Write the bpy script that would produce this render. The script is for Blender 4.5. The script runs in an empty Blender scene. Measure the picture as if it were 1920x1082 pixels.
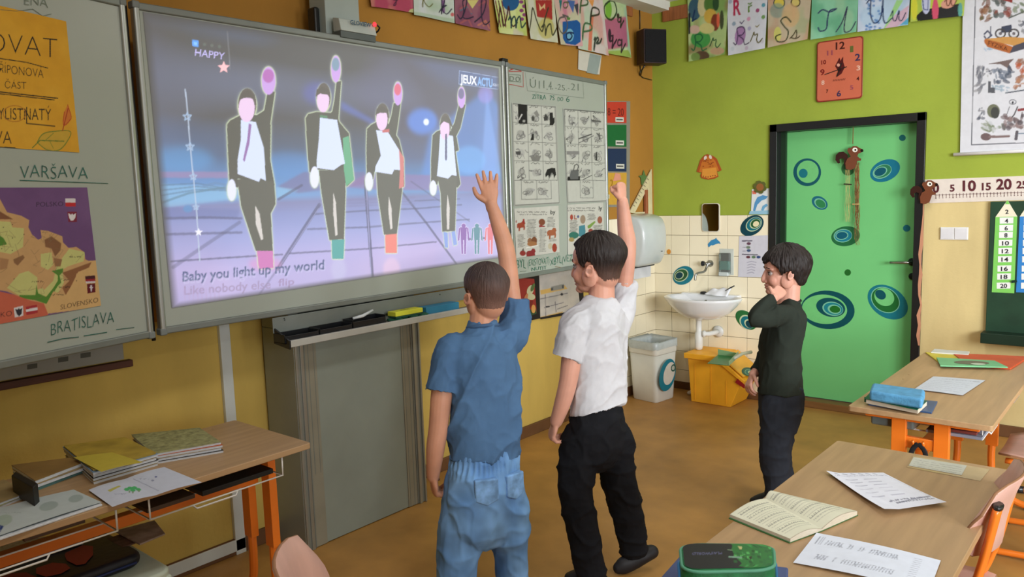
import bpy, bmesh, math, random
import numpy as np
from mathutils import Vector, Matrix, noise
random.seed(7); rng = np.random.RandomState(7)
PI = math.pi
D = bpy.data; SC = bpy.context.scene; COL = SC.collection

# ------------------------------------------------------------------ camera, light, exposure
CAM = Vector((3.2338, -5.5980, 1.6)); FPX = 1473.457
_yaw, _pit, _rol = 0.704747, -0.119155, -0.0323665
_fw = Vector((-math.sin(_yaw)*math.cos(_pit), math.cos(_yaw)*math.cos(_pit), math.sin(_pit)))
_r0 = Vector((math.cos(_yaw), math.sin(_yaw), 0)); _u0 = _r0.cross(_fw)
_r = _r0*math.cos(_rol)+_u0*math.sin(_rol); _u = -_r0*math.sin(_rol)+_u0*math.cos(_rol)
cd = D.cameras.new('camera'); cam = D.objects.new('camera', cd); COL.objects.link(cam)
cam.matrix_world = Matrix.Translation(CAM) @ Matrix((_r, _u, -_fw)).transposed().to_4x4()
cd.sensor_fit = 'HORIZONTAL'; cd.sensor_width = 36; cd.lens = 36*FPX/1920; cd.clip_start = .05
SC.camera = cam
vs = SC.view_settings; vs.view_transform = 'Standard'; vs.look = 'None'; vs.gamma = 1; vs.use_curve_mapping = False
vs.exposure = 0.0
wd = D.worlds.new('sky'); SC.world = wd; wd.use_nodes = True
bg = wd.node_tree.nodes['Background']; bg.inputs[0].default_value = (.75, .86, 1, 1); bg.inputs[1].default_value = 1.0
def window_light(y, w, power, z=1.75, h=1.6, aim=None, spread=171):
    l = D.lights.new('daylight', 'AREA'); l.shape = 'RECTANGLE'; l.size = w; l.size_y = h; l.energy = power
    l.color = (.93, .97, 1.0); l.spread = math.radians(spread)
    o = D.objects.new('daylight', l); COL.objects.link(o); o.location = (6.22, y, z)
    d = (Vector(aim)-o.location) if aim else Vector((-1, 0, 0)); o.rotation_euler = d.to_track_quat('-Z', 'Y').to_euler(); return o
window_light(-1.35, 1.4, 8)
window_light(-3.5, 1.4, 44, aim=(.9, 0, .9), spread=80)
window_light(-5.7, 1.4, 40, aim=(1.2, 0, .9), spread=80)
window_light(-5.7, 1.4, 3)
def ceiling_lamp(x, y, power):
    l = D.lights.new('ceiling_lamp', 'AREA'); l.shape = 'RECTANGLE'; l.size = .3; l.size_y = 1.2; l.energy = power; l.color = (1, .985, .95)
    o = D.objects.new('ceiling_lamp', l); COL.objects.link(o); o.location = (x, y, 2.98)
for _x, _y, _p in ((2.0, -1.7, 15), (4.3, -1.7, 9), (2.0, -4.6, 17), (4.3, -4.6, 16)):
    ceiling_lamp(_x, _y, _p)

# ------------------------------------------------------------------ pixel helpers (a photo pixel seen on a real plane of the room)
def ray(px, py): return (_fw*FPX + _r*(px-960) - _u*(py-541)).normalized()
def W(px, py, d): return CAM + (_fw*FPX + _r*(px-960) - _u*(py-541))*(d/FPX)
class Frame:
    def __init__(s, o, u, v):
        s.o = Vector(o); s.u = Vector(u).normalized(); s.v = Vector(v).normalized(); s.n = s.u.cross(s.v)
    def px(s, px, py, off=0):
        d = ray(px, py); o = s.o + s.n*off
        return CAM + d*((o-CAM).dot(s.n)/d.dot(s.n))
    def ab(s, px, py, off=0):
        p = s.px(px, py, off)-s.o; return p.dot(s.u), p.dot(s.v)
    def P(s, a, b, c=0): return s.o+s.u*a+s.v*b+s.n*c
    def M(s, a=0, b=0, c=0):
        m = Matrix((s.u, s.v, s.n)).transposed().to_4x4(); return Matrix.Translation(s.P(a, b, c)) @ m
def wallL(x): return Frame((x, 0, 0), (0, 1, 0), (0, 0, 1))
def wallB(y): return Frame((0, y, 0), (1, 0, 0), (0, 0, 1))
def top(z): return Frame((0, 0, z), (1, 0, 0), (0, 1, 0))

# ------------------------------------------------------------------ colours and materials
def lin(c):
    c = c/255; return c/12.92 if c <= .04045 else ((c+.055)/1.055)**2.4
def S(r, g, b): return (lin(r), lin(g), lin(b))
MATS = {}
def mat(name, col, rough=.6, var=.06, nscale=8, bump=0, bscale=60, metal=0, spec=.4, stretch=None, emit=None, es=0, alpha=None, coat=0, trans=0, sub=0):
    if name in MATS: return MATS[name]
    m = D.materials.new(name); m.use_nodes = True; nt = m.node_tree; N = nt.nodes; L = nt.links
    b = N['Principled BSDF']; b.inputs['Roughness'].default_value = rough; b.inputs['Metallic'].default_value = metal
    b.inputs['Specular IOR Level'].default_value = spec; b.inputs['Coat Weight'].default_value = coat
    b.inputs['Transmission Weight'].default_value = trans
    if sub: b.inputs['Subsurface Weight'].default_value = sub; b.inputs['Subsurface Radius'].default_value = (.01, .004, .002)
    c = S(*col)
    tc = N.new('ShaderNodeTexCoord'); mp = N.new('ShaderNodeMapping'); L.new(tc.outputs['Object'], mp.inputs[0])
    if stretch: mp.inputs['Scale'].default_value = stretch
    n1 = N.new('ShaderNodeTexNoise'); n1.inputs['Scale'].default_value = nscale; n1.inputs['Detail'].default_value = 5
    L.new(mp.outputs[0], n1.inputs['Vector'])
    r = N.new('ShaderNodeValToRGB'); r.color_ramp.elements[0].position = .3; r.color_ramp.elements[1].position = .7
    r.color_ramp.elements[0].color = (*[x*(1-var*1.6) for x in c], 1); r.color_ramp.elements[1].color = (*[min(1, x*(1+var*1.6)) for x in c], 1)
    L.new(n1.outputs['Fac'], r.inputs[0]); L.new(r.outputs[0], b.inputs['Base Color'])
    if bump:
        n2 = N.new('ShaderNodeTexNoise'); n2.inputs['Scale'].default_value = bscale; n2.inputs['Detail'].default_value = 3
        L.new(mp.outputs[0], n2.inputs['Vector'])
        bp = N.new('ShaderNodeBump'); bp.inputs['Strength'].default_value = bump; bp.inputs['Distance'].default_value = .004
        L.new(n2.outputs['Fac'], bp.inputs['Height']); L.new(bp.outputs[0], b.inputs['Normal'])
    if emit: b.inputs['Emission Color'].default_value = (*S(*emit), 1); b.inputs['Emission Strength'].default_value = es
    MATS[name] = m; return m
def paintmat(name, rough=.7, emit=0, bump=0, base=None, bscale=80, stretch=None, spec=.35, sub=0):
    """base colour read from the mesh colour attribute 'Col' (flat print, paint and dye)"""
    if name in MATS: return MATS[name]
    m = D.materials.new(name); m.use_nodes = True; nt = m.node_tree; N = nt.nodes; L = nt.links
    b = N['Principled BSDF']; b.inputs['Roughness'].default_value = rough; b.inputs['Specular IOR Level'].default_value = spec
    if sub: b.inputs['Subsurface Weight'].default_value = sub; b.inputs['Subsurface Radius'].default_value = (.01, .004, .002)
    a = N.new('ShaderNodeAttribute'); a.attribute_name = 'Col'
    if emit:
        b.inputs['Base Color'].default_value = (*S(*base), 1)
        L.new(a.outputs['Color'], b.inputs['Emission Color']); b.inputs['Emission Strength'].default_value = emit
    else:
        tc = N.new('ShaderNodeTexCoord'); n1 = N.new('ShaderNodeTexNoise'); n1.inputs['Scale'].default_value = 30; n1.inputs['Detail'].default_value = 4
        L.new(tc.outputs['Object'], n1.inputs['Vector'])
        mr = N.new('ShaderNodeMapRange'); mr.inputs['To Min'].default_value = .9; mr.inputs['To Max'].default_value = 1.08
        L.new(n1.outputs['Fac'], mr.inputs['Value'])
        mx = N.new('ShaderNodeVectorMath'); mx.operation = 'SCALE'; L.new(a.outputs['Color'], mx.inputs[0]); L.new(mr.outputs[0], mx.inputs['Scale'])
        L.new(mx.outputs[0], b.inputs['Base Color'])
    if bump:
        tc = N.new('ShaderNodeTexCoord'); mp = N.new('ShaderNodeMapping'); L.new(tc.outputs['Object'], mp.inputs[0])
        if stretch: mp.inputs['Scale'].default_value = stretch
        n2 = N.new('ShaderNodeTexNoise'); n2.inputs['Scale'].default_value = bscale; n2.inputs['Detail'].default_value = 3
        L.new(mp.outputs[0], n2.inputs['Vector'])
        bp = N.new('ShaderNodeBump'); bp.inputs['Strength'].default_value = bump; bp.inputs['Distance'].default_value = .004
        L.new(n2.outputs['Fac'], bp.inputs['Height']); L.new(bp.outputs[0], b.inputs['Normal'])
    MATS[name] = m; return m
PRINT = paintmat('printed_paper', .75); PAINTED = paintmat('painted_paper', .65); PLASTIC_PRINT = paintmat('glossy_print', .35)

# ------------------------------------------------------------------ objects
WM = {}
def reg(o, m): WM[o.name] = m.copy()
def props(o, label=None, cat=None, group=None, kind=None):
    for k, v in (('label', label), ('category', cat), ('group', group), ('kind', kind)):
        if v: o[k] = v
    return o
def thing(name, label, cat, loc=(0, 0, 0), rotz=0, group=None, kind=None):
    o = D.objects.new(name, None); COL.objects.link(o); o.empty_display_size = .1
    m = Matrix.Translation(Vector(loc)) @ Matrix.Rotation(rotz, 4, 'Z'); o.matrix_world = m; reg(o, m)
    return props(o, label, cat, group, kind)
def link(name, me, m=None, parent=None, label=None, cat=None, group=None, kind=None):
    """me holds world coordinates; they become local to the parent (or to the thing's own base)"""
    if m and not me.materials: me.materials.append(m)
    o = D.objects.new(name, me); COL.objects.link(o)
    n = len(me.vertices)
    if parent:
        me.transform(WM[parent.name].inverted()); o.parent = parent; reg(o, WM[parent.name])
    else:
        co = np.empty(n*3); me.vertices.foreach_get('co', co); co = co.reshape(-1, 3)
        b = Vector(((co[:, 0].min()+co[:, 0].max())/2, (co[:, 1].min()+co[:, 1].max())/2, co[:, 2].min()))
        t = Matrix.Translation(b); me.transform(t.inverted()); o.matrix_world = t; reg(o, t)
    return props(o, label, cat, group, kind)
def copy_tree(o, loc, rotz, label=None):
    c = o.copy(); COL.objects.link(c); c.location = loc; c.rotation_euler = (0, 0, rotz)
    if label: c['label'] = label
    WM[c.name] = Matrix.Translation(Vector(loc)) @ Matrix.Rotation(rotz, 4, 'Z')
    for ch in [x for x in COL.objects if x.parent == o]:
        d = ch.copy(); COL.objects.link(d); d.parent = c
        for g in [x for x in COL.objects if x.parent == ch]:
            e = g.copy(); COL.objects.link(e); e.parent = d
    return c

class MB:
    def __init__(s): s.v = []; s.f = []; s.c = []
    def add(s, vs_, fs, col=None):
        k = len(s.v); s.v += [Vector(v) for v in vs_]; s.f += [tuple(i+k for i in f) for f in fs]; s.c += [col]*len(fs); return s
    def box(s, x0, x1, y0, y1, z0, z1, col=None):
        v = [(x, y, z) for z in (z0, z1) for y in (y0, y1) for x in (x0, x1)]
        return s.add(v, [(0, 2, 3, 1), (4, 5, 7, 6), (0, 1, 5, 4), (2, 6, 7, 3), (0, 4, 6, 2), (1, 3, 7, 5)], col)
    def hexa(s, b, t, col=None):
        return s.add(list(b)+list(t), [(3, 2, 1, 0), (4, 5, 6, 7), (0, 1, 5, 4), (1, 2, 6, 5), (2, 3, 7, 6), (3, 0, 4, 7)], col)
    def tube(s, pts, r, n=10, closed=False, ry=None, col=None):
        pts = [Vector(p) for p in pts]; K = len(pts); rings = []; up = None
        rr = r if isinstance(r, (list, tuple)) else [r]*K
        for i, p in enumerate(pts):
            if closed: t = pts[(i+1) % K]-pts[i-1]
            else: t = pts[min(i+1, K-1)]-pts[max(i-1, 0)]
            t.normalize()
            if up is None:
                up = Vector((0, 0, 1)) if abs(t.z) < .9 else Vector((1, 0, 0))
            a = up-t*up.dot(t)
            if a.length < 1e-6: a = t.orthogonal()
            a.normalize(); up = a; b = t.cross(a); q = ry if ry else rr[i]
            rings.append([p+a*rr[i]*math.cos(2*PI*j/n)+b*q*math.sin(2*PI*j/n) for j in range(n)])
        v = [x for R_ in rings for x in R_]; f = []
        for i in range(K if closed else K-1):
            k = (i+1) % K
            for j in range(n): f.append((i*n+j, i*n+(j+1) % n, k*n+(j+1) % n, k*n+j))
        if not closed: f += [tuple(range(n))[::-1], tuple((K-1)*n+j for j in range(n))]
        return s.add(v, f, col)
    def lathe(s, prof, n=24, c=(0, 0, 0), sx=1, sy=1, col=None):
        v = []; f = []; K = len(prof)
        for r, z in prof:
            for j in range(n): a = 2*PI*j/n; v.append((c[0]+r*sx*math.cos(a), c[1]+r*sy*math.sin(a), c[2]+z))
        for i in range(K-1):
            for j in range(n): f.append((i*n+j, i*n+(j+1) % n, (i+1)*n+(j+1) % n, (i+1)*n+j))
        f += [tuple(range(n))[::-1], tuple((K-1)*n+j for j in range(n))]
        return s.add(v, f, col)
    def prism(s, poly, z0, z1, col=None):
        n = len(poly); v = [(x, y, z0) for x, y in poly]+[(x, y, z1) for x, y in poly]
        f = [tuple(range(n))[::-1], tuple(range(n, 2*n))]+[(i, (i+1) % n, n+(i+1) % n, n+i) for i in range(n)]
        return s.add(v, f, col)
    def sph(s, c, rx, ry=None, rz=None, n=12, M_=None, col=None):
        ry = ry or rx; rz = rz or rx; v = [(0, 0, 1)]; f = []; m = n
        for i in range(1, n):
            for j in range(m): a = PI*i/n; b = 2*PI*j/m; v.append((math.sin(a)*math.cos(b), math.sin(a)*math.sin(b), math.cos(a)))
        v.append((0, 0, -1)); L_ = len(v)-1
        for j in range(m): f.append((0, 1+j, 1+(j+1) % m)); f.append((L_, 1+(n-2)*m+(j+1) % m, 1+(n-2)*m+j))
        for i in range(n-2):
            for j in range(m): f.append((1+i*m+j, 1+(i+1)*m+j, 1+(i+1)*m+(j+1) % m, 1+i*m+(j+1) % m))
        R_ = M_ or Matrix.Identity(3)
        return s.add([Vector(c)+R_ @ Vector((x*rx, y*ry, z*rz)) for x, y, z in v], f, col)
    def tf(s, m, k0=0):
        for i in range(k0, len(s.v)): s.v[i] = m @ s.v[i]
        return s
    def mesh(s, name):
        me = D.meshes.new(name); me.from_pydata([tuple(v) for v in s.v], [], s.f); me.validate(); me.update(); return me
    def build(s, name, m, parent=None, F=None, smooth=False, bevel=0, seg=2, sub=0, label=None, cat=None, group=None, kind=None, fix=True):
        if F is not None: s.tf(F)
        me = s.mesh(name)
        if fix:
            bm = bmesh.new(); bm.from_mesh(me); bmesh.ops.recalc_face_normals(bm, faces=bm.faces); bm.to_mesh(me); bm.free()
        if any(s.c):
            a = me.color_attributes.new('Col', 'FLOAT_COLOR', 'CORNER'); arr = []
            for p, c in zip(me.polygons, s.c):
                arr += list((*(c or (.5, .5, .5)), 1))*p.loop_total
            a.data.foreach_set('color', arr)
        if smooth:
            me.polygons.foreach_set('use_smooth', [True]*len(me.polygons))
        o = link(name, me, m, parent, label, cat, group, kind)
        if bevel:
            b = o.modifiers.new('bevel', 'BEVEL'); b.width = bevel; b.segments = seg; b.limit_method = 'ANGLE'; b.angle_limit = .6
            if not smooth:
                me.polygons.foreach_set('use_smooth', [True]*len(me.polygons)); b.harden_normals = True
        if sub:
            b = o.modifiers.new('sub', 'SUBSURF'); b.levels = sub; b.render_levels = sub
        return o
def rrect(x0, x1, y0, y1, r, n=5):
    p = []
    for cx, cy, a0 in ((x1-r, y1-r, 0), (x0+r, y1-r, 90), (x0+r, y0+r, 180), (x1-r, y0+r, 270)):
        for i in range(n+1): a = math.radians(a0+90*i/n); p.append((cx+r*math.cos(a), cy+r*math.sin(a)))
    return p
def ell(cx, cy, rx, ry, rot=0, n=36):
    c, s_ = math.cos(math.radians(rot)), math.sin(math.radians(rot))
    return [(cx+rx*math.cos(t)*c-ry*math.sin(t)*s_, cy+rx*math.cos(t)*s_+ry*math.sin(t)*c) for t in [2*PI*i/n for i in range(n)]]
def smoothline(pts, k=6):
    out = []; n = len(pts)
    if n < 3: return list(pts)
    for i in range(n-1):
        p0, p1, p2, p3 = pts[max(i-1, 0)], pts[i], pts[i+1], pts[min(i+2, n-1)]
        for j in range(k):
            t = j/k; out.append(tuple(.5*((2*b)+(-a+c)*t+(2*a-5*b+4*c-d)*t*t+(-a+3*b-3*c+d)*t**3) for a, b, c, d in zip(p0, p1, p2, p3)))
    out.append(tuple(pts[-1])); return out

# ------------------------------------------------------------------ lettering
_tx = {}
def text_tris(st, shear=0, off=0):
    k = (st, shear, off)
    if k in _tx: return _tx[k]
    c = D.curves.new('t', 'FONT'); c.body = st; c.resolution_u = 3; c.shear = shear; c.offset = off
    o = D.objects.new('t', c); COL.objects.link(o); dg = bpy.context.evaluated_depsgraph_get(); me = o.evaluated_get(dg).to_mesh()
    me.calc_loop_triangles(); v = [tuple(x.co[:2]) for x in me.vertices]; t = [tuple(x.vertices) for x in me.loop_triangles]
    o.evaluated_get(dg).to_mesh_clear(); D.objects.remove(o); D.curves.remove(c)
    x0 = min([a[0] for a in v] or [0]); x1 = max([a[0] for a in v] or [1])
    _tx[k] = (v, t, x0, x1); return _tx[k]
def write(fr, st, p0, p1, h, m, parent, off=.001, shear=0, thin=0, jit=0, name='lettering', col=None, mb=None, ab=False):
    """words laid on frame fr from photo pixel p0 to p1, capitals h pixels high"""
    v, t, x0, x1 = text_tris(st, shear, thin); B = mb or MB(); out = []
    rs = random.Random(st)
    for x, y in v:
        s_ = (x-x0)/(x1-x0); yy = y/.73
        j = jit*math.sin(s_*len(st)*2.1+1)*h*.12
        X = p0[0]+(p1[0]-p0[0])*s_; Y = p0[1]+(p1[1]-p0[1])*s_-yy*h*(1 if not ab else -1)+j
        out.append(fr.P(X, Y, off) if ab else fr.px(X, Y, off))
    B.add(out, t, col)
    if mb: return B
    return B.build(name, m, parent, fix=False)

# ------------------------------------------------------------------ painted sheets: colour written on the mesh of the sheet
def homog(q, r):
    A = []
    for (x, y), (u, v) in zip(q, r):
        A.append([x, y, 1, 0, 0, 0, -u*x, -u*y, -u]); A.append([0, 0, 0, x, y, 1, -v*x, -v*y, -v])
    h = np.linalg.svd(np.array(A, float))[2][-1]; return h.reshape(3, 3)/h[8]
def hm(H, p):
    p = np.asarray(p, float).reshape(-1, 2); q = np.c_[p, np.ones(len(p))] @ H.T; return q[:, :2]/q[:, 2:]
UQ = [(0, 0), (1, 0), (1, 1), (0, 1)]
class Canvas:
    """quad: photo pixels TL TR BR BL (or None to draw in 0..1 units, y down)"""
    def __init__(s, w, h, base=(200, 200, 200), quad=None, ss=2):
        s.w, s.h, s.ss = w, h, ss; s.a = np.ones((h*ss, w*ss, 3))*np.array(S(*base)); s.H = homog(quad, UQ) if quad else None
        s.sc = w*ss/(math.hypot(quad[1][0]-quad[0][0], quad[1][1]-quad[0][1])) if quad else w*ss
    def tp(s, pts):
        p = np.asarray(pts, float).reshape(-1, 2)
        if s.H is not None: p = hm(s.H, p)
        return p*np.array([s.w*s.ss, s.h*s.ss])
    def mask(s, pts, m=None):
        p = s.tp(pts); m = np.zeros(s.a.shape[:2], bool) if m is None else m
        x0, y0 = np.floor(p.min(0)).astype(int); x1, y1 = np.ceil(p.max(0)).astype(int)+1
        x0, y0 = max(x0, 0), max(y0, 0); x1, y1 = min(x1, s.w*s.ss), min(y1, s.h*s.ss)
        if x1 <= x0 or y1 <= y0: return m
        Y, X = np.mgrid[y0:y1, x0:x1]+.5; c = np.zeros(X.shape, bool)
        for i in range(len(p)):
            (ax, ay), (bx, by) = p[i-1], p[i]
            if ay == by: continue
            c ^= ((ay > Y) != (by > Y)) & (X < (bx-ax)*(Y-ay)/(by-ay)+ax)
        m[y0:y1, x0:x1] |= c; return m
    def put(s, m, col, al=1, blur=0):
        m = m.astype(float)*al
        if blur: m = s.blur(m, blur*s.sc)
        s.a += (np.array(S(*col))-s.a)*m[..., None]
    def blur(s, m, r):
        r = max(1, int(round(r))); k = np.exp(-np.linspace(-2, 2, 2*r+1)**2); k /= k.sum()
        for ax in (0, 1):
            q = np.pad(m, [(r, r) if i == ax else (0, 0) for i in range(2)]); o = np.zeros_like(m)
            for i, w in enumerate(k): o += w*(q[i:i+m.shape[0], :] if ax == 0 else q[:, i:i+m.shape[1]])
            m = o
        return m
    def poly(s, pts, col, al=1, blur=0): s.put(s.mask(pts), col, al, blur)
    def ell(s, cx, cy, rx, ry, col, rot=0, al=1, blur=0): s.poly(ell(cx, cy, rx, ry, rot), col, al, blur)
    def lmask(s, pts, w, m=None):
        p = s.tp(pts); m = np.zeros(s.a.shape[:2], bool) if m is None else m; w = max(w*s.sc/2, .5)
        for a, b in zip(p[:-1], p[1:]):
            x0, y0 = np.floor(np.minimum(a, b)-w-1).astype(int); x1, y1 = np.ceil(np.maximum(a, b)+w+1).astype(int)
            x0, y0 = max(x0, 0), max(y0, 0); x1, y1 = min(x1, s.w*s.ss), min(y1, s.h*s.ss)
            if x1 <= x0 or y1 <= y0: continue
            Y, X = np.mgrid[y0:y1, x0:x1]+.5; d = b-a; L2 = (d*d).sum() or 1e-9
            t = np.clip(((X-a[0])*d[0]+(Y-a[1])*d[1])/L2, 0, 1)
            m[y0:y1, x0:x1] |= (X-a[0]-t*d[0])**2+(Y-a[1]-t*d[1])**2 < w*w
        return m
    def line(s, pts, w, col, al=1, blur=0, smooth=False):
        s.put(s.lmask(smoothline(pts) if smooth else pts, w), col, al, blur)
    def text(s, st, p0, p1, h, col, al=1, shear=0, off=0, blur=0, up=None):
        v, t, x0, x1 = text_tris(st, shear, off); up = up or (0, -1); P_ = []
        for x, y in v:
            k = (x-x0)/(x1-x0); yy = y/.73; P_.append((p0[0]+(p1[0]-p0[0])*k+up[0]*yy*h, p0[1]+(p1[1]-p0[1])*k+up[1]*yy*h))
        m = np.zeros(s.a.shape[:2], bool)
        for q in t: s.mask([P_[i] for i in q], m)
        s.put(m, col, al, blur)
    def wash(s, cols, scale=4, seed=0, al=.5, m=None):
        """water-colour mottling from a list of colours"""
        r = np.random.RandomState(seed); hh, ww = s.a.shape[:2]
        for c in cols:
            g = r.rand(scale+2, scale+2); ys = np.linspace(0, scale, hh); xs = np.linspace(0, scale, ww)
            yi = ys.astype(int); xi = xs.astype(int); fy = ys-yi; fx = xs-xi; fy = (fy*fy*(3-2*fy))[:, None]; fx = (fx*fx*(3-2*fx))[None]
            n_ = (g[yi][:, xi]*(1-fy)*(1-fx)+g[yi+1][:, xi]*fy*(1-fx)+g[yi][:, xi+1]*(1-fy)*fx+g[yi+1][:, xi+1]*fy*fx)
            k = np.clip((n_-.5)*4, 0, 1)*al
            if m is not None: k = k*m
            s.a += (np.array(S(*c))-s.a)*k[..., None]
    def scribble(s, x0, x1, y, h, w, col, seed=0, al=.8):
        """a row of small handwriting too small to read"""
        r = random.Random(seed); p = []; x = x0
        while x < x1:
            p.append((x, y-r.random()*h)); x += h*.35
            if r.random() < .13 and len(p) > 1: s.line(p, w, col, al); p = []; x += h*.6
        if len(p) > 1: s.line(p, w, col, al)
    def out(s):
        k = s.ss; return s.a.reshape(s.h, k, s.w, k, 3).mean((1, 3))
def gridmesh(name, pts, cols):
    h, w = cols.shape[:2]; me = D.meshes.new(name); n = w*h
    i = np.arange((h-1)*(w-1)); r_, c_ = i//(w-1), i % (w-1); a = r_*w+c_
    f = np.stack([a+w, a+w+1, a+1, a], 1).astype(np.int32)
    me.vertices.add(n); me.vertices.foreach_set('co', np.asarray(pts, np.float32).reshape(-1))
    me.loops.add(f.size); me.loops.foreach_set('vertex_index', f.reshape(-1))
    me.polygons.add(len(f)); me.polygons.foreach_set('loop_start', np.arange(0, f.size, 4, dtype=np.int32))
    me.polygons.foreach_set('use_smooth', np.ones(len(f), bool)); me.update(); me.validate()
    at = me.color_attributes.new('Col', 'FLOAT_COLOR', 'POINT')
    at.data.foreach_set('color', np.concatenate([cols.reshape(-1, 3), np.ones((n, 1))], 1).astype(np.float32).reshape(-1))
    return me
def sheet(name, fr, quad, cv, m=PRINT, off=.001, bend=None, ab=False, **kw):
    """a sheet whose corners are seen at four photo pixels on plane fr (ab=True: corners in plane units)"""
    W_, H_ = cv.w, cv.h; u, v = np.meshgrid(np.linspace(0, 1, W_), np.linspace(0, 1, H_)); uv = np.c_[u.ravel(), v.ravel()]
    c = np.array([tuple(fr.P(*q, off) if ab else fr.px(*q, off)) for q in quad])
    if ab: P_ = (1-uv[:, :1])*(1-uv[:, 1:])*c[0]+uv[:, :1]*(1-uv[:, 1:])*c[1]+uv[:, :1]*uv[:, 1:]*c[2]+(1-uv[:, :1])*uv[:, 1:]*c[3]
    else:
        q = hm(homog(UQ, quad), uv); d = np.array(_fw)[None]*FPX+np.array(_r)[None]*(q[:, :1]-960)-np.array(_u)[None]*(q[:, 1:]-541)
        o = np.array(fr.o+fr.n*off-CAM); n = np.array(fr.n); P_ = np.array(CAM)+d*((o @ n)/(d @ n))[:, None]
    if bend is not None: P_ = P_+np.array(fr.n)[None]*bend(uv[:, 0], uv[:, 1])[:, None]
    return link(name, gridmesh(name, P_, cv.out()), m, **kw)
def flat(name, fr, shapes, m=PLASTIC_PRINT, parent=None, off=.001, step=.0005, base_t=0, ab=False, **kw):
    """stacked flat shapes (photo pixels on plane fr), colour per shape"""
    B = MB()
    for i, (pts, col) in enumerate(shapes):
        q = [fr.P(*p, off+i*step) if ab else fr.px(*p, off+i*step) for p in pts]
        if i == 0 and base_t:
            n = len(q); b = [x-fr.n*base_t for x in q]
            B.add(q+b, [tuple(range(n)), tuple(range(n, 2*n))[::-1]]+[(j, n+j, n+(j+1) % n, (j+1) % n) for j in range(n)], S(*col))
        else: B.add(q, [tuple(range(len(q)))], S(*col))
    return B.build(name, m, parent, **kw)
# ================================================================== the room
RX, RY, RZ = 6.3, -8.0, 3.03
WL0 = wallL(0); WB0 = wallB(0)
m_white = mat('white_plaster', (222, 222, 214), .9, .03, 3)
def wallpaint(name, lower, upper, zsplit, xmin=None):
    m = mat(name, upper, .85, .05, 2.5, .35, 45); nt = m.node_tree; N = nt.nodes; L = nt.links; b = N['Principled BSDF']
    src = b.inputs['Base Color'].links[0].from_socket
    g = N.new('ShaderNodeNewGeometry'); sp = N.new('ShaderNodeSeparateXYZ'); L.new(g.outputs['Position'], sp.inputs[0])
    lt = N.new('ShaderNodeMath'); lt.operation = 'LESS_THAN'; lt.inputs[1].default_value = zsplit; L.new(sp.outputs['Z'], lt.inputs[0]); f = lt.outputs[0]
    if xmin is not None:
        gt = N.new('ShaderNodeMath'); gt.operation = 'GREATER_THAN'; gt.inputs[1].default_value = xmin; L.new(sp.outputs['X'], gt.inputs[0])
        mu = N.new('ShaderNodeMath'); mu.operation = 'MULTIPLY'; L.new(f, mu.inputs[0]); L.new(gt.outputs[0], mu.inputs[1]); f = mu.outputs[0]
    n = N.new('ShaderNodeTexNoise'); n.inputs['Scale'].default_value = 6; n.inputs['Detail'].default_value = 6
    mp = N.new('ShaderNodeMapping'); mp.inputs['Scale'].default_value = (1, 1, .25); L.new(g.outputs['Position'], mp.inputs[0]); L.new(mp.outputs[0], n.inputs['Vector'])
    r = N.new('ShaderNodeValToRGB'); c = S(*lower); r.color_ramp.elements[0].position = .3; r.color_ramp.elements[1].position = .7
    r.color_ramp.elements[0].color = (*[x*.9 for x in c], 1); r.color_ramp.elements[1].color = (*[x*1.07 for x in c], 1); L.new(n.outputs['Fac'], r.inputs[0])
    mx = N.new('ShaderNodeMix'); mx.data_type = 'RGBA'; L.new(f, mx.inputs['Factor']); L.new(src, mx.inputs[6]); L.new(r.outputs[0], mx.inputs[7]); L.new(mx.outputs[2], b.inputs['Base Color'])
    return m
m_wl = wallpaint('orange_and_yellow_paint', (202, 172, 88), (172, 122, 48), 1.12)
m_wb = wallpaint('green_and_yellow_paint', (216, 196, 140), (154, 172, 62), 1.53, 1.95)
m_floor = mat('brown_linoleum', (176, 130, 68), .42, .1, 5, .05, 200, spec=.35)
MB().box(-.15, RX+.15, RY-.15, .15, -.1, 0).build('floor', m_floor, kind='structure')
MB().box(-.15, RX+.15, RY-.15, .15, RZ, RZ+.1).build('ceiling', m_white, kind='structure')
MB().box(-.15, 0, RY, 0, 0, RZ).build('wall_left', m_wl, kind='structure')
wall_left = D.objects['wall_left']
# back wall with the door opening
DX0, DX1, DZ = .995, 1.945, 2.0
MB().box(-.15, DX0, 0, .15, 0, RZ).box(DX1, RX+.15, 0, .15, 0, RZ).box(DX0, DX1, 0, .15, DZ, RZ).build('wall_back', m_wb, kind='structure')
wall_back = D.objects['wall_back']
MB().box(-.15, RX+.15, RY-.15, RY, 0, RZ).build('wall_front', mat('yellow_paint', (232, 210, 150), .85), kind='structure')
# right wall with three window openings
B = MB(); ys = [-8, -6.45, -4.95, -4.25, -2.75, -2.1, -.6, 0]
for i in range(7):
    if i % 2 == 0: B.box(RX, RX+.15, ys[i], ys[i+1], 0, RZ)
    else: B.box(RX, RX+.15, ys[i], ys[i+1], 0, .95).box(RX, RX+.15, ys[i], ys[i+1], 2.55, RZ)
B.build('wall_right', mat('yellow_paint', (232, 210, 150), .85), kind='structure')
for i, (a, b) in enumerate(((-2.1, -.6), (-4.25, -2.75), (-6.45, -4.95))):
    B = MB().box(RX+.03, RX+.09, a, b, .95, 1.01).box(RX+.03, RX+.09, a, b, 2.49, 2.55)
    for y in (a, (a+b)/2-.03, b-.06): B.box(RX+.03, RX+.09, y, y+.06, .95, 2.55)
    B.build('window_%d' % (i+1), mat('white_window_frame', (235, 235, 230), .4), kind='structure')
m_base = mat('brown_baseboard', (104, 70, 42), .6, .1)
MB().box(0, .018, RY, 0, 0, .075).build('baseboard_left', m_base, kind='structure', bevel=.004)
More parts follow.
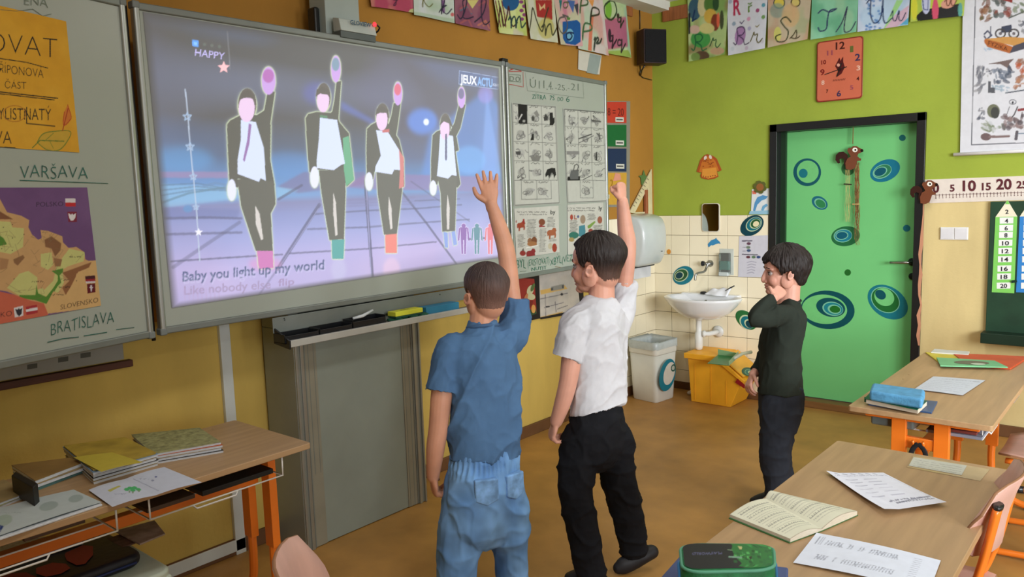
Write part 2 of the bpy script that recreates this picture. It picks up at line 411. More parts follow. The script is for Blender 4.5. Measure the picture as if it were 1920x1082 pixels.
MB().box(0, DX0-.035, -.018, 0, 0, .06).build('baseboard_back', m_base, kind='structure', bevel=.004)
MB().box(DX1+.035, RX, -.018, 0, 0, .075).build('baseboard_right', m_base, kind='structure', bevel=.004)
MB().box(0, .16, RY, -.0, 2.965, RZ).build('trim_1', m_white, kind='structure')
# ------------------------------------------------------------------ wall tiles, one by one
m_tile = mat('cream_glazed_tile', (246, 236, 208), .22, .03, 3, .05, 30, spec=.5, coat=.3)
m_grout = mat('dark_grout', (120, 108, 84), .9)
TW, TH, TT = .1585, .1545, 1.392
ncol = 6; nrow = 9
MB().box(0, DX0-.032, -.004, 0, 0, TT).build('grout_bed', m_grout, wall_back)
MB().box(0, .004, -.79, 0, 0, TT).build('grout_bed', m_grout, wall_left)
for c in range(ncol+1):
    for r in range(nrow):
        x0 = c*TW+.0015; x1 = min((c+1)*TW-.0015, DX0-.034); z1 = TT-r*TH-.0015; z0 = max(z1-TH+.003, 0)
        if x1-x0 < .01: continue
        e = random.uniform(0, .0008)
        MB().box(x0, x1, -.009-e, -.003, z0, z1).build('tile', m_tile, wall_back, bevel=.0012, seg=1)
for c in range(5):
    for r in range(nrow):
        y1 = -c*TW-.0015-(.009 if c == 0 else 0); y0 = -(c+1)*TW+.0015; z1 = TT-r*TH-.0015; z0 = max(z1-TH+.003, 0)
        e = random.uniform(0, .0008)
        MB().box(.003, .009+e, y0, y1, z0, z1).build('tile', m_tile, wall_left, bevel=.0012, seg=1)
WT = wallB(-.0105)
TEAL, DTEAL, DGRN, PALE, LGR = (18, 112, 128), (10, 66, 80), (38, 92, 52), (196, 214, 176), (120, 190, 160)
def sticker(name, fr, shapes, parent, label=None):
    return flat(name, fr, shapes, PLASTIC_PRINT, parent, off=.0012, step=.0004, label=label)
CR = (236, 226, 186)
sticker('sticker', WT, [(ell(1410, 423, 24, 17, -35), DTEAL), (ell(1413.5, 420.5, 16.5, 12, -35), PALE), (ell(1414, 420, 15, 11, -35), TEAL), (ell(1416, 419.5, 11, 8.5, -35), PALE), (ell(1416.5, 419, 9.5, 7.5, -35), DGRN), (ell(1417.5, 420, 6, 5, -30), CR)], wall_back, 'teal ringed oval sticker high beside the door frame')
sticker('sticker', WT, [(ell(1281, 516.5, 20.5, 16.5, -30), (16, 120, 140)), (ell(1277, 516, 14.5, 11.5, -30), PALE), (ell(1276.5, 516, 13, 10, -30), DGRN), (ell(1274, 516.5, 8.5, 7, -30), PALE), (ell(1273.5, 516.5, 7, 5.7, -30), DTEAL)], wall_back, 'teal oval sticker left of the tap')
sticker('sticker', WT, [(ell(1399, 600, 23, 14.5, 40), (40, 110, 60)), (ell(1400, 604, 15, 12, 45), PALE), (ell(1401, 605, 13.5, 10.5, 45), TEAL), (ell(1404, 607, 9.5, 7, 45), PALE), (ell(1405, 608, 8, 6, 45), DTEAL)], wall_back, 'green and blue oval sticker low beside the boy')
_dol = [(0, 0), (8, -9), (16, -12), (20, -15), (22, -11), (28, -6), (30, 0), (26, -2), (18, 0), (12, 3), (9, 2), (6, 4), (3, 7), (1, 5)]
def dolphin(x, y, s, rot=0, fl=1):
    c, n = math.cos(math.radians(rot)), math.sin(math.radians(rot)); return [(x+s*fl*(a*c-b*n), y+s*(a*n+b*c)) for a, b in _dol]
sticker('sticker', WT, [(dolphin(1327, 458, .8), (60, 140, 190))], wall_back, 'small blue dolphin sticker above the tap')
sticker('sticker', WT, [(ell(1254, 472, 3.8, 4.6), (222, 150, 60))], wall_back, 'small orange dot sticker')
# ------------------------------------------------------------------ cable ducts on the left wall
m_duct = mat('white_plastic_duct', (205, 210, 205), .4, .03)
def duct(p0, p1, w=.04, d=.022, name='trim_2', vert=True):
    B = MB()
    if vert: B.box(0, d, p0[0]-w/2, p0[0]+w/2, p0[1], p1[1])
    else: B.box(0, d, p0[0], p1[0], p0[1], p0[1]+w)
    return B.build(name, m_duct, kind='structure', bevel=.003)
duct((-3.80, .0), (-3.80, 1.3), .05)
duct((-6.6, .018), (-3.775, .02), .055, name='trim_3', vert=False)
# ------------------------------------------------------------------ door
m_black = mat('black_painted_steel', (26, 27, 28), .35, .05, spec=.5)
m_dgreen = mat('green_door_paint', (112, 196, 122), .5, .02, 3, .04, 60)
MB().box(DX0-.034, DX0+.02, -.022, .15, 0, DZ+.035).box(DX1-.02, DX1+.034, -.022, .15, 0, DZ+.035).box(DX0-.034, DX1+.034, -.022, .15, DZ-.02, DZ+.035).build('door_1', m_black, kind='structure', bevel=.004)
door = D.objects['door_1']
DY = .085
MB().box(DX0+.021, DX1-.021, DY, DY+.045, .055, DZ-.021).build('door_leaf', m_dgreen, door, bevel=.003)
MB().box(DX0+.02, DX1-.02, -.01, .15, 0, .05).build('threshold', mat('brown_wood_sill', (120, 84, 46), .5, .12, 12, stretch=(.2, 3, 3)), door, bevel=.004)
MB().box(DX0+.02, DX0+.055, DY-.03, DY+.005, 0, DZ-.02).build('door_stop', mat('dark_green_gasket', (24, 50, 30), .5), door)
WD = wallB(DY)
G = (112, 196, 122)
dst = [
 [(ell(1513.5, 323, 26, 26), (14, 84, 96)), (ell(1514.5, 322, 20.5, 21), G), (ell(1506, 325, 8.2, 8.6), (22, 116, 128))],
 [(ell(1659.5, 320, 29.5, 19.5, -24), (20, 112, 138)), (ell(1654, 321.5, 18.5, 12.5, -24), LGR), (ell(1654.5, 321, 17, 11, -24), (44, 120, 84)), (ell(1651, 322, 13.2, 8.5, -24), LGR), (ell(1650.5, 322, 11.5, 7.2, -24), (10, 84, 104))],
 [(ell(1537, 380.5, 16, 11.5, 32), (26, 104, 124)), (ell(1537.8, 381.3, 11.8, 8.4, 32), LGR), (ell(1538.5, 382, 10, 7, 32), (44, 128, 76))],
 [(ell(1585.5, 443, 27, 18.5, -8), (34, 104, 62)), (ell(1580.5, 442, 17.5, 12.5, -5), LGR), (ell(1581, 442, 16, 11, -5), (26, 124, 146)), (ell(1578.5, 441.5, 12, 8, -5), LGR), (ell(1578.5, 441.5, 10.3, 6.6, -5), (12, 90, 112))],
 [(ell(1590, 316.5, 12.5, 12.5), (46, 110, 62))],
 [(ell(1692, 258.5, 6.3, 5.8), (16, 98, 98))], [(ell(1700, 428, 7, 6.3), (22, 112, 128))], [(ell(1589.5, 511, 6, 6), (34, 100, 40))],
 [(ell(1552, 581, 50.5, 36, 5), (8, 76, 84)), (ell(1546, 580, 42.5, 27.5, 5), G), (ell(1557.5, 576.5, 27.5, 17.5, 12), (8, 76, 84)), (ell(1561.5, 579, 19.8, 13, 12), LGR), (ell(1562.5, 579, 18, 11.2, 12), (30, 128, 138)), (ell(1564.5, 580, 12.8, 8.6, 12), LGR), (ell(1565.5, 580, 10, 6.5, 8), (30, 106, 40))],
 [(ell(1664.5, 566.5, 41, 28.5, 33), (24, 116, 130)), (ell(1660, 562.5, 29, 22.5, 33), LGR), (ell(1660, 562.5, 27.3, 21, 33), (30, 104, 48)), (ell(1658, 557, 19.5, 16, 30), G), (ell(1651, 552.5, 10.8, 8.3, 35), (12, 80, 90))]]
for s_ in dst: sticker('sticker', WD, s_, door)
# handle and lock
m_chrome = mat('brushed_steel', (170, 172, 170), .28, .02, metal=1)
m_dmet = mat('dark_metal_rose', (30, 44, 38), .35, .05, metal=.6)
hp = WD.px(1711, 491); lp = WD.px(1711, 518)
h = MB().lathe([(.026, 0), (.026, .008), (.02, .01)], 20).tf(Frame(hp, (1, 0, 0), (0, 0, 1)).M()).build('handle_rose', m_dmet, door, smooth=True)
MB().tube([(hp.x, hp.y, hp.z), (hp.x, hp.y-.05, hp.z), (hp.x-.02, hp.y-.058, hp.z-.001), (hp.x-.125, hp.y-.058, hp.z-.004)], [.009, .009, .010, .008], 10).build('handle', m_chrome, door, smooth=True)
MB().lathe([(.023, 0), (.023, .008), (.018, .01)], 20).tf(Frame(lp, (1, 0, 0), (0, 0, 1)).M()).build('lock_rose', m_dmet, door, smooth=True)
# torn paper edge along the yellow panel beside the frame
rs = random.Random(3); F_ = wallB(-.023); L_ = []
for i in range(15):
    y = 382+i*19; L_.append((1733-.034*(y-382)+rs.uniform(-2, 2), y))
R_ = [(x-rs.uniform(3, 8)*(1 if 2 < i < 14 else .4), y) for i, (x, y) in enumerate(L_)][::-1]
flat('peeling_tape', F_, [(L_+R_, (196, 140, 110))], PAINTED, off=.001, base_t=.001, label='torn brownish tape peeling along the right door jamb', cat='tape')

# ------------------------------------------------------------------ squirrels
def squirrel(name, fr, cx, cy, s, label, cat, cord=None, fl=1):
    t = thing(name, label, cat, fr.px(cx, cy+30*s))
    def q(P_): return [(cx+fl*a*s, cy+b*s) for a, b in P_]
    tail = q([(-10, 14), (-16, 6), (-15, -4), (-20, -6), (-25, -3), (-24, 4), (-28, 5), (-33, -2), (-32, -12), (-26, -18), (-17, -19), (-9, -13), (-7, -2), (-5, 10)])
    body = q([(-12, 16), (-13, 4), (-9, -5), (-2, -9), (-5, -14), (-9, -21), (-7, -26), (-2, -26), (2, -30), (10, -30), (16, -26), (22, -24), (23, -19), (18, -17), (13, -15), (11, -10), (15, -6), (19, -5), (18, -1), (11, 0), (9, 6), (6, 14), (-2, 18)])
    flat('tail', fr, [(tail, (56, 28, 22))], PLASTIC_PRINT, t, off=.006, base_t=.006)
    flat('body', fr, [(body, (116, 66, 44))], PLASTIC_PRINT, t, off=.012, base_t=.006)
    e = q([(6.5, -22.5)])[0]
    flat('eye', fr, [(ell(*e, 5.2*s, 4.6*s), (240, 236, 226)), (ell(e[0]+.8*s*fl, e[1], 2*s, 2*s), (20, 16, 14))], PLASTIC_PRINT, t, off=.013)
    n = q([(20.5, -21)])[0]; flat('nose', fr, [(ell(*n, 3*s, 3*s), (24, 14, 12))], PLASTIC_PRINT, t, off=.013)
    return t
FD = wallB(DY-.03)
sq = squirrel('hanging_squirrel', FD, 1597, 302, .93, 'brown plywood squirrel with raffia tails hanging on the green door', 'decoration')
MB().tube([FD.px(1600, 236), FD.px(1599, 270)], .004, 6).build('cord', mat('sisal_cord', (120, 118, 70), .9), sq)
m_raf = mat('raffia', (196, 170, 110), .9, .15, 40)
B = MB(); rs = random.Random(5)
for i in range(26):
    x = 1606+rs.uniform(-3.5, 4.5); P_ = [FD.px(x+rs.uniform(-2, 2), 306+k*14+rs.uniform(-3, 3), .002+rs.uniform(0, .01)) for k in range(12)]
    B.tube(P_[:rs.randint(8, 12)], .0011, 4)
B.build('raffia_strand', mat('brown_raffia', (142, 104, 62), .9, .2, 40), sq, kind='stuff')
B = MB()
for i in range(7):
    x = 1588+rs.uniform(-4, 6); B.tube([FD.px(x+rs.uniform(-2, 2), 318+k*14, .003) for k in range(8)], .0008, 4)
B.build('raffia_fringe', m_raf, sq, kind='stuff')
MB().tube([FD.px(1582, 345, .006), FD.px(1597, 346, .006)], .004, 6).build('twig', mat('dark_twig', (50, 40, 26), .8), sq)
MB().tube([FD.px(1598, 383, .012), FD.px(1611, 383, .012)], .005, 6).build('binding', m_raf, sq)
FR = wallB(-.03)
squirrel('squirrel_figure', FR, 1737, 366, .93, 'brown squirrel cut-out at the zero end of the number ruler', 'decoration')

# ------------------------------------------------------------------ right part of the back wall
F_ = wallB(-.006)
r = thing('number_ruler', 'long white wall ruler numbered in fives above the yellow panel', 'ruler', (2.5, 0, 1.46))
flat('ruler_strip', WB0, [([(1731, 337), (2010, 326.5), (2010, 372), (1743, 381)], (226, 216, 206))], PRINT, r, off=.005, base_t=.005)
MAR = mat('maroon_print', (88, 30, 40), .6); INK = mat('dark_ink', (34, 34, 40), .7)
for st, x, y, w, hh in (('0', 1749, 361, 12, 17), ('5', 1781, 359, 9, 13), ('10', 1805, 358, 25, 20), ('15', 1841, 356.5, 17, 14), ('20', 1868, 355, 29, 20), ('25', 1906, 353, 20, 14)):
    write(F_, st, (x, y), (x+w, y-.4), hh, MAR, r, thin=.03)
B = MB()
def seg(B, fr, p, q, w, off=.0012, col=None):
    a, b = fr.px(*p, off), fr.px(*q, off); d = (b-a).normalized().cross(fr.n)*(w/2); B.add([a-d, b-d, b+d, a+d], [(0, 1, 2, 3)], col)
seg(B, F_, (1752, 366), (1925, 360.5), .0022)
for i in range(27):
    x = 1755+i*6.4; y = 366-(x-1752)*.032; k = 7 if i % 5 == 0 else 4; seg(B, F_, (x, y-2), (x, y+k), .0022)
for i in range(27):
    x = 1755+i*6.4; y = 371-(x-1752)*.032; seg(B, F_, (x-1, y+.5), (x+1, y+.5), .003)
B.build('tick_marks', MAR, r, kind='stuff', fix=False)
# switch
s_ = thing('light_switch', 'double white rocker light switch on the yellow panel', 'switch', WB0.px(1789, 450))
a0, b1 = WB0.ab(1763.5, 426); a1, b0 = WB0.ab(1815.5, 450)
MB().box(a0, a1, b0, b1, 0, .009).build('switch_frame', mat('white_switch_plastic', (226, 226, 224), .35), s_, F=WB0.M(), bevel=.003)
for k in (0, 1):
    w_ = (a1-a0)/2
    MB().hexa([(a0+.004+k*w_, b0+.006, .009), (a0+w_-.003+k*(w_-.002), b0+.006, .009), (a0+w_-.003+k*(w_-.002), b1-.006, .009), (a0+.004+k*w_, b1-.006, .009)], [(a0+.004+k*w_, b0+.006, .012), (a0+w_-.003+k*(w_-.002), b0+.006, .012), (a0+w_-.003+k*(w_-.002), b1-.006, .016), (a0+.004+k*w_, b1-.006, .016)]).build('rocker', mat('white_rocker', (222, 222, 226), .3), s_, F=WB0.M(), bevel=.0015)
# green chalkboard
GZ0, GZ1, GX0 = .72, 1.462, 2.352
FG = wallB(-.03)
cb = thing('green_chalkboard', 'dark green chalkboard with a ledge on the yellow panel', 'chalkboard', (3.3, 0, GZ0))
a, _b = FG.ab(1862, 380); x1_ = 4.6
m_gb = mat('dark_green_chalkboard', (28, 62, 42), .6, .1, 10)
MB().box(GX0, x1_, -.03, -.001, GZ0-.06, GZ1).build('board_panel', m_gb, cb, bevel=.003)
MB().box(GX0-.01, x1_, -.13, -.028, .60, .665).build('ledge', mat('dark_green_ledge', (22, 48, 34), .5), cb, bevel=.004)
# pencil shaped number strips
def pencil(nm, x0, x1, yt, ys, yb, col, nums, label, sl=0):
    t = thing(nm, label, 'number strip', FG.px((x0+x1)/2, yb), group='pencil number strips on the chalkboard')
    flat('pencil_body', FG, [([(x0, ys), (x1, ys-1), (x1-6, yb+1), (x0-7, yb-1)], col)], PRINT, t, off=.003, base_t=.002)
    xm = (x0+x1)/2+2
    flat('pencil_tip', FG, [([(x0, ys), (xm, yt), (x1, ys-1)], (236, 230, 206))], PRINT, t, off=.0032, base_t=.002)
    flat('pencil_lead', FG, [([(xm-4.5, yt+8), (xm, yt), (xm+4.5, yt+8)], col)], PRINT, t, off=.0042)
    for i, (st, y) in enumerate(nums):
        cx = xm-1-(y-400)*.045
        if i: flat('number_card', FG, [([(cx-13, y-6), (cx+13, y-6.5), (cx+12.5, y+5), (cx-13, y+5.5)], (236, 238, 236))], PRINT, t, off=.004)
        w_ = 6 if len(st) == 1 else 13
        write(FG, st, (cx-w_/2, y+4), (cx+w_/2, y+3.7), 8, INK, t, off=.0055, thin=.02)
YS = [397, 414, 428, 441, 456, 471, 486.5, 504, 519, 536]
pencil('pencil_strip', 1866.5, 1907.5, 375, 407, 549, (128, 206, 96), [(str(2*i+2), y) for i, y in enumerate(YS)], 'green paper pencil carrying even numbers 2 to 20')
pencil('pencil_strip', 1912, 1953, 373, 406, 549, (50, 130, 204), [(str(3*i+3), y) for i, y in enumerate(YS)], 'blue paper pencil with numbers at the right photo edge')
flat('board_magnet', FG, [([(1896, 526), (1906, 525), (1907, 529), (1897, 531)], (24, 52, 44))], PLASTIC_PRINT, off=.016, base_t=.01, label='small dark magnet clip between the two paper pencils', cat='magnet')
# hanging word chart
F_ = wallB(-.015)
ch = thing('wall_chart', 'large white hanging chart with watercolour drawings of objects', 'chart', (2.6, 0, 1.74))
q = [(1808, -120), (2060, -130), (2044, 281), (1800, 291)]
cv = Canvas(200, 330, (214, 216, 224), q)
cv.line([(1832, -100), (1822, 271), (2060, 262)], 1.6, (70, 72, 84))
def blob(x, y, rx, ry, cols, seed, n=14):
    r_ = random.Random(seed)
    for i in range(n): cv.ell(x+r_.uniform(-rx, rx), y+r_.uniform(-ry, ry), rx*r_.uniform(.15, .5), ry*r_.uniform(.12, .4), cols[i % len(cols)], r_.uniform(0, 90), .75)
GRY = [(120, 122, 132), (92, 96, 110), (150, 150, 156)]
blob(1849, 18, 9, 22, [(120, 76, 52), (150, 110, 80), (84, 92, 60)], 1, 22); blob(1878, 15, 16, 16, [(104, 96, 90), (70, 84, 84), (140, 70, 60)], 2, 20); blob(1912, 14, 12, 8, [(108, 122, 96), (140, 150, 130)], 3)
cv.poly([(1870, -2), (1900, -10), (1898, 6), (1880, 0)], (140, 52, 50)); cv.line([(1892, 34), (1920, 22)], 2.5, (90, 96, 90))
cv.line([(1846, 64), (1852, 58), (1860, 66), (1850, 74), (1846, 68)], 3, (84, 88, 108)); cv.line([(1858, 50), (1857, 66)], 2, (84, 88, 108)); cv.poly([(1878, 50), (1897, 46), (1897, 60), (1877, 62)], (66, 72, 92))
for x in (1876, 1901): cv.line(ell(x, 63, 9, 8)+[ell(x, 63, 9, 8)[0]], 3, (74, 70, 72)); cv.ell(x, 63, 3, 3, (110, 104, 110))
blob(1917, 52, 7, 12, GRY, 5); blob(1852, 90, 10, 5, [(150, 178, 206), (190, 205, 222)], 6)
cv.poly([(1846, 74), (1856, 72), (1900, 88), (1893, 100), (1852, 88), (1846, 80)], (176, 102, 52)); cv.poly([(1848, 73), (1888, 69), (1940, 72), (1900, 86)], (202, 150, 84)); cv.poly([(1900, 86), (1940, 72), (1940, 86), (1893, 100)], (76, 76, 90))
cv.text('FYZIKA', (1853, 84), (1889, 96), 8.5, (60, 26, 20), up=(.1, -1))
blob(1838, 150, 6, 24, GRY, 7, 26); cv.poly([(1852, 120), (1902, 110), (1892, 120), (1900, 134), (1876, 120)], (116, 100, 98)); blob(1880, 142, 17, 12, [(96, 106, 124), (70, 80, 98), (120, 130, 148)], 8, 24); blob(1877, 165, 15, 6, [(150, 172, 190)], 9); blob(1855, 135, 5, 8, GRY, 10); cv.poly([(1853, 152), (1858, 152), (1858, 164), (1866, 164), (1866, 174), (1853, 174)], (90, 92, 100))
blob(1917, 130, 9, 18, [(176, 92, 60), (150, 110, 92)], 11, 20); cv.line([(1886, 174), (1925, 168)], 2.5, (90, 96, 108)); blob(1912, 156, 8, 14, [(150, 110, 92), (180, 130, 100)], 12)
blob(1840, 214, 6, 12, GRY, 13); cv.ell(1863, 208, 12, 13, (112, 116, 96)); cv.ell(1866, 211, 8, 11, (70, 72, 70)); cv.ell(1899, 191, 7, 5, (100, 102, 112)); cv.ell(1899, 191, 5.4, 3.6, (214, 216, 224)); cv.ell(1899, 192, 2, 2.6, (40, 42, 52)); cv.line([(1893, 200), (1888, 214)], 1.5, (90, 92, 100)); cv.line([(1908, 200), (1902, 214), (1896, 222)], 2.5, (84, 80, 84)); cv.line([(1910, 206), (1930, 203)], 5, (140, 64, 66))
blob(1862, 238, 20, 8, [(120, 132, 108), (150, 156, 140), (196, 200, 206)], 14, 26); blob(1900, 228, 18, 12, [(112, 96, 98), (90, 82, 88), (140, 120, 120)], 15, 26)
cv.ell(1849, 256, 10, 7, (110, 92, 94)); cv.line([(1856, 256), (1892, 255)], 4.5, (128, 108, 108)); cv.line([(1907, 247), (1905, 260)], 6, (96, 92, 100)); cv.line([(1910, 250), (1940, 248)], 2, (110, 130, 150))
sheet('chart_sheet', F_, q, cv, off=.001, parent=ch)
MB().tube([F_.px(1788, 290, .003), F_.px(2050, 276, .003)], .011, 12).build('bottom_rod', mat('white_chart_rod', (236, 236, 238), .4), ch, smooth=True)

# ------------------------------------------------------------------ clock
F_ = wallB(-.001)
ck = thing('wall_clock', 'square orange glass wall clock with playful numbers', 'clock', WB0.px(1577, 192))
A0, B1 = WB0.ab(1533, 80); A1, B0 = WB0.ab(1620, 184); A0 = 1.288; A1 = 1.590; B0 = 2.159; B1 = 2.562
m_ck = mat('orange_glass', (206, 110, 84), .12, .03, coat=.8, spec=.6)
MB().prism(rrect(A0, A1, B0, B1, .022), 0, .006).build('clock_rim', mat('dark_orange_edge', (140, 54, 40), .3), ck, F=WB0.M(0, 0, .014), bevel=.003)
MB().box(A0+.08, A1-.08, B0+.12, B1-.12, 0, .016).build('clockwork_case', m_black, ck, F=WB0.M())
MB().prism(rrect(A0+.008, A1-.008, B0+.008, B1-.008, .018), 0, .003).build('clock_face', m_ck, ck, F=WB0.M(0, 0, .0195))
FC = wallB(-.0235); cc = dict(k=(70, 26, 22), g=(98, 104, 50), n=(60, 50, 86), w=(232, 190, 170), r=(120, 30, 28), p=(150, 70, 90))
B = MB()
for st, x, y, w_, hh, c in (('12', 1567, 93, 17, 14, 'k'), ('1', 1594, 98, 6, 12, 'g'), ('2', 1603, 114, 10, 13, 'n'), ('3', 1606, 132, 7, 9, 'w'), ('4', 1606, 151, 5, 7, 'k'), ('5', 1594, 168, 6, 8, 'p'), ('6', 1569, 181, 8, 11, 'n'), ('7', 1549, 174, 4, 6, 'k'), ('8', 1540, 159, 6, 8, 'w'), ('9', 1538, 141, 8, 11, 'r'), ('10', 1540, 121, 9, 8, 'r'), ('11', 1551, 104, 10, 9, 'p')):
    write(FC, st, (x, y), (x+w_, y-.12*w_), hh, None, None, off=.0006, thin=.02, col=S(*cc[c]), mb=B)
B.build('numerals', PLASTIC_PRINT, ck, fix=False)
flat('figure', FC, [([(1566, 124), (1574, 108), (1576, 114), (1581, 106), (1581, 116), (1584, 126), (1578, 138), (1568, 145), (1572, 134)], (84, 24, 26)), (ell(1572, 122, 3, 3), (220, 160, 140))], PLASTIC_PRINT, ck, off=.0008)
B = MB()
for k in range(8): seg(B, FC, (1562+3*k, 152.5-.3*k), (1563.8+3*k, 149-.3*k), .003, .0008)
B.build('small_print', mat('clock_ink', (90, 30, 26), .5), ck, fix=False, kind='stuff')
def hand(B, p, q, w, off): seg(B, FC, p, q, w, off)
B = MB(); hand(B, (1546, 140), (1588, 125), .005, .004); B.build('minute_hand', m_black, ck, fix=False)
B = MB(); hand(B, (1569, 143), (1578, 118), .007, .003); B.build('hour_hand', m_black, ck, fix=False)
flat('hand_screw', FC, [(ell(1574, 130.5, 3, 3), (40, 20, 18))], PLASTIC_PRINT, ck, off=.005)  # dark disc where the two clock hands cross

# ------------------------------------------------------------------ paper decorations over the tiles
F_ = wallB(-.001)
def fl2(name, fr, shapes, label, cat, base_t=.003, off=.004, **k): return flat(name, fr, shapes, PRINT, off=off, base_t=base_t, label=label, cat=cat, **k)
dr = [(1321, 291), (1326, 289), (1333, 291), (1338, 293), (1344, 298), (1353, 319), (1347, 322), (1343, 318), (1347, 331), (1340, 335), (1328, 337), (1315, 334), (1313, 329), (1318, 318), (1312, 324), (1306, 322), (1313, 300), (1318, 294)]
cx, cy = 1329, 314
fl2('paper_dress', F_, [(dr, (176, 84, 36)), ([(cx+(x-cx)*.8, cy+(y-cy)*.86+1) for x, y in dr], (206, 120, 44)), ([(1317, 317), (1343, 314), (1345, 330), (1328, 335), (1316, 331)], (228, 156, 62)), (ell(1322.5, 296, 2.6, 4, 20), (232, 220, 206)), (ell(1332, 294.5, 2.6, 4, -20), (232, 220, 206))]+[(ell(1319+4.4*i, 330.5+math.sin(i)*1.5, 1, 1.2, 0, 8), (150, 70, 40)) for i in range(6)]+[(ell(1318+random.uniform(0, 24), 299+random.uniform(0, 14), 1, 1, 0, 8), (140, 60, 30)) for i in range(14)],
    'orange paper dress glued on the green wall above the mirror', 'decoration')
q = [(1409, 354), (1445, 354), (1445, 402), (1406, 401)]
fl2('dolphin_picture', F_, [([(1410, 355), (1444.5, 353), (1444.5, 398), (1408, 398)], (222, 228, 230)), ([(1410, 358), (1418, 358), (1418, 364), (1411, 364)], (222, 120, 96)),
     ([(1412, 395), (1415, 380), (1420, 370), (1430, 366), (1440, 368), (1436, 373), (1428, 376), (1420, 384), (1416, 396)], (86, 150, 200)), ([(1427, 394), (1430, 386), (1437, 382), (1440, 385), (1434, 390), (1431, 396)], (110, 170, 210)), ([(1406, 396), (1446, 394), (1448, 399), (1440, 402), (1404, 402)], (150, 196, 220))],
    'small cut-out picture of blue dolphins beside the door frame', 'picture')
fl = []
for i in range(6): a = i*PI/3+.3; fl.append((ell(1425+7.5*math.cos(a), 351+7.5*math.sin(a), 5.2, 5.2, 0, 14), (92, 96, 44)))
fl2('paper_flower', wallB(-.008), [(ell(1425, 351, 6, 6), (92, 96, 44))]+fl+[(ell(1425, 351, 7, 7), (150, 96, 50))], 'brown and olive paper flower on top of the dolphin picture', 'decoration')
# notice
q = [(1386, 443), (1440, 441), (1438, 520), (1384, 519)]
cv = Canvas(60, 86, (206, 206, 218), q)
for y in (453, 464, 471): cv.line([(1393, y), (1398, y)], 1.3, (130, 124, 144))
cv.line([(1392, 452), (1410, 452)], 1.8, (70, 60, 84)); cv.line([(1392, 477), (1420, 478)], 1.8, (60, 50, 70))
for x, y, c in ((1404, 457, (96, 60, 80)), (1403, 464, (110, 130, 110)), (1404, 470, (60, 84, 120)), (1403, 482, (96, 50, 60)), (1413, 482, (90, 120, 90)), (1422, 482, (50, 70, 120))): cv.ell(x, y, 4, 2.6, c)
for i in range(5): cv.line([(1401+i % 2, 492+5*i), (1409, 490+5*i), (1418-i, 492+5*i)], 1.2, (150, 150, 170))
sheet('notice_sheet', wallB(-.0105), q, cv, off=.002, label='white printed notice taped to the tiles above the boy in the dark sweater', cat='notice')
# mirror
F_ = wallB(-.0105)
mi = thing('mirror', 'small frameless mirror with rounded corners at the top of the tiles', 'mirror', F_.px(1332, 434))
a0, b1 = F_.ab(1316.5, 381.5); a1, b0 = F_.ab(1350.5, 434.5)
MB().prism(rrect(a0, a1, b0, b1, .022), 0, .008).build('mirror_frame', mat('white_mirror_edge', (220, 214, 200), .3), mi, F=F_.M(), bevel=.002)
MB().prism(rrect(a0+.006, a1-.008, b0+.004, b1-.005, .019), .008, .009).build('mirror_glass', mat('mirror_glass', (200, 205, 200), .03, 0, metal=1), mi, F=F_.M())
# rails
m_wood = mat('brown_wood_rail', (150, 92, 52), .6, .15, 10, stretch=(6, 6, .6))
a0, b0 = WB0.ab(1244, 42); a1, b1 = WB0.ab(1244, 17)
MB().box(a0, 3.6, b0, b1, 0, .018).build('picture_rail', m_wood, F=WB0.M(), bevel=.003, label='brown wooden rail on the green wall holding letter paintings', cat='rail')
a1, b0 = WL0.ab(1183, 32)
MB().box(-3.6, a1, b0, b0+.085, 0, .018).build('picture_rail', m_wood, F=WL0.M(), bevel=.003, label='brown wooden rail on the orange wall holding letter paintings', cat='rail')
# ================================================================== boards on the left wall
XB = .27; FB = wallL(XB)
BY0, BY1, BZ0, BZ1 = -4.205, -2.125, 1.108, 2.345
m_alu = mat('aluminium_profile', (170, 174, 170), .35, .03, metal=.7)
m_alug = mat('grey_board_frame', (128, 134, 130), .4, .04, metal=.3)
m_board = mat('white_enamel_board', (164, 171, 162), .3, .015, 2, spec=.45)
m_ppl = mat('grey_plastic_corner', (120, 126, 124), .5)
def board(name, F, a0, a1, b0, b1, label, th=.022, cat='whiteboard', left_col=True):
    t = thing(name, label, cat, F.P((a0+a1)/2, b0, -th))
    MB().box(a0+.012, a1-.012, b0+.012, b1-.012, -th, -.001).build('board_surface', m_board, t, F=F.M())
    for nm, x in (('left', a0), ('right', a1)):
        s_ = 1 if nm == 'left' else -1; x0, x1 = sorted((x, x+s_*.024))
        MB().prism(rrect(x0, x1, -th-.004, .011, .009), b0+.01, b1-.01).build('frame_profile', m_alu, t, F=F.M() @ Matrix(((1, 0, 0, 0), (0, 0, 1, 0), (0, 1, 0, 0), (0, 0, 0, 1))), smooth=False)
    for y in (b0, b1-.028): MB().box(a0+.012, a1-.012, y, y+.028, -th-.004, .008).build('frame_profile', m_alug, t, F=F.M(), bevel=.006)
    for x in (a0, a1):
        for y in (b0, b1): MB().box(x-.004 if x == a0 else x-.024, x+.024 if x == a0 else x+.004, y-.004 if y == b0 else y-.024, y+.024 if y == b0 else y+.004, -th-.006, .013).build('corner_cap', m_ppl, t, F=F.M(), bevel=.006)
    return t
wb = board('interactive_whiteboard', FB, BY0, BY1, BZ0, BZ1, 'large central whiteboard showing a projected dance video')
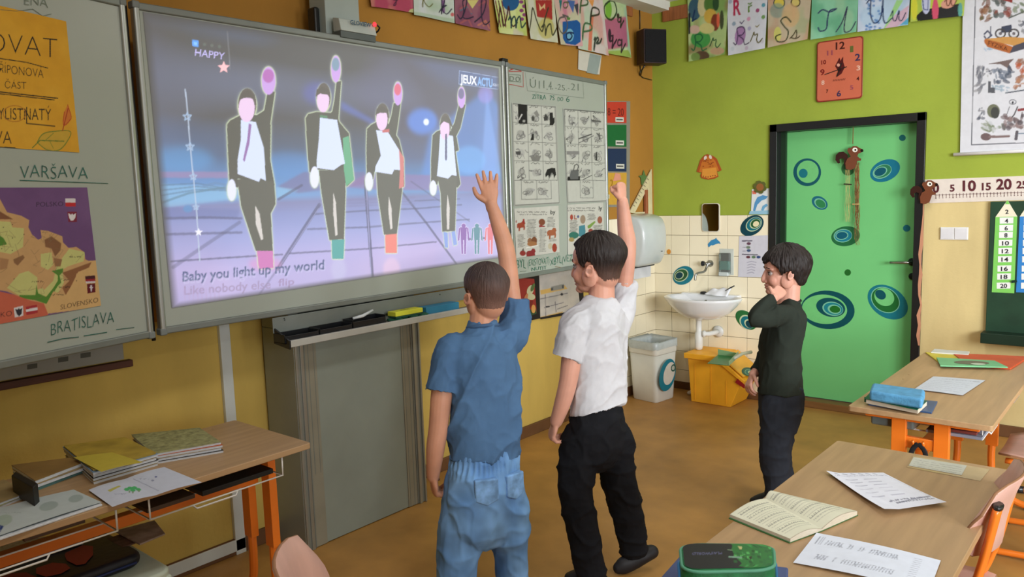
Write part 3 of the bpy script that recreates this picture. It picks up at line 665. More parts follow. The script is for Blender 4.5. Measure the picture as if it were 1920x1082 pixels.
# --- the projected picture, drawn on a fine grid of the board
q = [(268, 22), (935, 128), (948, 482), (322, 578)]
cv = Canvas(600, 350, (0, 0, 0), q)
K = lambda x, y: (240+x*.375, y*.375)
K2 = lambda x, y: (260+x*.3646, 340+y*.3646)
hh, ww = cv.a.shape[:2]
vv = np.linspace(0, 1, hh)[:, None]; uu = np.linspace(0, 1, ww)[None]
def S3(c): return np.array(S(*c))
stops = [(0, (40, 42, 46)), (.33, (42, 44, 54)), (.47, (40, 72, 112)), (.57, (50, 124, 186)), (.625, (84, 140, 196)), (.65, (108, 112, 164)), (.69, (122, 132, 188)), (.78, (156, 158, 212)), (.88, (186, 172, 222)), (1, (180, 164, 212))]
tv = vv[:, 0]; A_ = np.stack([np.interp(tv, [s_[0] for s_ in stops], [S(*s_[1])[k] for s_ in stops]) for k in range(3)], 1)
cv.a[:] = A_[:, None, :]
cv.wash([(60, 120, 200), (150, 170, 230), (90, 80, 150)], 5, 3, .16)
# aurora beams and lights
cv.poly([(912, 168), (806, 250), (790, 330), (930, 330), (935, 200)], (60, 130, 220), .55, 14)
cv.poly([(912, 170), (902, 330), (940, 330)], (110, 160, 235), .5, 8); cv.poly([(640, 190), (700, 225), (712, 240), (640, 205)], (70, 100, 200), .5, 8)
cv.ell(594, 175, 26, 20, (70, 80, 180), 0, .5, 14); cv.ell(792, 228, 28, 24, (60, 130, 235), 0, .7, 12); cv.ell(799, 229, 5, 6, (230, 242, 255), 0, 1, 3)
cv.ell(880, 300, 30, 26, (90, 170, 240), 0, .5, 10); cv.ell(910, 178, 14, 16, (150, 130, 220), 0, .5, 8); cv.ell(340, 300, 60, 24, (60, 150, 215), 0, .5, 16); cv.ell(540, 310, 60, 24, (60, 140, 215), 0, .45, 16)
# sea and far stage
cv.poly([(300, 322), (440, 322), (430, 334), (300, 333)], (150, 110, 160), .6, 3); cv.poly([(300, 345), (446, 350), (446, 372), (304, 390)], (130, 190, 225), .5, 4)
for i in range(3): cv.line([K2(120, 20+i*26), K2(300, 10+i*16), K2(470, 40+i*4)], 2, (40, 90, 130), .6, 1)
cv.line([K(380, 930), K(440, 915), K(520, 930)], 4, (70, 120, 170), .7, 1); cv.line([K2(120, 110), K2(260, 60), K2(450, 30)], 3, (60, 110, 140), .7, 1)
cv.poly([(520, 350), (570, 322), (684, 322), (690, 345), (560, 362)], (96, 84, 140), .7, 4); cv.poly([(640, 350), (690, 325), (936, 332), (944, 360), (700, 355)], (130, 86, 150), .6, 4)
cv.poly([(518, 350), (560, 356), (520, 372)], (130, 190, 225), .5, 3)
cv.poly([(304, 388), (450, 392), (446, 408), (300, 412)], (86, 100, 164), .6, 4)
LC = (34, 40, 96)
for ln, w_, a_ in (([K2(120, 190), K2(360, 185), K2(530, 190)], 3.5, .6), ([K2(900, 168), K2(1170, 150), K2(1430, 140), K2(1660, 120)], 3, .6), ([K2(120, 272), K2(530, 262)], 3.5, .6), ([K2(870, 245), K2(1180, 235), K2(1480, 210), K2(1700, 195)], 3.2, .6), ([K2(170, 410), K2(560, 385), K2(740, 375)], 2.5, .75), ([K2(770, 370), K2(1190, 345), K2(1530, 310)], 2.8, .7),
    ([K2(560, 600), K2(1195, 520), K2(1650, 460)], 2.5, .7), ([K2(930, 120), K2(715, 450)], 6, .75), ([K2(715, 450), K2(610, 595)], 3, .4), ([K2(1165, 0), K2(1205, 525)], 6.5, .8), ([K2(1350, 50), K2(1480, 215), K2(1660, 460)], 4.5, .75), ([K2(520, 210), K2(340, 330), K2(180, 440)], 5, .45), ([K2(840, 20), K2(720, 92)], 4, .7), ([K2(1400, 0), K2(1700, 205)], 3, .45), ([K2(1420, 100), K2(1650, 90)], 2.5, .5)):
    cv.line(ln, w_, LC, a_, 1.2)
cv.line([K2(1170, 10), K2(1198, 525)], 1.5, (170, 170, 220), .7); cv.line([K2(925, 140), K2(720, 445)], 1.2, (160, 160, 210), .6)
for y in (100, 118, 132): cv.line([K2(930, y), K2(1420, y-16)], 2, (100, 100, 160), .5, 1)
cv.ell(*K2(650, 425), 30, 12, (220, 120, 190), 0, .5, 10); cv.ell(734, 505, 16, 22, (230, 190, 215), 0, .5, 8); cv.ell(635, 505, 14, 22, (190, 190, 225), 0, .5, 8)
# side star line
cv.line([(348, 168), (353, 215), (357, 274), (363, 330), (369, 392), (375, 488)], 1.8, (180, 196, 220), .8)
def star(x, y, r, n=5): return [(x+(r if k % 2 == 0 else r*.45)*math.sin(k*PI/n), y-(r if k % 2 == 0 else r*.45)*math.cos(k*PI/n)) for k in range(2*n)]
for x, y, r in ((352, 219, 8), (357, 275, 8), (363, 331, 7), (368, 388, 6)): cv.line(star(x, y, r)+[star(x, y, r)[0]], 1.6, (150, 180, 215), .9)
cv.poly(star(373, 435, 8), (235, 235, 250)); cv.ell(353, 391, 9, 7, (50, 130, 190), 0, .8, 3)
cv.poly([(361, 75), (373, 77), (373, 89), (361, 87)], (60, 150, 240)); cv.poly([(364, 79), (370, 80), (370, 86), (364, 85)], (120, 190, 255))
for i in range(3): cv.ell(384+i*14, 84+i*2, 3, 3, (90, 110, 100), 0, .5)
cv.line([(427, 60), (432, 130)], 1.2, (120, 124, 134), .7)
cv.text('HAPPY', (366, 105), (422, 113), 14, (196, 186, 250), shear=.1); cv.poly(star(420, 127, 12), (255, 190, 196)); 
# dancers
SUIT, SHIRT, SKIN = (44, 46, 32), (206, 218, 244), (230, 196, 232)
def dancer(head, hair, jack, shirt, tie, tcol, trou, slit, shoes, scol, hand, hcol, lhand, lining=None, lcol=None, arm=None):
    m = cv.mask(jack)
    for p in (trou, ell(*head), ell(*hand), ell(*lhand), arm): cv.mask(p, m)
    for s_ in shoes: cv.mask(s_, m)
    if lining: cv.mask(lining, m)
    g = cv.blur(m.astype(float), 3.2*cv.sc); cv.put(np.clip(g*3.2, 0, 1), (206, 222, 160), .8); g = cv.blur(m.astype(float), 8*cv.sc); cv.put(np.clip(g*1.4, 0, 1)*(1-m), (196, 206, 220), .35)
    for p, c in ((jack, SUIT), (arm, SUIT), (trou, (58, 60, 48))): cv.poly(p, c, 1, .6)
    if lining: cv.poly(lining, lcol, 1, .6)
    cv.poly(shirt, SHIRT, 1, .6)
    hx, hy, rx, ry = head; cv.ell(hx, hy-2, rx, ry, (66, 56, 46), 0, 1, .8); cv.ell(hx-1, hy+ry*.18, rx*.88, ry*.86, SKIN, 0, 1, .8); cv.poly(hair, (52, 44, 34), 1, .8)
    cv.poly(tie, tcol); cv.poly(slit, (206, 200, 196), 1, .8)
    for s_ in shoes: cv.poly(s_, scol, 1, .8)
    cv.ell(*hand, (196, 150, 226), 0, 1, 1); cv.ell(hand[0]-.5, hand[1]-hand[3]*.35, hand[2]*.8, hand[3]*.5, hcol, 0, .9, 1.5); cv.ell(*lhand, (222, 226, 250), 0, 1, 1)
dancer((464, 198, 17, 30), [(450, 188), (454, 174), (466, 169), (478, 178), (480, 190), (470, 184), (458, 184)],
  [(426, 234), (432, 226), (452, 216), (482, 216), (498, 206), (508, 235), (507, 300), (515, 345), (517, 382), (505, 392), (470, 340), (446, 335), (447, 352), (431, 348), (428, 290)],
  [(452, 225), (480, 229), (495, 277), (499, 339), (489, 334), (486, 341), (446, 326), (446, 300), (452, 262)], [(467, 231), (472, 234), (468, 270), (459, 304), (456, 300), (464, 262)], (134, 84, 160),
  [(445, 336), (453, 388), (480, 470), (512, 470), (508, 400), (517, 382), (514, 340)], [(479, 385), (487, 400), (494, 448), (490, 450), (480, 420)], [[(482, 470), (512, 470), (513, 502), (486, 504)]], (196, 100, 176), (504, 152, 13, 26), (170, 70, 170), (435, 356, 8, 20), arm=[(486, 222), (496, 206), (502, 172), (516, 172), (506, 240), (500, 250)])
dancer((607, 184, 13, 26), [(592, 182), (594, 168), (604, 163), (616, 168), (620, 186), (614, 178), (600, 176)],
  [(573, 222), (578, 214), (594, 210), (620, 212), (628, 205), (637, 230), (654, 250), (660, 300), (663, 338), (650, 350), (640, 318), (596, 318), (596, 330), (580, 322), (576, 270)],
  [(600, 221), (632, 225), (647, 307), (640, 309), (626, 319), (594, 315), (594, 300), (598, 262)], [(600, 216), (614, 217), (614, 222), (600, 221)], (50, 120, 80),
  [(598, 319), (603, 362), (618, 450), (645, 448), (648, 360), (647, 317)], [(625, 360), (630, 380), (633, 440), (629, 442), (625, 400)], [[(622, 450), (646, 448), (644, 485), (623, 485)]], (34, 152, 150), (630, 130, 9, 25), (90, 140, 160), (590, 332, 8, 20),
  [(643, 259), (654, 255), (664, 337), (649, 349), (645, 319)], (70, 160, 116), [(622, 214), (627, 190), (631, 154), (640, 152), (637, 190), (634, 232)])
dancer((717, 220, 12, 24), [(704, 216), (706, 204), (716, 199), (728, 206), (730, 222), (724, 212), (712, 212)],
  [(688, 242), (696, 234), (708, 228), (726, 230), (734, 240), (748, 262), (757, 300), (758, 350), (748, 352), (742, 320), (702, 322), (700, 336), (688, 336), (687, 280)],
  [(705, 244), (727, 247), (748, 281), (750, 319), (739, 318), (735, 327), (703, 322), (704, 312), (714, 292)], [(717, 244), (730, 242), (730, 248), (717, 249)], (190, 80, 84),
  [(706, 322), (708, 362), (720, 440), (744, 438), (754, 356), (750, 320)], [(729, 368), (734, 390), (736, 428), (732, 430), (728, 395)], [[(722, 440), (744, 438), (744, 474), (723, 474)]], (228, 110, 100), (746, 176, 8, 22), (216, 60, 90), (692, 340, 7, 17),
  [(746, 277), (757, 296), (757, 350), (748, 354), (750, 319)], (200, 104, 104), [(728, 236), (734, 216), (738, 194), (751, 195), (745, 240), (742, 256)])
dancer((835, 238, 10, 23), [(824, 236), (827, 222), (836, 217), (844, 224), (850, 242), (842, 232), (832, 228)],
  [(811, 254), (818, 247), (826, 244), (846, 246), (856, 258), (860, 282), (854, 284), (863, 345), (858, 352), (822, 334), (820, 346), (808, 346), (808, 300)],
  [(825, 251), (849, 255), (856, 330), (847, 328), (840, 335), (819, 330), (822, 300)], [(834.5, 251), (838, 251), (838, 298), (836, 302), (834, 298)], (56, 60, 110),
  [(820, 332), (826, 362), (829, 434), (853, 433), (855, 373), (856, 332)], [(839, 364), (843, 390), (842, 430), (838, 430), (837, 395)], [[(831, 434), (839, 436), (840, 464), (834, 464)], [(846, 434), (853, 433), (857, 458), (850, 460)]], (120, 150, 220), (865, 183, 7, 20), (70, 70, 120), (812, 352, 6, 14),
  arm=[(845, 244), (852, 230), (860, 198), (873, 196), (863, 240), (852, 262)])
# little figures at the lower right
for x, c in ((869, (120, 60, 160)), (894, (40, 120, 140)), (919, (214, 90, 110))):
    P_ = [[(x-6, 426), (x+6, 426), (x+5, 450), (x-5, 450)], [(x-5, 448), (x-1, 448), (x-1, 476), (x-4, 476)], [(x+1, 448), (x+5, 448), (x+4, 476), (x+1, 476)], [(x-9, 428), (x-6, 426), (x-8, 450), (x-11, 452)], [(x+6, 426), (x+9, 428), (x+11, 452), (x+8, 450)], ell(x, 423, 4, 4)]
    m = np.zeros(cv.a.shape[:2], bool)
    for p in P_: cv.mask(p, m)
    cv.put(np.clip(cv.blur(m.astype(float), 2*cv.sc)*3, 0, 1), (226, 214, 246)); cv.put(m, c)
cv.ell(881, 448, 2, 2, (90, 80, 130)); cv.ell(907, 446, 2, 2, (90, 80, 130))
# logo and song words
cv.poly([(861, 133), (936, 146), (934, 168), (860, 158)], (44, 74, 132), .95, 1); cv.line([(861, 133), (936, 146), (934, 168), (860, 158), (861, 133)], 1, (150, 170, 210))
cv.text('JEUX', (863, 155), (894, 160), 16, (240, 244, 255), off=.03); cv.text('ACTU', (895, 160), (923, 164), 16, (120, 176, 240), off=.03); cv.text('.com', (923, 161), (936, 163), 7, (220, 230, 250))
cv.text('Baby you light up my world', (343, 527), (608, 504), 19, (20, 56, 120), off=.018)
cv.text('Baby you light up my world', (345, 532), (610, 507), 18, (210, 210, 244), .25, off=.01)
cv.text('Like nobody else', (346, 552), (508, 540), 17, (140, 116, 160), .75, blur=.8, off=.012); cv.text('flip', (522, 536), (552, 533), 14, (140, 110, 160), .8, off=.012)
for i in range(9): x = 347+i*8; cv.line([(x, 540), (x+.5, 562)], 1.5, (170, 140, 190), .4, 1)
for _k in range(3): cv.a[..., _k] = cv.blur(cv.a[..., _k], 1.1)
edge = np.clip(np.minimum(np.minimum(uu, 1-uu)*60, np.minimum(vv*30, (1-vv)*45)), 0, 1); cv.a *= edge[..., None]
m_proj = paintmat('projected_light', .5, emit=1.0, base=(132, 134, 136))
sheet('projected_picture', FB, q, cv, m_proj, off=.0012, parent=wb)

# --- right wing
d = Vector((-.060, .998, 0)); FWR = Frame(FB.px(951, 320, 0), d, (0, 0, 1)); FWR.o = FWR.P(.0, 0, 0); FWR.o.z = 0
a1, _ = FWR.ab(1138, 300)
wr = board('right_wing_whiteboard', FWR, .012, a1, BZ0-.008, BZ1-.002, 'whiteboard wing at right carrying black and white worksheets')
MB().tube([FWR.P(.0, BZ0-.02, -.012), FWR.P(.0, BZ1+.015, -.012)], .008, 8).build('hinge_rod', m_alug, wr, smooth=True)
MB().box(-.02, .03, BZ1+.002, BZ1+.02, -.02, .01).build('hinge_cap', m_black, wr, F=FWR.M(), bevel=.003)
m_gmark = mat('green_marker', (46, 112, 90), .6, .2, 60); m_dmark = mat('faded_marker', (110, 122, 108), .6, .2, 60); m_rmark = mat('red_marker', (170, 70, 66), .6)
def hwords(F, L_, par, off=.0016):
    for st, p0, p1, h, m, th in L_: write(F, st, p0, p1, h, m, par, off=off, thin=th, jit=.6, name='handwriting')
def hline(F, pts, w, m, par, off=.0016, name='pen_line'):
    B = MB()
    for a, b in zip(pts[:-1], pts[1:]): seg(B, F, a, b, w, off)
    B.build(name, m, par, fix=False)
hwords(FWR, [('Ú', (994, 162), (1005, 165), 17, m_dmark, -.012), ('11.', (1011, 165), (1027, 168), 16, m_dmark, -.012), ('4.', (1029, 168), (1037, 169), 17, m_dmark, -.012), ('-25.-', (1041, 168), (1068, 170), 11, m_dmark, -.018), ('21', (1071, 168), (1085, 171), 14, m_dmark, -.016),
   ('ZÍTRA', (998, 185), (1024, 187), 9, m_gmark, -.01), ('7S', (1031, 187), (1040, 188.5), 9, m_gmark, -.01), ('DO', (1046, 189), (1056, 190), 8, m_gmark, -.01), ('6', (1062, 190), (1068, 191), 11, m_gmark, -.014)], wr)
hline(FWR, [(985, 135), (989, 170), (1095, 184), (1093, 152)], .0016, m_dmark, wr)
hline(FWR, [(950, 158), (962, 159), (980, 163)], .003, m_rmark, wr); hline(FWR, [(981, 134), (981.5, 164)], .003, m_rmark, wr)
hline(FWR, [(951, 134), (965, 127), (978, 134), (951, 134)], .004, m_rmark, wr); hline(FWR, [(955, 132), (965, 129), (974, 132)], .003, m_rmark, wr)
hwords(FWR, [('D', (956, 151), (964, 152), 10, m_dmark, 0), ('O', (967, 152), (975, 153), 10, m_dmark, 0)], wr)
hline(FWR, [(954, 139), (976, 141), (977, 154), (955, 152), (954, 139)], .003, m_dmark, wr)
hwords(FWR, [('BYL', (969, 502), (986, 503), 17, m_gmark, -.01), ('(EXISTOVAT)', (990, 499), (1030, 494), 13, m_gmark, -.014), ('X', (1032, 497), (1038, 496), 12, m_gmark, -.01), ('BÝL', (1039, 496), (1053, 493), 15, m_gmark, -.01), ('(VĚŽE', (1054, 493), (1078, 488), 13, m_gmark, -.014), ('NUTIT', (997, 508), (1025, 505), 7, m_gmark, -.005)], wr)
hline(FWR, [(975, 509), (987, 508)], .003, m_dmark, wr); hline(FWR, [(1041, 500), (1056, 502)], .003, mat('brown_marker', (130, 104, 70), .6), wr)
# the four sheets
def picsheet(q, cells, black, label, seed, extra):
    cv = Canvas(96, 190, (188, 190, 182), q); r = random.Random(seed)
    c0 = hm(homog(UQ, q), [(.02, .012), (.98, .012), (.98, .988), (.02, .988)]); cv.line(list(map(tuple, c0))+[tuple(c0[0])], 1, (96, 98, 94))
    H = homog(UQ, cells)
    def cq(x0, y0, x1, y1): return [tuple(p) for p in hm(H, [(x0, y0), (x1, y0), (x1, y1), (x0, y1)])]
    L_ = [(c/3, rr/5, (c+1)/3, (rr+1)/5) for rr in range(4) for c in range(3)]+extra
    for i, b in enumerate(L_):
        k = cq(*b); cv.line(k+[k[0]], .9, (110, 112, 108)); x0, y0 = k[0]; w_ = k[1][0]-x0; h_ = k[3][1]-y0
        cv.scribble(x0+2+w_*.08, x0+w_*.8, y0+5.5, 3.5, .9, (50, 50, 50), seed*50+i)
        for n in range(5):
            x, y = x0+w_*r.uniform(.2, .8), y0+h_*r.uniform(.4, .85); g = r.choice((70, 110, 140, 155)); cv.line([(x, y), (x+r.uniform(-5, 5), y+r.uniform(-6, 6)), (x+r.uniform(-7, 7), y+r.uniform(-6, 6))], r.uniform(.8, 1.6), (g, g, g), smooth=True)
        for n in range(2): x, y = x0+w_*r.uniform(.25, .75), y0+h_*r.uniform(.45, .8); e = ell(x, y, r.uniform(2, 5), r.uniform(2, 6)); cv.line(e+[e[0]], .9, (90, 90, 88)); 
        g = r.choice((120, 140, 158)); cv.ell(x0+w_*.5, y0+h_*.6, w_*.25, h_*.2, (g, g, g-2), 0, .5, 1.5)
    for p, c in black: cv.poly(p, c)
    return cv, q
e_ = lambda x, y: (950+x*.18482, 190+y*.18482)
cv, q = picsheet([(960, 193), (1043, 199), (1050, 382), (964, 387)], [e_(65, 25), e_(487, 62), e_(520, 990), e_(85, 1000)],
  [([e_(115, 28), e_(207, 38), e_(210, 232), e_(122, 228)], (28, 28, 28)), ([e_(150, 130), e_(165, 135), e_(130, 195), e_(122, 190)], (190, 190, 186)), ([e_(165, 190), e_(190, 192), e_(188, 216), e_(163, 214)], (150, 150, 146)), ([e_(435, 118), e_(465, 115), e_(470, 175), e_(484, 160), e_(484, 220), e_(465, 245), e_(435, 244)], (30, 30, 30)),
   ([e_(375, 165), e_(395, 125), e_(418, 165), e_(415, 198), e_(378, 198)], (60, 60, 60)), ([e_(262, 330), e_(275, 330), e_(278, 395), e_(240, 398)], (30, 30, 30)), ([e_(410, 690), e_(450, 675), e_(490, 675), e_(500, 745), e_(490, 755), e_(480, 785), e_(472, 740), e_(455, 720), (1028, 336), e_(430, 800), e_(420, 745), e_(395, 770), e_(390, 740)], (30, 30, 30)), ([e_(240, 560), e_(350, 550), e_(330, 605), e_(260, 608)], (120, 120, 116)), ([e_(90, 510), e_(145, 505), e_(140, 545), e_(100, 540)], (70, 70, 70)), ([e_(275, 120), e_(305, 90), e_(333, 145), e_(305, 165)], (130, 130, 126)), ([e_(250, 165), e_(268, 145), e_(285, 170), e_(280, 200), e_(255, 200)], (70, 70, 68))],
  '', 1, [(.15, .8, .5, .995), (.5, .8, .84, .995)])
sheet('worksheet', FWR, q, cv, off=.0025, label='black and white picture worksheet beside the projected video, with a black cat', cat='worksheet', group='worksheets on the right wing')
cv, q = picsheet([(1056, 203), (1137, 210), (1139, 378), (1064, 381)], [e_(592, 80), e_(980, 108), e_(1005, 985), e_(602, 980)],
  [([e_(620, 762), e_(745, 760), e_(746, 803), e_(620, 803)], (28, 28, 28)), ([e_(640, 760), e_(655, 700), e_(730, 690), e_(728, 790), e_(650, 790)], (96, 98, 98)), ([e_(610, 505), e_(738, 505), e_(738, 540), e_(610, 540)], (130, 130, 128)), ([e_(900, 520), e_(915, 515), e_(918, 598), e_(900, 600)], (50, 50, 50)), ([e_(865, 190), e_(955, 200), e_(955, 215), e_(865, 208)], (80, 80, 78)), ([e_(930, 320), e_(942, 320), e_(945, 390), e_(935, 390)], (70, 70, 68)), ([e_(775, 790), e_(865, 745), e_(866, 752), e_(778, 797)], (60, 60, 58))],
  '', 2, [(.36, .8, .68, .995)])
cv.line([e_(680, 700), e_(690, 650), e_(715, 635), e_(730, 660), e_(715, 700)], 1.6, (70, 70, 70)); cv.line([e_(735, 380), e_(860, 335)], 2, (70, 70, 70)); cv.line([e_(730, 425), e_(880, 350)], 1.2, (90, 90, 90))
sheet('worksheet', FWR, q, cv, off=.0025, label='black and white picture worksheet at the free edge, with a handbag drawing', cat='worksheet', group='worksheets on the right wing')
g_ = lambda x, y: (950+x*.2033, 380+y*.2033)
def bysheet(q, word, wp, pics, label, seed, col0=72):
    cv = Canvas(96, 110, (196, 196, 188), q); cv.text(word, wp[0], wp[1], 8, (30, 30, 30), off=.02)
    x0 = q[0][0]; 
    for j in range(2): cv.scribble(wp[0][0]-62+j*5, wp[0][0]-6, wp[0][1]-3+j*4.5, 2.2, .9, (70, 70, 68), seed+j)
    for (a, b, y0, y1) in col0:
        y = y0
        while y < y1: cv.line([g_(a+random.Random(y+a).uniform(0, 12), y), g_(b-random.Random(y).uniform(0, 20), y-4)], 1.0, (96, 96, 92), .9); y += 12
    for p, c in pics: cv.poly([g_(*k) for k in p], c, 1, .5)
    sheet('reading_sheet', FWR, q, cv, off=.0025, label=label, cat='worksheet', group='worksheets on the right wing')
E1, E2 = (150, 66, 44), (126, 48, 40)
an = lambda x, y, s=1: [(x+a*s, y+b*s) for a, b in ((0, 20), (15, 5), (45, 0), (60, -20), (80, -15), (88, 10), (80, 20), (85, 50), (78, 75), (68, 75), (68, 50), (35, 55), (32, 85), (20, 88), (18, 50), (5, 60))]
bysheet([g_(70, 55), g_(478, 28), g_(487, 455), g_(88, 512)], 'by', (g_(402, 108), g_(448, 104)),
  [(an(95, 185, .9), E1), ([(150, 152), (165, 150), (166, 195), (150, 196)], (150, 40, 40)), ([(85, 170), (95, 160), (95, 185), (88, 188)], (140, 40, 40)), (ell(325, 180, 30, 30), (124, 70, 48)), ([(300, 205), (350, 215), (355, 225), (300, 228)], (140, 50, 50)), (an(370, 250), (158, 92, 60)), (ell(215, 355, 22, 30), (140, 100, 70)), (ell(255, 350, 26, 36), (120, 74, 46)), (ell(235, 380, 45, 24), (158, 110, 70)), (an(180, 440, 1), (134, 44, 46)), ([(178, 412), (290, 388), (290, 396), (180, 420)], (225, 225, 218)), (ell(150, 465, 28, 24), (140, 50, 46)), ([(140, 440), (155, 415), (165, 445)], (100, 90, 80)), (ell(440, 415, 22, 40), (150, 60, 42)), (ell(400, 400, 20, 28), (184, 176, 150))],
  'printed reading sheet headed by with red animals, below the black cat worksheet', 11, [(185, 275, 160, 320), (100, 170, 300, 420), (370, 445, 140, 230), (298, 365, 245, 460), (385, 460, 330, 365)])
bysheet([g_(560, 20), g_(890, -2), g_(905, 420), g_(565, 480)], 'ly', (g_(848, 72), g_(880, 68)),
  [(ell(600, 135, 14, 26), (160, 66, 50)), ([(622, 115), (632, 115), (632, 145), (648, 145), (648, 156), (622, 156)], (150, 70, 50)), (ell(660, 130, 10, 14), (90, 90, 130)), (ell(703, 155, 24, 40), (150, 130, 110)), ([(668, 215), (722, 205), (728, 270), (715, 320), (665, 310)], (70, 130, 144)), (ell(620, 300, 45, 32), (50, 110, 96)), ([(745, 215), (810, 170), (820, 180), (770, 235), (748, 238)], (120, 150, 70)), (ell(858, 160, 22, 34), (150, 90, 70)), (ell(775, 262, 22, 22), (140, 70, 60)), (ell(600, 340, 25, 20), (160, 140, 90))],
  'printed reading sheet headed ly, partly behind the head of the boy in white', 21, [(580, 660, 170, 270), (745, 825, 110, 170), (800, 880, 215, 290), (650, 700, 330, 420)])

# --- left wing
hx, hy = ray(1665, 341).x, ray(1665, 341).y; d = Vector((hx, hy, 0)).normalized()
hp = FB.px(290, 627, .0); FWLf = Frame((hp.x, hp.y, 0), d, (0, 0, 1))
a0, b0 = FWLf.ab(288, 626)
BLZ = FWLf.ab(150, 657)[1]
wl = board('left_wing_whiteboard', FWLf, -1.02, -.008, BZ0-.004, BZ1, 'whiteboard wing at the left photo edge with a map and an orange poster')
MB().tube([FWLf.P(.004, BZ0-.02, -.012), FWLf.P(.004, BZ1+.015, -.012)], .008, 8).build('hinge_rod', m_black, wl, smooth=True)
m_gm2 = mat('dark_green_marker', (44, 96, 84), .6, .25, 50)
hwords(FWLf, [('VARŠAVA', (38, 333), (165, 335), 25, m_gm2, -.018), ('BRATISLAVA', (96, 628), (214, 604), 24, m_gm2, -.018), ('ENA', (46, 8), (90, 14), 18, m_dmark, -.016)], wl)
hline(FWLf, [(37, 338), (120, 341), (203, 344)], .0025, m_gm2, wl); hline(FWLf, [(89, 642), (118, 635), (148, 632)], .003, m_gm2, wl); hline(FWLf, [(157, 630), (201, 623)], .003, m_gm2, wl); hline(FWLf, [(218, 618), (252, 614)], .0025, m_gm2, wl); hline(FWLf, [(0, 18), (30, 21), (62, 17), (80, 30), (97, 26)], .0018, m_dmark, wl)
# orange poster
q = [(-70, -6), (124, 40), (149, 286), (-62, 272)]
cv = Canvas(230, 270, (214, 160, 44), q); cv.wash([(206, 148, 40), (222, 172, 56)], 5, 5, .4)
BK = (36, 34, 30)
def px1(x, y): return (x*.3326, y*.3326)
cv.text('OVAT', px1(-75, 290), px1(322, 330), 40, BK, off=-.024); cv.line([px1(0, 330), px1(150, 352), px1(268, 384)], 1.6, BK); cv.line([px1(-150, 520), px1(0, 518), px1(325, 554)], 1.8, BK); cv.line([px1(-150, 522), px1(0, 528), px1(305, 563)], 1.6, BK)
cv.text('PŘÍPONOVÁ', px1(-30, 405), px1(245, 440), 17, BK, off=-.012); cv.text('ČÁST', px1(28, 497), px1(148, 502), 14, BK, off=-.01)
cv.text('YLISTNATÝ', px1(-10, 672), px1(288, 678), 23, BK, off=-.006); cv.line([px1(150, 605), px1(150, 695), px1(308, 710)], 1.8, BK); cv.text('VA', px1(-30, 806), px1(66, 810), 25, BK, off=-.012); cv.line([px1(-60, 826), px1(85, 832)], 1.8, BK)
e = ell(*px1(82, 640), 21, 15); cv.line(e+[e[0]], 1.2, (176, 110, 40))
lf = [px1(*k) for k in ((210, 800), (240, 755), (300, 740), (395, 740), (375, 800), (330, 845), (270, 845), (230, 820))]; cv.poly(lf, (196, 160, 56)); cv.line(smoothline(lf+[lf[0]]), 1.6, (110, 128, 48)); cv.line([px1(182, 832), px1(225, 790), px1(360, 795)], 1.5, (90, 116, 44)); cv.line([px1(250, 795), px1(300, 750)], 1, (110, 128, 48)); cv.line([px1(280, 795), px1(300, 835)], 1, (110, 128, 48))
lf = [px1(*k) for k in ((380, 590), (400, 655), (390, 680), (365, 705), (355, 690), (362, 630))]; cv.poly(lf, (204, 120, 50)); cv.line(smoothline(lf), 1.6, (182, 76, 36)); cv.line([px1(383, 610), px1(352, 735)], 1.6, (160, 50, 30))
sheet('orange_poster', FWLf, q, cv, off=.0016, label='orange paper poster with black handwriting and leaf drawings', cat='poster')
# map
q = [(-90, 352), (163.5, 351.5), (189.5, 573), (-80, 622)]
cv = Canvas(260, 230, (110, 78, 124), q); cv.wash([(104, 72, 118), (120, 88, 132)], 4, 6, .5)
mp_ = lambda x, y: (x*.3326, 340+y*.3326)
cv.poly([mp_(*k) for k in ((270, 745), (225, 660), (280, 600), (400, 520), (480, 450), (545, 445), (575, 705))], (206, 168, 112))
cv.poly([mp_(*k) for k in ((-300, 900), (-300, 560), (0, 620), (110, 645), (240, 670), (272, 750), (200, 790))], (196, 100, 76))
CZ = [(-300, 60), (0, 100), (40, 175), (120, 195), (165, 220), (160, 260), (180, 300), (215, 330), (235, 320), (228, 275), (270, 280), (350, 310), (355, 345), (385, 375), (430, 370), (475, 400), (480, 440), (515, 455), (505, 485), (440, 510), (400, 590), (370, 640), (300, 620), (262, 690), (170, 670), (100, 645), (40, 620), (-300, 560)]
cz = [mp_(*k) for k in CZ]; mk = cv.mask(cz); cv.put(mk, (198, 158, 108))
def mp2(pts, c, bl=.6): cv.put(cv.mask([mp_(*k) for k in pts]) & mk, c, 1, bl)
mp2([(-20, 225), (60, 230), (70, 260), (135, 265), (130, 370), (60, 410), (-40, 390)], (196, 196, 124)); mp2([(110, 520), (160, 505), (210, 540), (210, 610), (240, 600), (270, 640), (120, 650), (40, 600)], (196, 196, 124)); mp2([(230, 410), (290, 400), (300, 470), (270, 500), (230, 480)], (196, 196, 124)); mp2([(390, 380), (480, 400), (470, 450), (380, 480), (350, 500), (360, 570), (320, 640), (210, 650), (300, 560), (320, 470)], (196, 196, 124))
mp2([(250, 330), (290, 310), (345, 350), (340, 390), (310, 425), (290, 380), (255, 370)], (132, 92, 62), 1.5); mp2([(75, 440), (130, 415), (140, 430), (100, 475), (80, 460)], (140, 102, 68), 1); mp2([(350, 515), (515, 455), (500, 485), (430, 520), (420, 560), (370, 640), (350, 600), (390, 560)], (140, 94, 60), 1); mp2([(-100, 150), (0, 170), (75, 215), (0, 215), (-100, 200)], (128, 84, 56), 1); mp2([(0, 430), (50, 440), (40, 490), (0, 500)], (170, 128, 88), 1); mp2([(300, 430), (350, 440), (340, 480), (310, 480)], (150, 108, 72), 1)
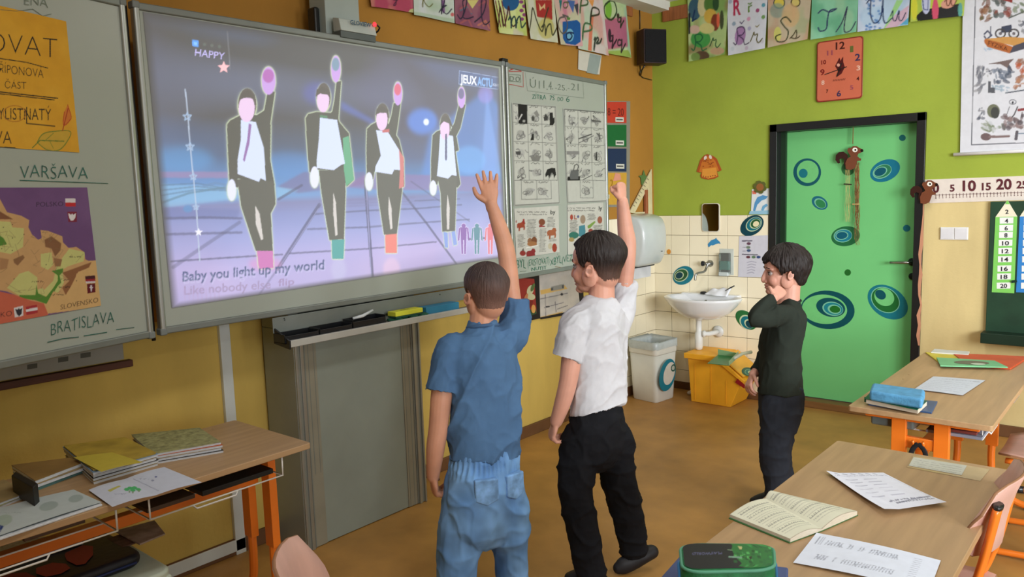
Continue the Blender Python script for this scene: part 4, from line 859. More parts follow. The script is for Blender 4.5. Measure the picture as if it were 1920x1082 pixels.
mp2([(290, 505), (355, 490), (355, 510), (335, 530), (345, 570), (325, 590), (262, 690), (200, 670), (110, 655), (110, 640), (200, 640), (205, 580), (215, 630), (260, 650), (300, 600), (325, 560), (325, 530)], (84, 134, 50)); mp2([(-10, 300), (20, 320), (40, 355), (0, 365), (-40, 340)], (84, 134, 50))
rs = random.Random(9)
for i in range(46): x, y = rs.uniform(0, 480), rs.uniform(230, 640); k = [mp_(x, y), mp_(x+rs.uniform(-40, 40), y+rs.uniform(-40, 40)), mp_(x+rs.uniform(-50, 50), y+rs.uniform(-50, 50))]; cv.put(cv.lmask(k, .8) & mk, (130, 110, 80), .6)
for x, y, w_ in ((330, 600, 70), (180, 568, 65), (390, 430, 65), (285, 642, 75), (345, 560, 50)): cv.scribble(mp_(x, 0)[0], mp_(x+w_, 0)[0], mp_(0, y)[1], 3, 1.1, (50, 40, 36), x)
for x, y in ((70, 245), (70, 320), (70, 390), (135, 300), (20, 260), (10, 380), (80, 550), (430, 560), (260, 470)): cv.ell(*mp_(x, y), 1, 1, (40, 34, 30))
cv.text('POLSKO', mp_(205, 144), mp_(356, 140), 9, (54, 40, 60), off=-.004); cv.text('SLOVENSKO', mp_(340, 722), mp_(552, 680), 9.5, (70, 50, 36), off=-.004); cv.text('RAKOUSKO', mp_(-180, 790), mp_(68, 756), 10, (90, 50, 46), off=-.004)
cv.poly([mp_(367, 98), mp_(424, 98), mp_(425, 121), mp_(368, 121)], (214, 208, 212)); cv.poly([mp_(368, 121), mp_(425, 121), mp_(426, 143), mp_(369, 143)], (190, 44, 48))
cv.poly([mp_(378, 172), mp_(432, 172), mp_(433, 230), mp_(384, 230)], (124, 40, 60)); cv.poly([mp_(*k) for k in ((385, 180), (400, 190), (406, 182), (412, 190), (427, 180), (424, 205), (412, 222), (398, 222), (388, 205))], (220, 216, 220))
cv.poly([mp_(478, 534), mp_(534, 530), mp_(536, 548), mp_(480, 552)], (70, 26, 34)); cv.poly([mp_(480, 552), mp_(536, 548), mp_(536, 562), mp_(482, 564)], (150, 36, 44)); cv.poly([mp_(482, 564), mp_(536, 562), mp_(536, 572), mp_(484, 574)], (210, 200, 206))
cv.poly([mp_(489, 578), mp_(535, 574), mp_(537, 625), mp_(492, 631)], (96, 20, 30)); cv.poly([mp_(*k) for k in ((508, 585), (518, 585), (518, 595), (526, 597), (518, 602), (516, 620), (510, 620), (509, 602), (500, 597), (508, 595))], (206, 196, 206))
cv.poly([mp_(78, 712), mp_(130, 700), mp_(132, 756), mp_(84, 766)], (214, 212, 216)); cv.poly([mp_(*k) for k in ((85, 718), (100, 722), (106, 712), (112, 720), (126, 712), (122, 745), (108, 760), (96, 748))], (48, 46, 56))
for i, c in enumerate(((170, 48, 56), (220, 214, 218), (170, 48, 56))): cv.poly([mp_(145+i, 706+i*15), mp_(208+i*2, 694+i*15), mp_(210+i*2, 710+i*15), mp_(147+i, 722+i*15)], c)
sheet('country_map', FWLf, q, cv, off=.0016, label='printed relief map with small flags on a purple ground, under the orange poster', cat='map')

# --- lift columns and grey panel under the board
XP = .285; FP = wallL(XP); m_pan = mat('grey_laminate_panel', (140, 147, 138), .55, .04, 5)
col_t = thing('board_lift_stand', 'grey floor standing lift panel with metal columns under the whiteboard', 'stand', (.14, -3.22, 0))
y0, y1 = FP.ab(586, 800)[0], FP.ab(802, 740)[0]; YL0, YL1 = -3.655, -3.575
m_dg = mat('dark_grey_side_panel', (104, 112, 106), .6, .04, 4)
ySh = wallL(.0).ab(503, 700)[0]
MB().box(.001, .012, -3.60, -2.70, 0, 2.28).build('back_plate', m_dg, col_t)
MB().box(.001, .02, wallL(.02).ab(501, 700)[0], -3.55, 0, 2.28).build('side_plate', m_dg, col_t)
PYA, PYB = -3.615, -2.86
MB().box(.19, .255, PYA+.07, PYB-.05, .004, 1.09).build('centre_panel', m_pan, col_t, bevel=.002)
for s_, y in ((1, PYA), (-1, PYB)):
    MB().box(.021, .262, *sorted((y, y+s_*.05)), 0, 1.03).box(.021, .24, *sorted((y, y+s_*.05)), 1.03, 2.3).build('column', mat('column_grey', (146, 150, 142), .4, .03, metal=.4), col_t, bevel=.004)
    MB().box(.262, .272, *sorted((y+s_*.002, y+s_*.012)), 0, .98).box(.262, .268, *sorted((y+s_*.03, y+s_*.048)), 0, .98).build('column_rib', m_alu, col_t, bevel=.002)
    MB().box(.252, .262, *sorted((y+s_*.052, y+s_*.058)), .004, 1.1).box(.255, .259, *sorted((y+s_*.075, y+s_*.079)), .35 if s_ > 0 else .004, 1.1).box(.255, .259, *sorted((y+s_*.105, y+s_*.108)), .35 if s_ > 0 else .004, 1.1).build('seam_line', m_alug, col_t)
    MB().box(.25, .2585, *sorted((y+s_*.056, y+s_*.12)), .004, 1.1).build('edge_panel', mat('beige_grey_panel', (142, 138, 122), .55, .04), col_t)
B = MB().box(.001, .02, -3.9, -2.4, BZ0+.15, BZ0+.2).box(.02, .245, -3.9, -3.85, BZ0+.15, BZ0+.2).box(.02, .245, -2.45, -2.4, BZ0+.15, BZ0+.2).build('bracket', m_black, col_t)
# --- tray under the board
tr = thing('pen_tray', 'long metal pen tray below the whiteboard', 'tray', (.38, -3.1, 1.0))
FT = wallL(.27); ty0 = FT.ab(511, 600)[0]; ty1 = -2.30
MB().box(ty0, ty1, 1.035, 1.103, -.006, 0).build('back_strip', m_alug, tr, F=FT.M(), bevel=.002)
MB().box(.26, .36, ty0+.01, ty1, .988, .996).build('tray_floor', m_alu, tr, bevel=.001)
MB().add([(.26, y, z) for y in (ty0+.01, ty1) for z in (1.05, .99)]+[(.375, y, z) for y in (ty0+.01, ty1) for z in (.975, 1.012)], [(0, 1, 4, 5), (2, 3, 6, 7), (0, 2, 7, 5), (1, 3, 6, 4), (4, 6, 7, 5), (0, 1, 3, 2)])
MB().box(.36, .378, ty0+.01, ty1, .982, 1.012).build('front_lip', mat('pale_grey_lip', (176, 174, 166), .4), tr, bevel=.003)
MB().add([(.262, ty0+.004, 1.06), (.262, ty0+.004, .99), (.378, ty0+.004, .975), (.378, ty0+.004, 1.012), (.262, ty0+.012, 1.06), (.262, ty0+.012, .99), (.378, ty0+.012, .975), (.378, ty0+.012, 1.012)], [(0, 1, 2, 3), (7, 6, 5, 4), (0, 4, 5, 1), (1, 5, 6, 2), (2, 6, 7, 3), (3, 7, 4, 0)]).build('end_cap', m_black, tr)
for x, y in ((533, 597), (534, 600), (825, 552)):
    MB().sph(FT.px(x, y, .002), .003, n=6).build('screw', m_black, tr)
FTR = top(1.0)
m_bpl = mat('black_plastic', (24, 26, 30), .3, .05, spec=.5)
def opentray(nm, y0, y1, x0, x1, z, h, label, m=m_bpl):
    B = MB().box(x0, x1, y0, y1, z, z+.004); t = .003
    B.box(x0, x0+t, y0, y1, z, z+h).box(x1-t, x1, y0, y1, z, z+h*.8).box(x0, x1, y0, y0+t, z, z+h).box(x0, x1, y1-t, y1, z, z+h)
    return B.build(nm, m, bevel=.001, label=label, cat='tray')
FTX = wallL(.33)
ya = [FTX.ab(x, 600)[0] for x in (525, 592, 655, 717)]
opentray('black_tray', ya[0], ya[1]-.004, .275, .355, .997, .04, 'black plastic tray at the left end of the pen tray')
opentray('black_tray', ya[1], ya[2]-.004, .275, .355, .997, .042, 'black plastic tray second from the left end of the pen tray')
opentray('black_box', ya[2], ya[3], .28, .355, .997, .052, 'black plastic box holding a white pen in the pen tray')
a, b = FTX.px(655, 592), FTX.px(699, 583); MB().tube([(.33, a.y+.02, 1.052), (.34, (a.y+b.y)/2, 1.058), (.33, b.y, 1.075)], [.006, .008, .005], 8).build('white_marker', mat('white_marker_plastic', (206, 212, 214), .4), smooth=True, label='white marker lying across the black box in the pen tray', cat='marker')
ys_ = [FTX.ab(x, 580)[0] for x in (726, 732, 788, 800, 794, 856)]
B = MB(); rs = random.Random(4)
for i in range(12): y = ys_[0]+rs.random()*(ys_[3]-ys_[0]-.03)+.01; B.sph((.33+rs.uniform(-.02, .02), y, 1.005+rs.uniform(0, .008)), .026, .03, .012, 8)
B.build('green_cloth', mat('dark_green_cloth', (34, 84, 64), .95, .2, 40, .6, 120), smooth=True, label='crumpled dark green cloth in the pen tray under the yellow eraser', cat='cloth')
er = thing('board_eraser', 'yellow block eraser lying on a green cloth in the pen tray', 'eraser', (.33, (ys_[1]+ys_[2])/2, 1.025))
MB().box(.295, .355, ys_[1]+.01, ys_[2]-.005, 1.027, 1.05).build('body', mat('yellow_foam', (206, 206, 56), .7, .06), er, bevel=.003)
MB().box(.296, .354, ys_[1]+.012, ys_[2]-.007, 1.019, 1.027).build('felt', mat('dark_green_felt', (30, 70, 54), .9), er)
B = MB(); y_ = (ys_[1]+ys_[2])/2
for i in range(6): B.box(.318, .330, y_-.03+i*.01, y_-.024+i*.01, 1.05, 1.0507)
B.build('print_mark', mat('olive_print', (120, 120, 40), .7), er, kind='stuff')
MB().box(.285, .35, ys_[4], ys_[5], .998, 1.045).build('blue_box', mat('teal_blue_card', (46, 122, 156), .6, .06), bevel=.002, label='blue cardboard box at the right of the pen tray', cat='box')

# --- sensor bar and column above the board
sb = thing('sensor_column', 'grey vertical column rising behind the top of the whiteboard', 'bracket', (.2, -3.15, BZ1))
F_ = wallL(.2); a0 = F_.ab(611, 40)[0]; a1 = F_.ab(674, 30)[0]
MB().box(.08, .2, a0, a1, BZ1-.3, RZ-.07).build('column_body', mat('light_grey_column', (158, 168, 162), .5, .03), sb, bevel=.004)
MB().box(.1, .16, a0-.03, a0, BZ1-.2, BZ1+.14).build('cable', m_black, sb, bevel=.01)
F_ = wallL(.29); gv = thing('camera_bar', 'small grey sensor bar reading GLOVIEW clipped above the whiteboard', 'sensor', (.27, F_.ab(675, 50)[0], BZ1))
a0, b0 = F_.ab(640, 54); a1, b1 = F_.ab(706, 44); z0 = F_.ab(640, 56)[1]; z1 = F_.ab(640, 30)[1]
MB().add([F_.P(x, z, c) for x in (a0, a1) for z, c in ((z0, 0), (z0, -.06), (z1+.004, -.06), (z1-.006, -.015))], [(0, 1, 2, 3), (7, 6, 5, 4), (0, 4, 5, 1), (1, 5, 6, 2), (2, 6, 7, 3), (3, 7, 4, 0)]).build('housing', mat('light_grey_housing', (176, 184, 178), .4), gv, bevel=.004)
MB().box(a0, a1-.004, z0-.03, z0, -.07, -.005).build('clamp', mat('dark_grey_clamp', (84, 92, 90), .5), gv, F=F_.M(), bevel=.003)
FG2 = wallL(.2915); write(F_, 'GLOVIEW', (657, 45), (696, 51), 8, mat('teal_print', (40, 76, 96), .5), gv, off=.0022, thin=.02)
MB().lathe([(.011, 0), (.011, .004), (.007, .006)], 16).build('red_light', mat('red_led', (230, 40, 50), .4, emit=(255, 60, 70), es=1.2), gv, F=Frame(F_.px(702, 46), (0, 1, 0), (0, 0, 1)).M(), smooth=True)
MB().tube([F_.px(706, 46, -.02), F_.px(712, 52, -.03), F_.px(709, 58, -.05), F_.px(704, 62, -.06)], .004, 6).build('cable', m_black, gv, smooth=True)
# white papers
F_ = wallL(.004); fl2('wall_note', F_, [([(1085, 94), (1128, 104), (1124, 140), (1084, 130)], (206, 202, 190)), ([(1106, 100), (1127, 105), (1120, 140), (1100, 136)], (150, 162, 158))], 'cream and grey paper slip on the orange wall above the right wing', 'paper', base_t=.001)
# number cards strip right of the wing
F_ = wallL(.003); cs = thing('number_card_strip', 'vertical strip of red, green and blue number cards at the wing edge', 'wall strip', F_.px(1165, 345))
C_ = lambda x, y: (930+x*.22176, 100+y*.22176)
flat('backing', F_, [([C_(870, 405), C_(1135, 405), C_(1130, 1300), C_(870, 1300)], (140, 136, 124))], PRINT, cs, off=.001, base_t=.002)
for nm, y0, y1, c, w in (('red_card', 410, 590, (196, 62, 44), [(862, 535), (1010, 545)]), ('green_card', 605, 790, (24, 104, 52), [(862, 735), (1012, 742)]), ('blue_card', 805, 1000, (30, 50, 84), [(862, 940), (1015, 940)])):
    flat(nm, F_, [([C_(860, y0), C_(1103, y0), C_(1103, y1), C_(860, y1-4)], c)]+[([C_(x, y-6), C_(x+70, y-4), C_(x+70, y+36), C_(x, y+34)], (214, 214, 206)) for x, y in w]+[([C_(x+8, y+8), C_(x+62, y+9), C_(x+62, y+22), C_(x+8, y+21)], (90, 90, 88)) for x, y in w], PRINT, cs, off=.002, base_t=.001)
write(F_, '8 = 20', C_(945, 525), C_(1080, 530), 15, mat('brown_print', (110, 30, 26), .7), cs, off=.004)
flat('yellow_card', F_, [([C_(860, 1010), C_(1105, 1010), C_(1100, 1280), C_(862, 1280)], (206, 160, 60)), ([C_(862, 1192), C_(960, 1194), C_(958, 1230), C_(862, 1228)], (206, 206, 200)), ([C_(1010, 1010), C_(1050, 1020), C_(1060, 1070), C_(990, 1080)], (220, 150, 130))], PRINT, cs, off=.002, base_t=.001)
write(F_, '2', (1144, 352), (1150, 353), 17, mat('ochre_print', (170, 120, 30), .7), cs, off=.005)
# pictures under the right wing
F_ = wallL(.012)
fp = thing('flower_picture', 'dark framed picture of flowers on red, low behind the boys', 'picture', F_.px(990, 600))
g3 = lambda x, y: (930+x*.268, 330+y*.268)
flat('panel', F_, [([(955, 512), g3(305, 690), g3(318, 995), g3(200, 1020), (955, 607)], (30, 26, 22))], PRINT, fp, off=.001, base_t=.01)
flat('artwork', F_, [([(957, 520), g3(268, 720), g3(285, 960), g3(205, 990), (957, 596)], (150, 50, 40)), ([(957, 585), g3(280, 930), g3(285, 962), g3(205, 992), (957, 597)], (50, 74, 44))]+[(ell(*g3(x, y), rx, ry, r), c) for x, y, rx, ry, r, c in ((240, 800, 6, 10, 20, (196, 190, 150)), (245, 845, 8, 6, 10, (196, 190, 150)), (220, 925, 4, 9, 10, (214, 170, 70)), (218, 965, 4, 7, -10, (200, 150, 60)), (262, 930, 4, 8, 0, (206, 150, 80)), (240, 900, 3, 9, 30, (120, 40, 30)), (258, 780, 3, 8, 20, (90, 110, 60)), (210, 850, 3, 8, 20, (190, 120, 80)))], PRINT, fp, off=.002)
q = [g3(302, 690), g3(560, 650), g3(590, 930), g3(310, 990)]
dp = thing('display_panel', 'black edged panel of white cut-out papers, low beside the flower picture', 'picture', F_.px(1050, 590))
flat('panel', F_, [([g3(295, 690), g3(600, 640), g3(620, 950), g3(318, 1003)], (34, 30, 26))], PRINT, dp, off=.0005, base_t=.008)
cv = Canvas(80, 80, (186, 180, 172), q); cv.wash([(170, 164, 156), (200, 190, 176)], 6, 8, .5)
cv.poly([g3(310, 800), g3(480, 765), g3(500, 790), g3(315, 830)], (206, 168, 96)); cv.poly([g3(310, 985), g3(470, 945), g3(460, 960), g3(312, 995)], (196, 160, 90)); cv.poly([g3(385, 775), g3(475, 755), g3(478, 790), g3(388, 805)], (140, 138, 130))
for ln in ([g3(345, 830), g3(350, 980)], [g3(312, 860), g3(500, 820)], [g3(340, 920), g3(470, 885)], [g3(415, 880), g3(420, 950)], [g3(430, 930), g3(500, 905)]): cv.line(ln, 1.2, (110, 106, 110))
cv.ell(*g3(460, 828), 2.5, 2.5, (40, 40, 46)); cv.poly([g3(350, 910), g3(375, 906), g3(376, 916), g3(352, 920)], (50, 50, 54)); cv.poly([g3(385, 785), g3(400, 780), g3(400, 800), g3(386, 802)], (80, 80, 80)); cv.poly([g3(460, 765), g3(474, 763), g3(474, 785), g3(462, 787)], (80, 80, 80))
sheet('paper_collage', F_, q, cv, off=.002, parent=dp)
# set square and star
F_ = wallL(.02); ss = thing('set_square', 'large cream wooden set square hanging in the corner above the towel dispenser', 'set square', F_.px(1205, 406))
o = [(1222, 317), (1223.5, 408), (1180.5, 398)]; i_ = [(1214.5, 352), (1216, 397), (1191, 398)]
P_ = [F_.px(*k) for k in o]; Q_ = [F_.px(*k) for k in i_]; n = F_.n*.008; v = P_+Q_+[k-n for k in P_]+[k-n for k in Q_]; f = []
for k in range(3): j = (k+1) % 3; f += [(k, j, 3+j, 3+k), (6+k, 9+k, 9+j, 6+j), (k, 6+k, 6+j, j), (3+k, 3+j, 9+j, 9+k)]
MB().add(v, f).build('frame', mat('cream_wood', (212, 200, 162), .5, .06, 20), ss)
B = MB()
for k in range(9): t_ = .08+k*.095; x = 1218+(1184-1218)*t_; y = 331+(396-331)*t_; seg(B, F_, (x-2, y-1.5), (x+1.5, y+1.5), .004, .0015)
B.build('scale_mark', INK, ss, fix=False, kind='stuff')
MB().box(F_.ab(1209, 380)[0], F_.ab(1213, 380)[0], F_.ab(1211, 402)[1], F_.ab(1211, 356)[1], -.008, .012).build('grip', mat('red_brown_wood', (160, 92, 60), .5), ss, F=F_.M(), bevel=.002)
fl2('green_star', wallL(.006), [([(1207, 319), (1211, 330), (1217, 330), (1210, 338), (1212, 352), (1203, 346), (1202, 334), (1198, 330), (1205, 328)], (90, 122, 66))], 'green paper star partly behind the set square', 'decoration')
# speaker
sp = thing('wall_speaker', 'black loudspeaker mounted in the corner beside the letter paintings', 'speaker', (.1, -.24, 2.5))
FS = wallB(-.37); xa, za = FS.ab(1205, 120); xb, zb = FS.ab(1240, 52)
c0 = FS.px(1208, 118); c1 = FS.px(1207, 53)
dv = (W(1238, 118, 1)-W(1208, 118, 1)).normalized(); 
fwd = Vector((.86, -.51, 0)).normalized(); sd = Vector((.51, .86, 0)); w_ = .19; dp_ = .12; hgt = c1.z-c0.z
base = Vector((c0.x, c0.y, c0.z))
v = [base, base+sd*w_, base+sd*w_-fwd*dp_, base-fwd*dp_]; v += [p+Vector((0, 0, hgt)) for p in v]
MB().add(v, [(3, 2, 1, 0), (4, 5, 6, 7), (0, 1, 5, 4), (1, 2, 6, 5), (2, 3, 7, 6), (3, 0, 4, 7)]).build('cabinet', mat('dark_brown_cabinet', (46, 28, 30), .5), sp, bevel=.004)
FF = Frame(base+fwd*.001, sd, (0, 0, 1))
MB().prism(rrect(.006, w_-.006, .008, hgt-.008, .012), 0, .008).build('grille', mat('black_grille', (16, 16, 20), .9, .2, 200, .4, 400), sp, F=FF.M() @ Matrix.Scale(-1, 4, (0, 0, 1)) if FF.n.dot(fwd) < 0 else FF.M(), bevel=.003)
B = MB().tube([base+sd*.06-fwd*.1, base+sd*.05-fwd*.13+Vector((0, 0, -.03)), Vector((.012, -.2, c0.z-.06))], .006, 6)
B.build('mount', m_black, sp, smooth=True)
F_ = wallL(.004); MB().tube([F_.px(x, y, .004) for x, y in ((1199, 5), (1200, 30), (1200, 55))], .0035, 6).tube([F_.px(x, y, .004) for x, y in ((1200, 122), (1201, 132), (1199, 140), (1206, 146), (1222, 150))], .0035, 6).build('cable', m_black, sp, smooth=True)
# letter paintings
def letter(x, y, s, pts, cv, w, c): cv.line([(x+a*s, y-b*s) for a, b in pts], w, c, smooth=True)
LT = dict(
 M=[(-.1, .1), (.05, .0), (.15, .5), (.2, 1), (.3, .5), (.4, .05), (.55, .6), (.62, 1), (.7, .4), (.8, .02), (1, .2)],
 N=[(-.1, .1), (.0, .0), (.12, .5), (.2, 1), (.35, .5), (.55, .05), (.65, .5), (.8, 1)],
 m=[(0, .5), (.12, .7), (.15, .3), (.15, 0), (.2, .5), (.35, .7), (.42, .4), (.42, 0), (.5, .5), (.65, .7), (.7, .3), (.75, 0), (1, .3)],
 n=[(0, .5), (.15, .7), (.2, .3), (.2, 0), (.3, .5), (.5, .7), (.55, .3), (.62, 0), (.9, .5)],
 O=[(.4, .9), (.1, .8), (0, .4), (.2, 0), (.45, .1), (.55, .5), (.4, .9), (.3, 1), (.6, .9)], o=[(.3, .6), (.05, .5), (.05, .1), (.3, 0), (.5, .3), (.35, .6), (.6, .55)],
 P=[(.1, .9), (.05, .5), (0, 0), (.02, .5), (.15, 1), (.5, .9), (.5, .6), (.1, .5)], p=[(0, .4), (.1, .6), (.05, 0), (-.05, -.6), (.05, .2), (.3, .6), (.4, .4), (.2, .05), (.5, .1), (.7, .5)],
 Q=[(.3, 1), (.0, .7), (.05, .2), (.35, 0), (.6, .4), (.5, .9), (.3, 1)], q=[(.4, .5), (.1, .55), (.05, .1), (.3, .1), (.4, .6), (.38, 0), (.3, -.6), (.45, -.3), (.7, .2)],
 R=[(-.1, .1), (.05, 0), (.15, .5), (.1, .9), (.4, 1), (.55, .8), (.4, .55), (.2, .5), (.45, .3), (.55, 0), (.8, .1)], r=[(0, .1), (.2, .6), (.25, .75), (.3, .55), (.5, .6), (.45, .2), (.6, 0), (.85, .3)],
 S=[(.6, .8), (.4, 1), (.2, .85), (.35, .6), (.5, .4), (.4, .05), (.1, 0), (0, .2), (.2, .3)], s=[(0, 0), (.3, .35), (.5, .7), (.55, .3), (.45, .02), (.15, .05), (.5, .0), (.8, .2)],
 T=[(0, .8), (.2, .95), (.5, .85), (.8, 1), (.5, .9), (.4, .5), (.35, .1), (.1, 0), (0, .15)], t=[(0, 0), (.25, .4), (.45, 1), (.35, .4), (.35, 0), (.6, .05), (.8, .4)],
 U=[(0, .8), (.15, .95), (.15, .4), (.3, 0), (.55, .2), (.65, .95), (.65, .3), (.75, 0), (1, .2)], u=[(0, .3), (.15, .65), (.15, .1), (.35, 0), (.55, .65), (.55, .1), (.75, .0), (1, .5)],
 L=[(.0, .2), (.15, .0), (.3, .15), (.45, .6), (.5, 1), (.3, .9), (.35, .4), (.3, .1), (.5, 0), (.8, .1)], l=[(0, .1), (.3, .4), (.45, .9), (.3, 1), (.25, .4), (.35, 0), (.6, .15)],
 K=[(.1, 1), (.0, 0), (.05, .4), (.45, .9), (.1, .45), (.4, 0), (.7, .2)], k=[(0, .1), (.3, .6), (.35, 1), (.2, .9), (.15, 0), (.2, .4), (.45, .5), (.2, .3), (.45, 0), (.75, .3)],
 J=[(.3, 1), (.6, 1), (.45, .4), (.3, -.3), (.1, -.1), (.6, .4)], g=[(.4, .6), (.1, .5), (.1, .1), (.4, .15), (.4, .6), (.35, -.3), (.1, -.4), (.6, .2)])
def painting(F, q, base, cols, L_, label, seed, extra=None, off=.022, grp='letter paintings'):
    cv = Canvas(64, 100, base, q); cv.wash(cols, 5, seed, .75)
    if extra: extra(cv)
    for ch, x, y, s_, c, w in L_: letter(x, y, s_, LT[ch], cv, w, c)
    rr = random.Random(seed); ph = rr.uniform(0, 6)
    sheet('letter_painting', F, q, cv, PAINTED, off=off, bend=lambda u, v: .006*np.sin(u*5+ph)*v+.010*v*v, label=label, cat='painting', group=grp)
F_ = wallL(0); DKI = (36, 30, 54)
k2 = lambda x, y: (680+x*.14583, y*.14583)
k3 = lambda x, y: (940+x*.15625, y*.15625)
painting(F_, [(683, -100), (777, -80), (778, 24.5), (694, 13)], (176, 70, 96), [(150, 50, 80), (196, 110, 120), (200, 130, 110)], [('J', 690, -8, 22, DKI, 2), ('g', 733, 2, 20, (70, 30, 60), 2.2)], 'pink painting with a cursive g, leftmost of the letter paintings', 31, lambda cv: (cv.ell(684, 4, 6, 16, (150, 160, 90)), cv.ell(775, 22, 10, 6, (190, 190, 130))))
painting(F_, [(774, -88), (850, -72), (851, 43.5), (773.5, 28.5)], (196, 206, 196), [(206, 210, 214), (166, 190, 160)], [('K', 790, 13, 28, (110, 110, 60), 2), ('k', 822, 26, 32, DKI, 2)], 'white and pale green painting with a cursive K and purple k', 32, lambda cv: (cv.poly([k2(1000, 0), k2(1055, 0), k2(1050, 170), k2(1020, 170)], (130, 90, 140)), cv.ell(*k2(1145, 185), 3.5, 3.5, (196, 100, 100)), cv.poly([k2(640, 150), k2(1160, 240), k2(1170, 300), k2(640, 210)], (160, 184, 148), .7, 2)))
def exL(cv):
    for i in range(9): a, b = random.Random(i).uniform(850, 905), random.Random(i+50).uniform(-30, 50); cv.line([(a, b), (a+14, b-8), (a+20, b+6)], 3, [(170, 90, 90), (96, 100, 130), (196, 120, 90), (90, 110, 130)][i % 4], .7)
    cv.poly([k2(1340, 0), k2(1480, 0), k2(1405, 110)], (206, 196, 120))
painting(F_, [(850, -80), (915, -66), (916, 59), (852, 44)], (130, 74, 96), [(116, 62, 88), (150, 96, 110)], [('L', 857, 35, 36, DKI, 2.2), ('l', 888, 46, 48, DKI, 2.2)], 'dusty purple painting with a cursive L and l', 33, exL)
def exM(cv):
    cv.ell(*k3(110, 20), 15, 17, (26, 84, 134)); 
    for i in range(4): cv.line([(923+i*6, 2), (928+i*6, 28), (933+i*5, 50)], 2.4, (110, 40, 50) if i % 2 else (80, 40, 30))
    for i in range(5): cv.ell(976+i % 2*5, 4+i*8, 4, 3.4, (130, 60, 110))
painting(F_, [(916, -70), (980, -58), (985, 68), (934, 62)], (196, 206, 130), [(206, 214, 150), (170, 186, 90), (200, 190, 180)], [('M', 930, 50, 38, (70, 30, 34), 2.6), ('m', 953, 52, 30, (30, 60, 60), 2.8)], 'yellow green painting with a cursive M and m and a blue heart', 34, exM)
def exN(cv):
    cv.poly([k3(410, 0), k3(600, 0), k3(600, 240), k3(430, 200)], (160, 44, 40)); cv.poly([k3(450, 40), k3(480, 90), k3(520, 40), k3(520, 120), k3(500, 90), k3(460, 130)], (214, 180, 130)); cv.poly([k3(240, -100), k3(280, 0), k3(290, 200), k3(320, 480), k3(260, 200)], (150, 56, 40)); cv.ell(*k3(530, 340), 14, 20, (182, 172, 84), 0, .8, 3)
painting(F_, [(978, -58), (1036, -46), (1043, 81), (993, 73)], (196, 196, 170), [(206, 206, 190), (176, 184, 110)], [('N', 990, 61, 46, (56, 54, 34), 2.3), ('n', 1015, 66, 30, (60, 60, 36), 2.3)], 'painting with a cursive N and n beside a red ribbon', 35, exN)
def exO(cv):
    cv.poly([k3(730, 260), k3(900, 240), k3(940, 280), k3(935, 500), k3(880, 540), k3(760, 520), k3(725, 460)], (22, 84, 150)); cv.ell(*k3(820, 420), 7, 12, (110, 170, 200)); cv.poly([k3(780, 200), k3(830, 210), k3(820, 240), k3(790, 240)], (80, 130, 60)); cv.poly([k3(690, 0), k3(730, 0), k3(710, 140)], (30, 110, 110)); cv.poly([k3(790, 0), k3(880, 10), k3(860, 160)], (70, 100, 160)); cv.poly([k3(870, 60), k3(920, 40), k3(910, 190)], (60, 60, 70))
painting(F_, [(1033, -48), (1080, -38), (1090, 87), (1048, 84)], (206, 160, 160), [(214, 180, 170), (190, 110, 140), (190, 200, 160)], [('O', 1045, 62, 34, (90, 84, 80), 2), ('o', 1061, 74, 22, (10, 40, 80), 2.2), ('o', 1056, 15, 18, (90, 90, 60), 1.6)], 'painting with a cursive o on a bright blue square', 36, exO)
painting(F_, [(1080, -42), (1127, -32), (1139, 105), (1083, 91)], (206, 196, 190), [(214, 196, 196), (176, 200, 170), (206, 150, 140)], [('P', 1106, 45, 30, (50, 50, 30), 2), ('P', 1092, 74, 30, (60, 100, 60), 2), ('p', 1112, 82, 19, (50, 60, 50), 2), ('P', 1088, 24, 26, (60, 90, 50), 2)], 'pale pink painting with several letters P', 37, lambda cv: (cv.poly([k3(1060, 200), k3(1100, 200), k3(1080, 420), k3(1070, 610), k3(1030, 600)], (206, 120, 90)), cv.poly([k3(1040, 0), k3(1110, 0), k3(1090, 90)], (220, 150, 80))))
def exQ(cv):
    cv.ell(*k3(1288, 120), 6, 17, (120, 176, 60)); cv.poly([k3(1220, 230), k3(1490, 200), k3(1500, 560), k3(1250, 600)], (176, 80, 120), .9, 2); cv.poly([k3(1260, 610), k3(1500, 600), k3(1550, 690), k3(1300, 670)], (150, 176, 84)); cv.ell(*k3(1300, 420), 3, 12, (56, 36, 50)); cv.ell(*k3(1395, 190), 2.5, 5, (60, 50, 40))
painting(F_, [(1127, -34), (1171, -26), (1181, 109), (1138, 100)], (176, 200, 150), [(150, 190, 170), (196, 206, 160)], [('Q', 1134, 37, 36, (40, 60, 30), 2), ('q', 1157, 42, 16, (40, 50, 30), 1.8), ('q', 1141, 78, 20, (50, 30, 40), 2), ('q', 1156, 86, 20, (50, 40, 40), 1.8)], 'green and magenta painting with the letter Q beside the speaker', 38, exQ)
F_ = WB0; j4 = lambda x, y: (1170+x*.22184, y*.22184); j5 = lambda x, y: (1530+x*.31426, y*.31426); BG = 'letter paintings on the green wall'
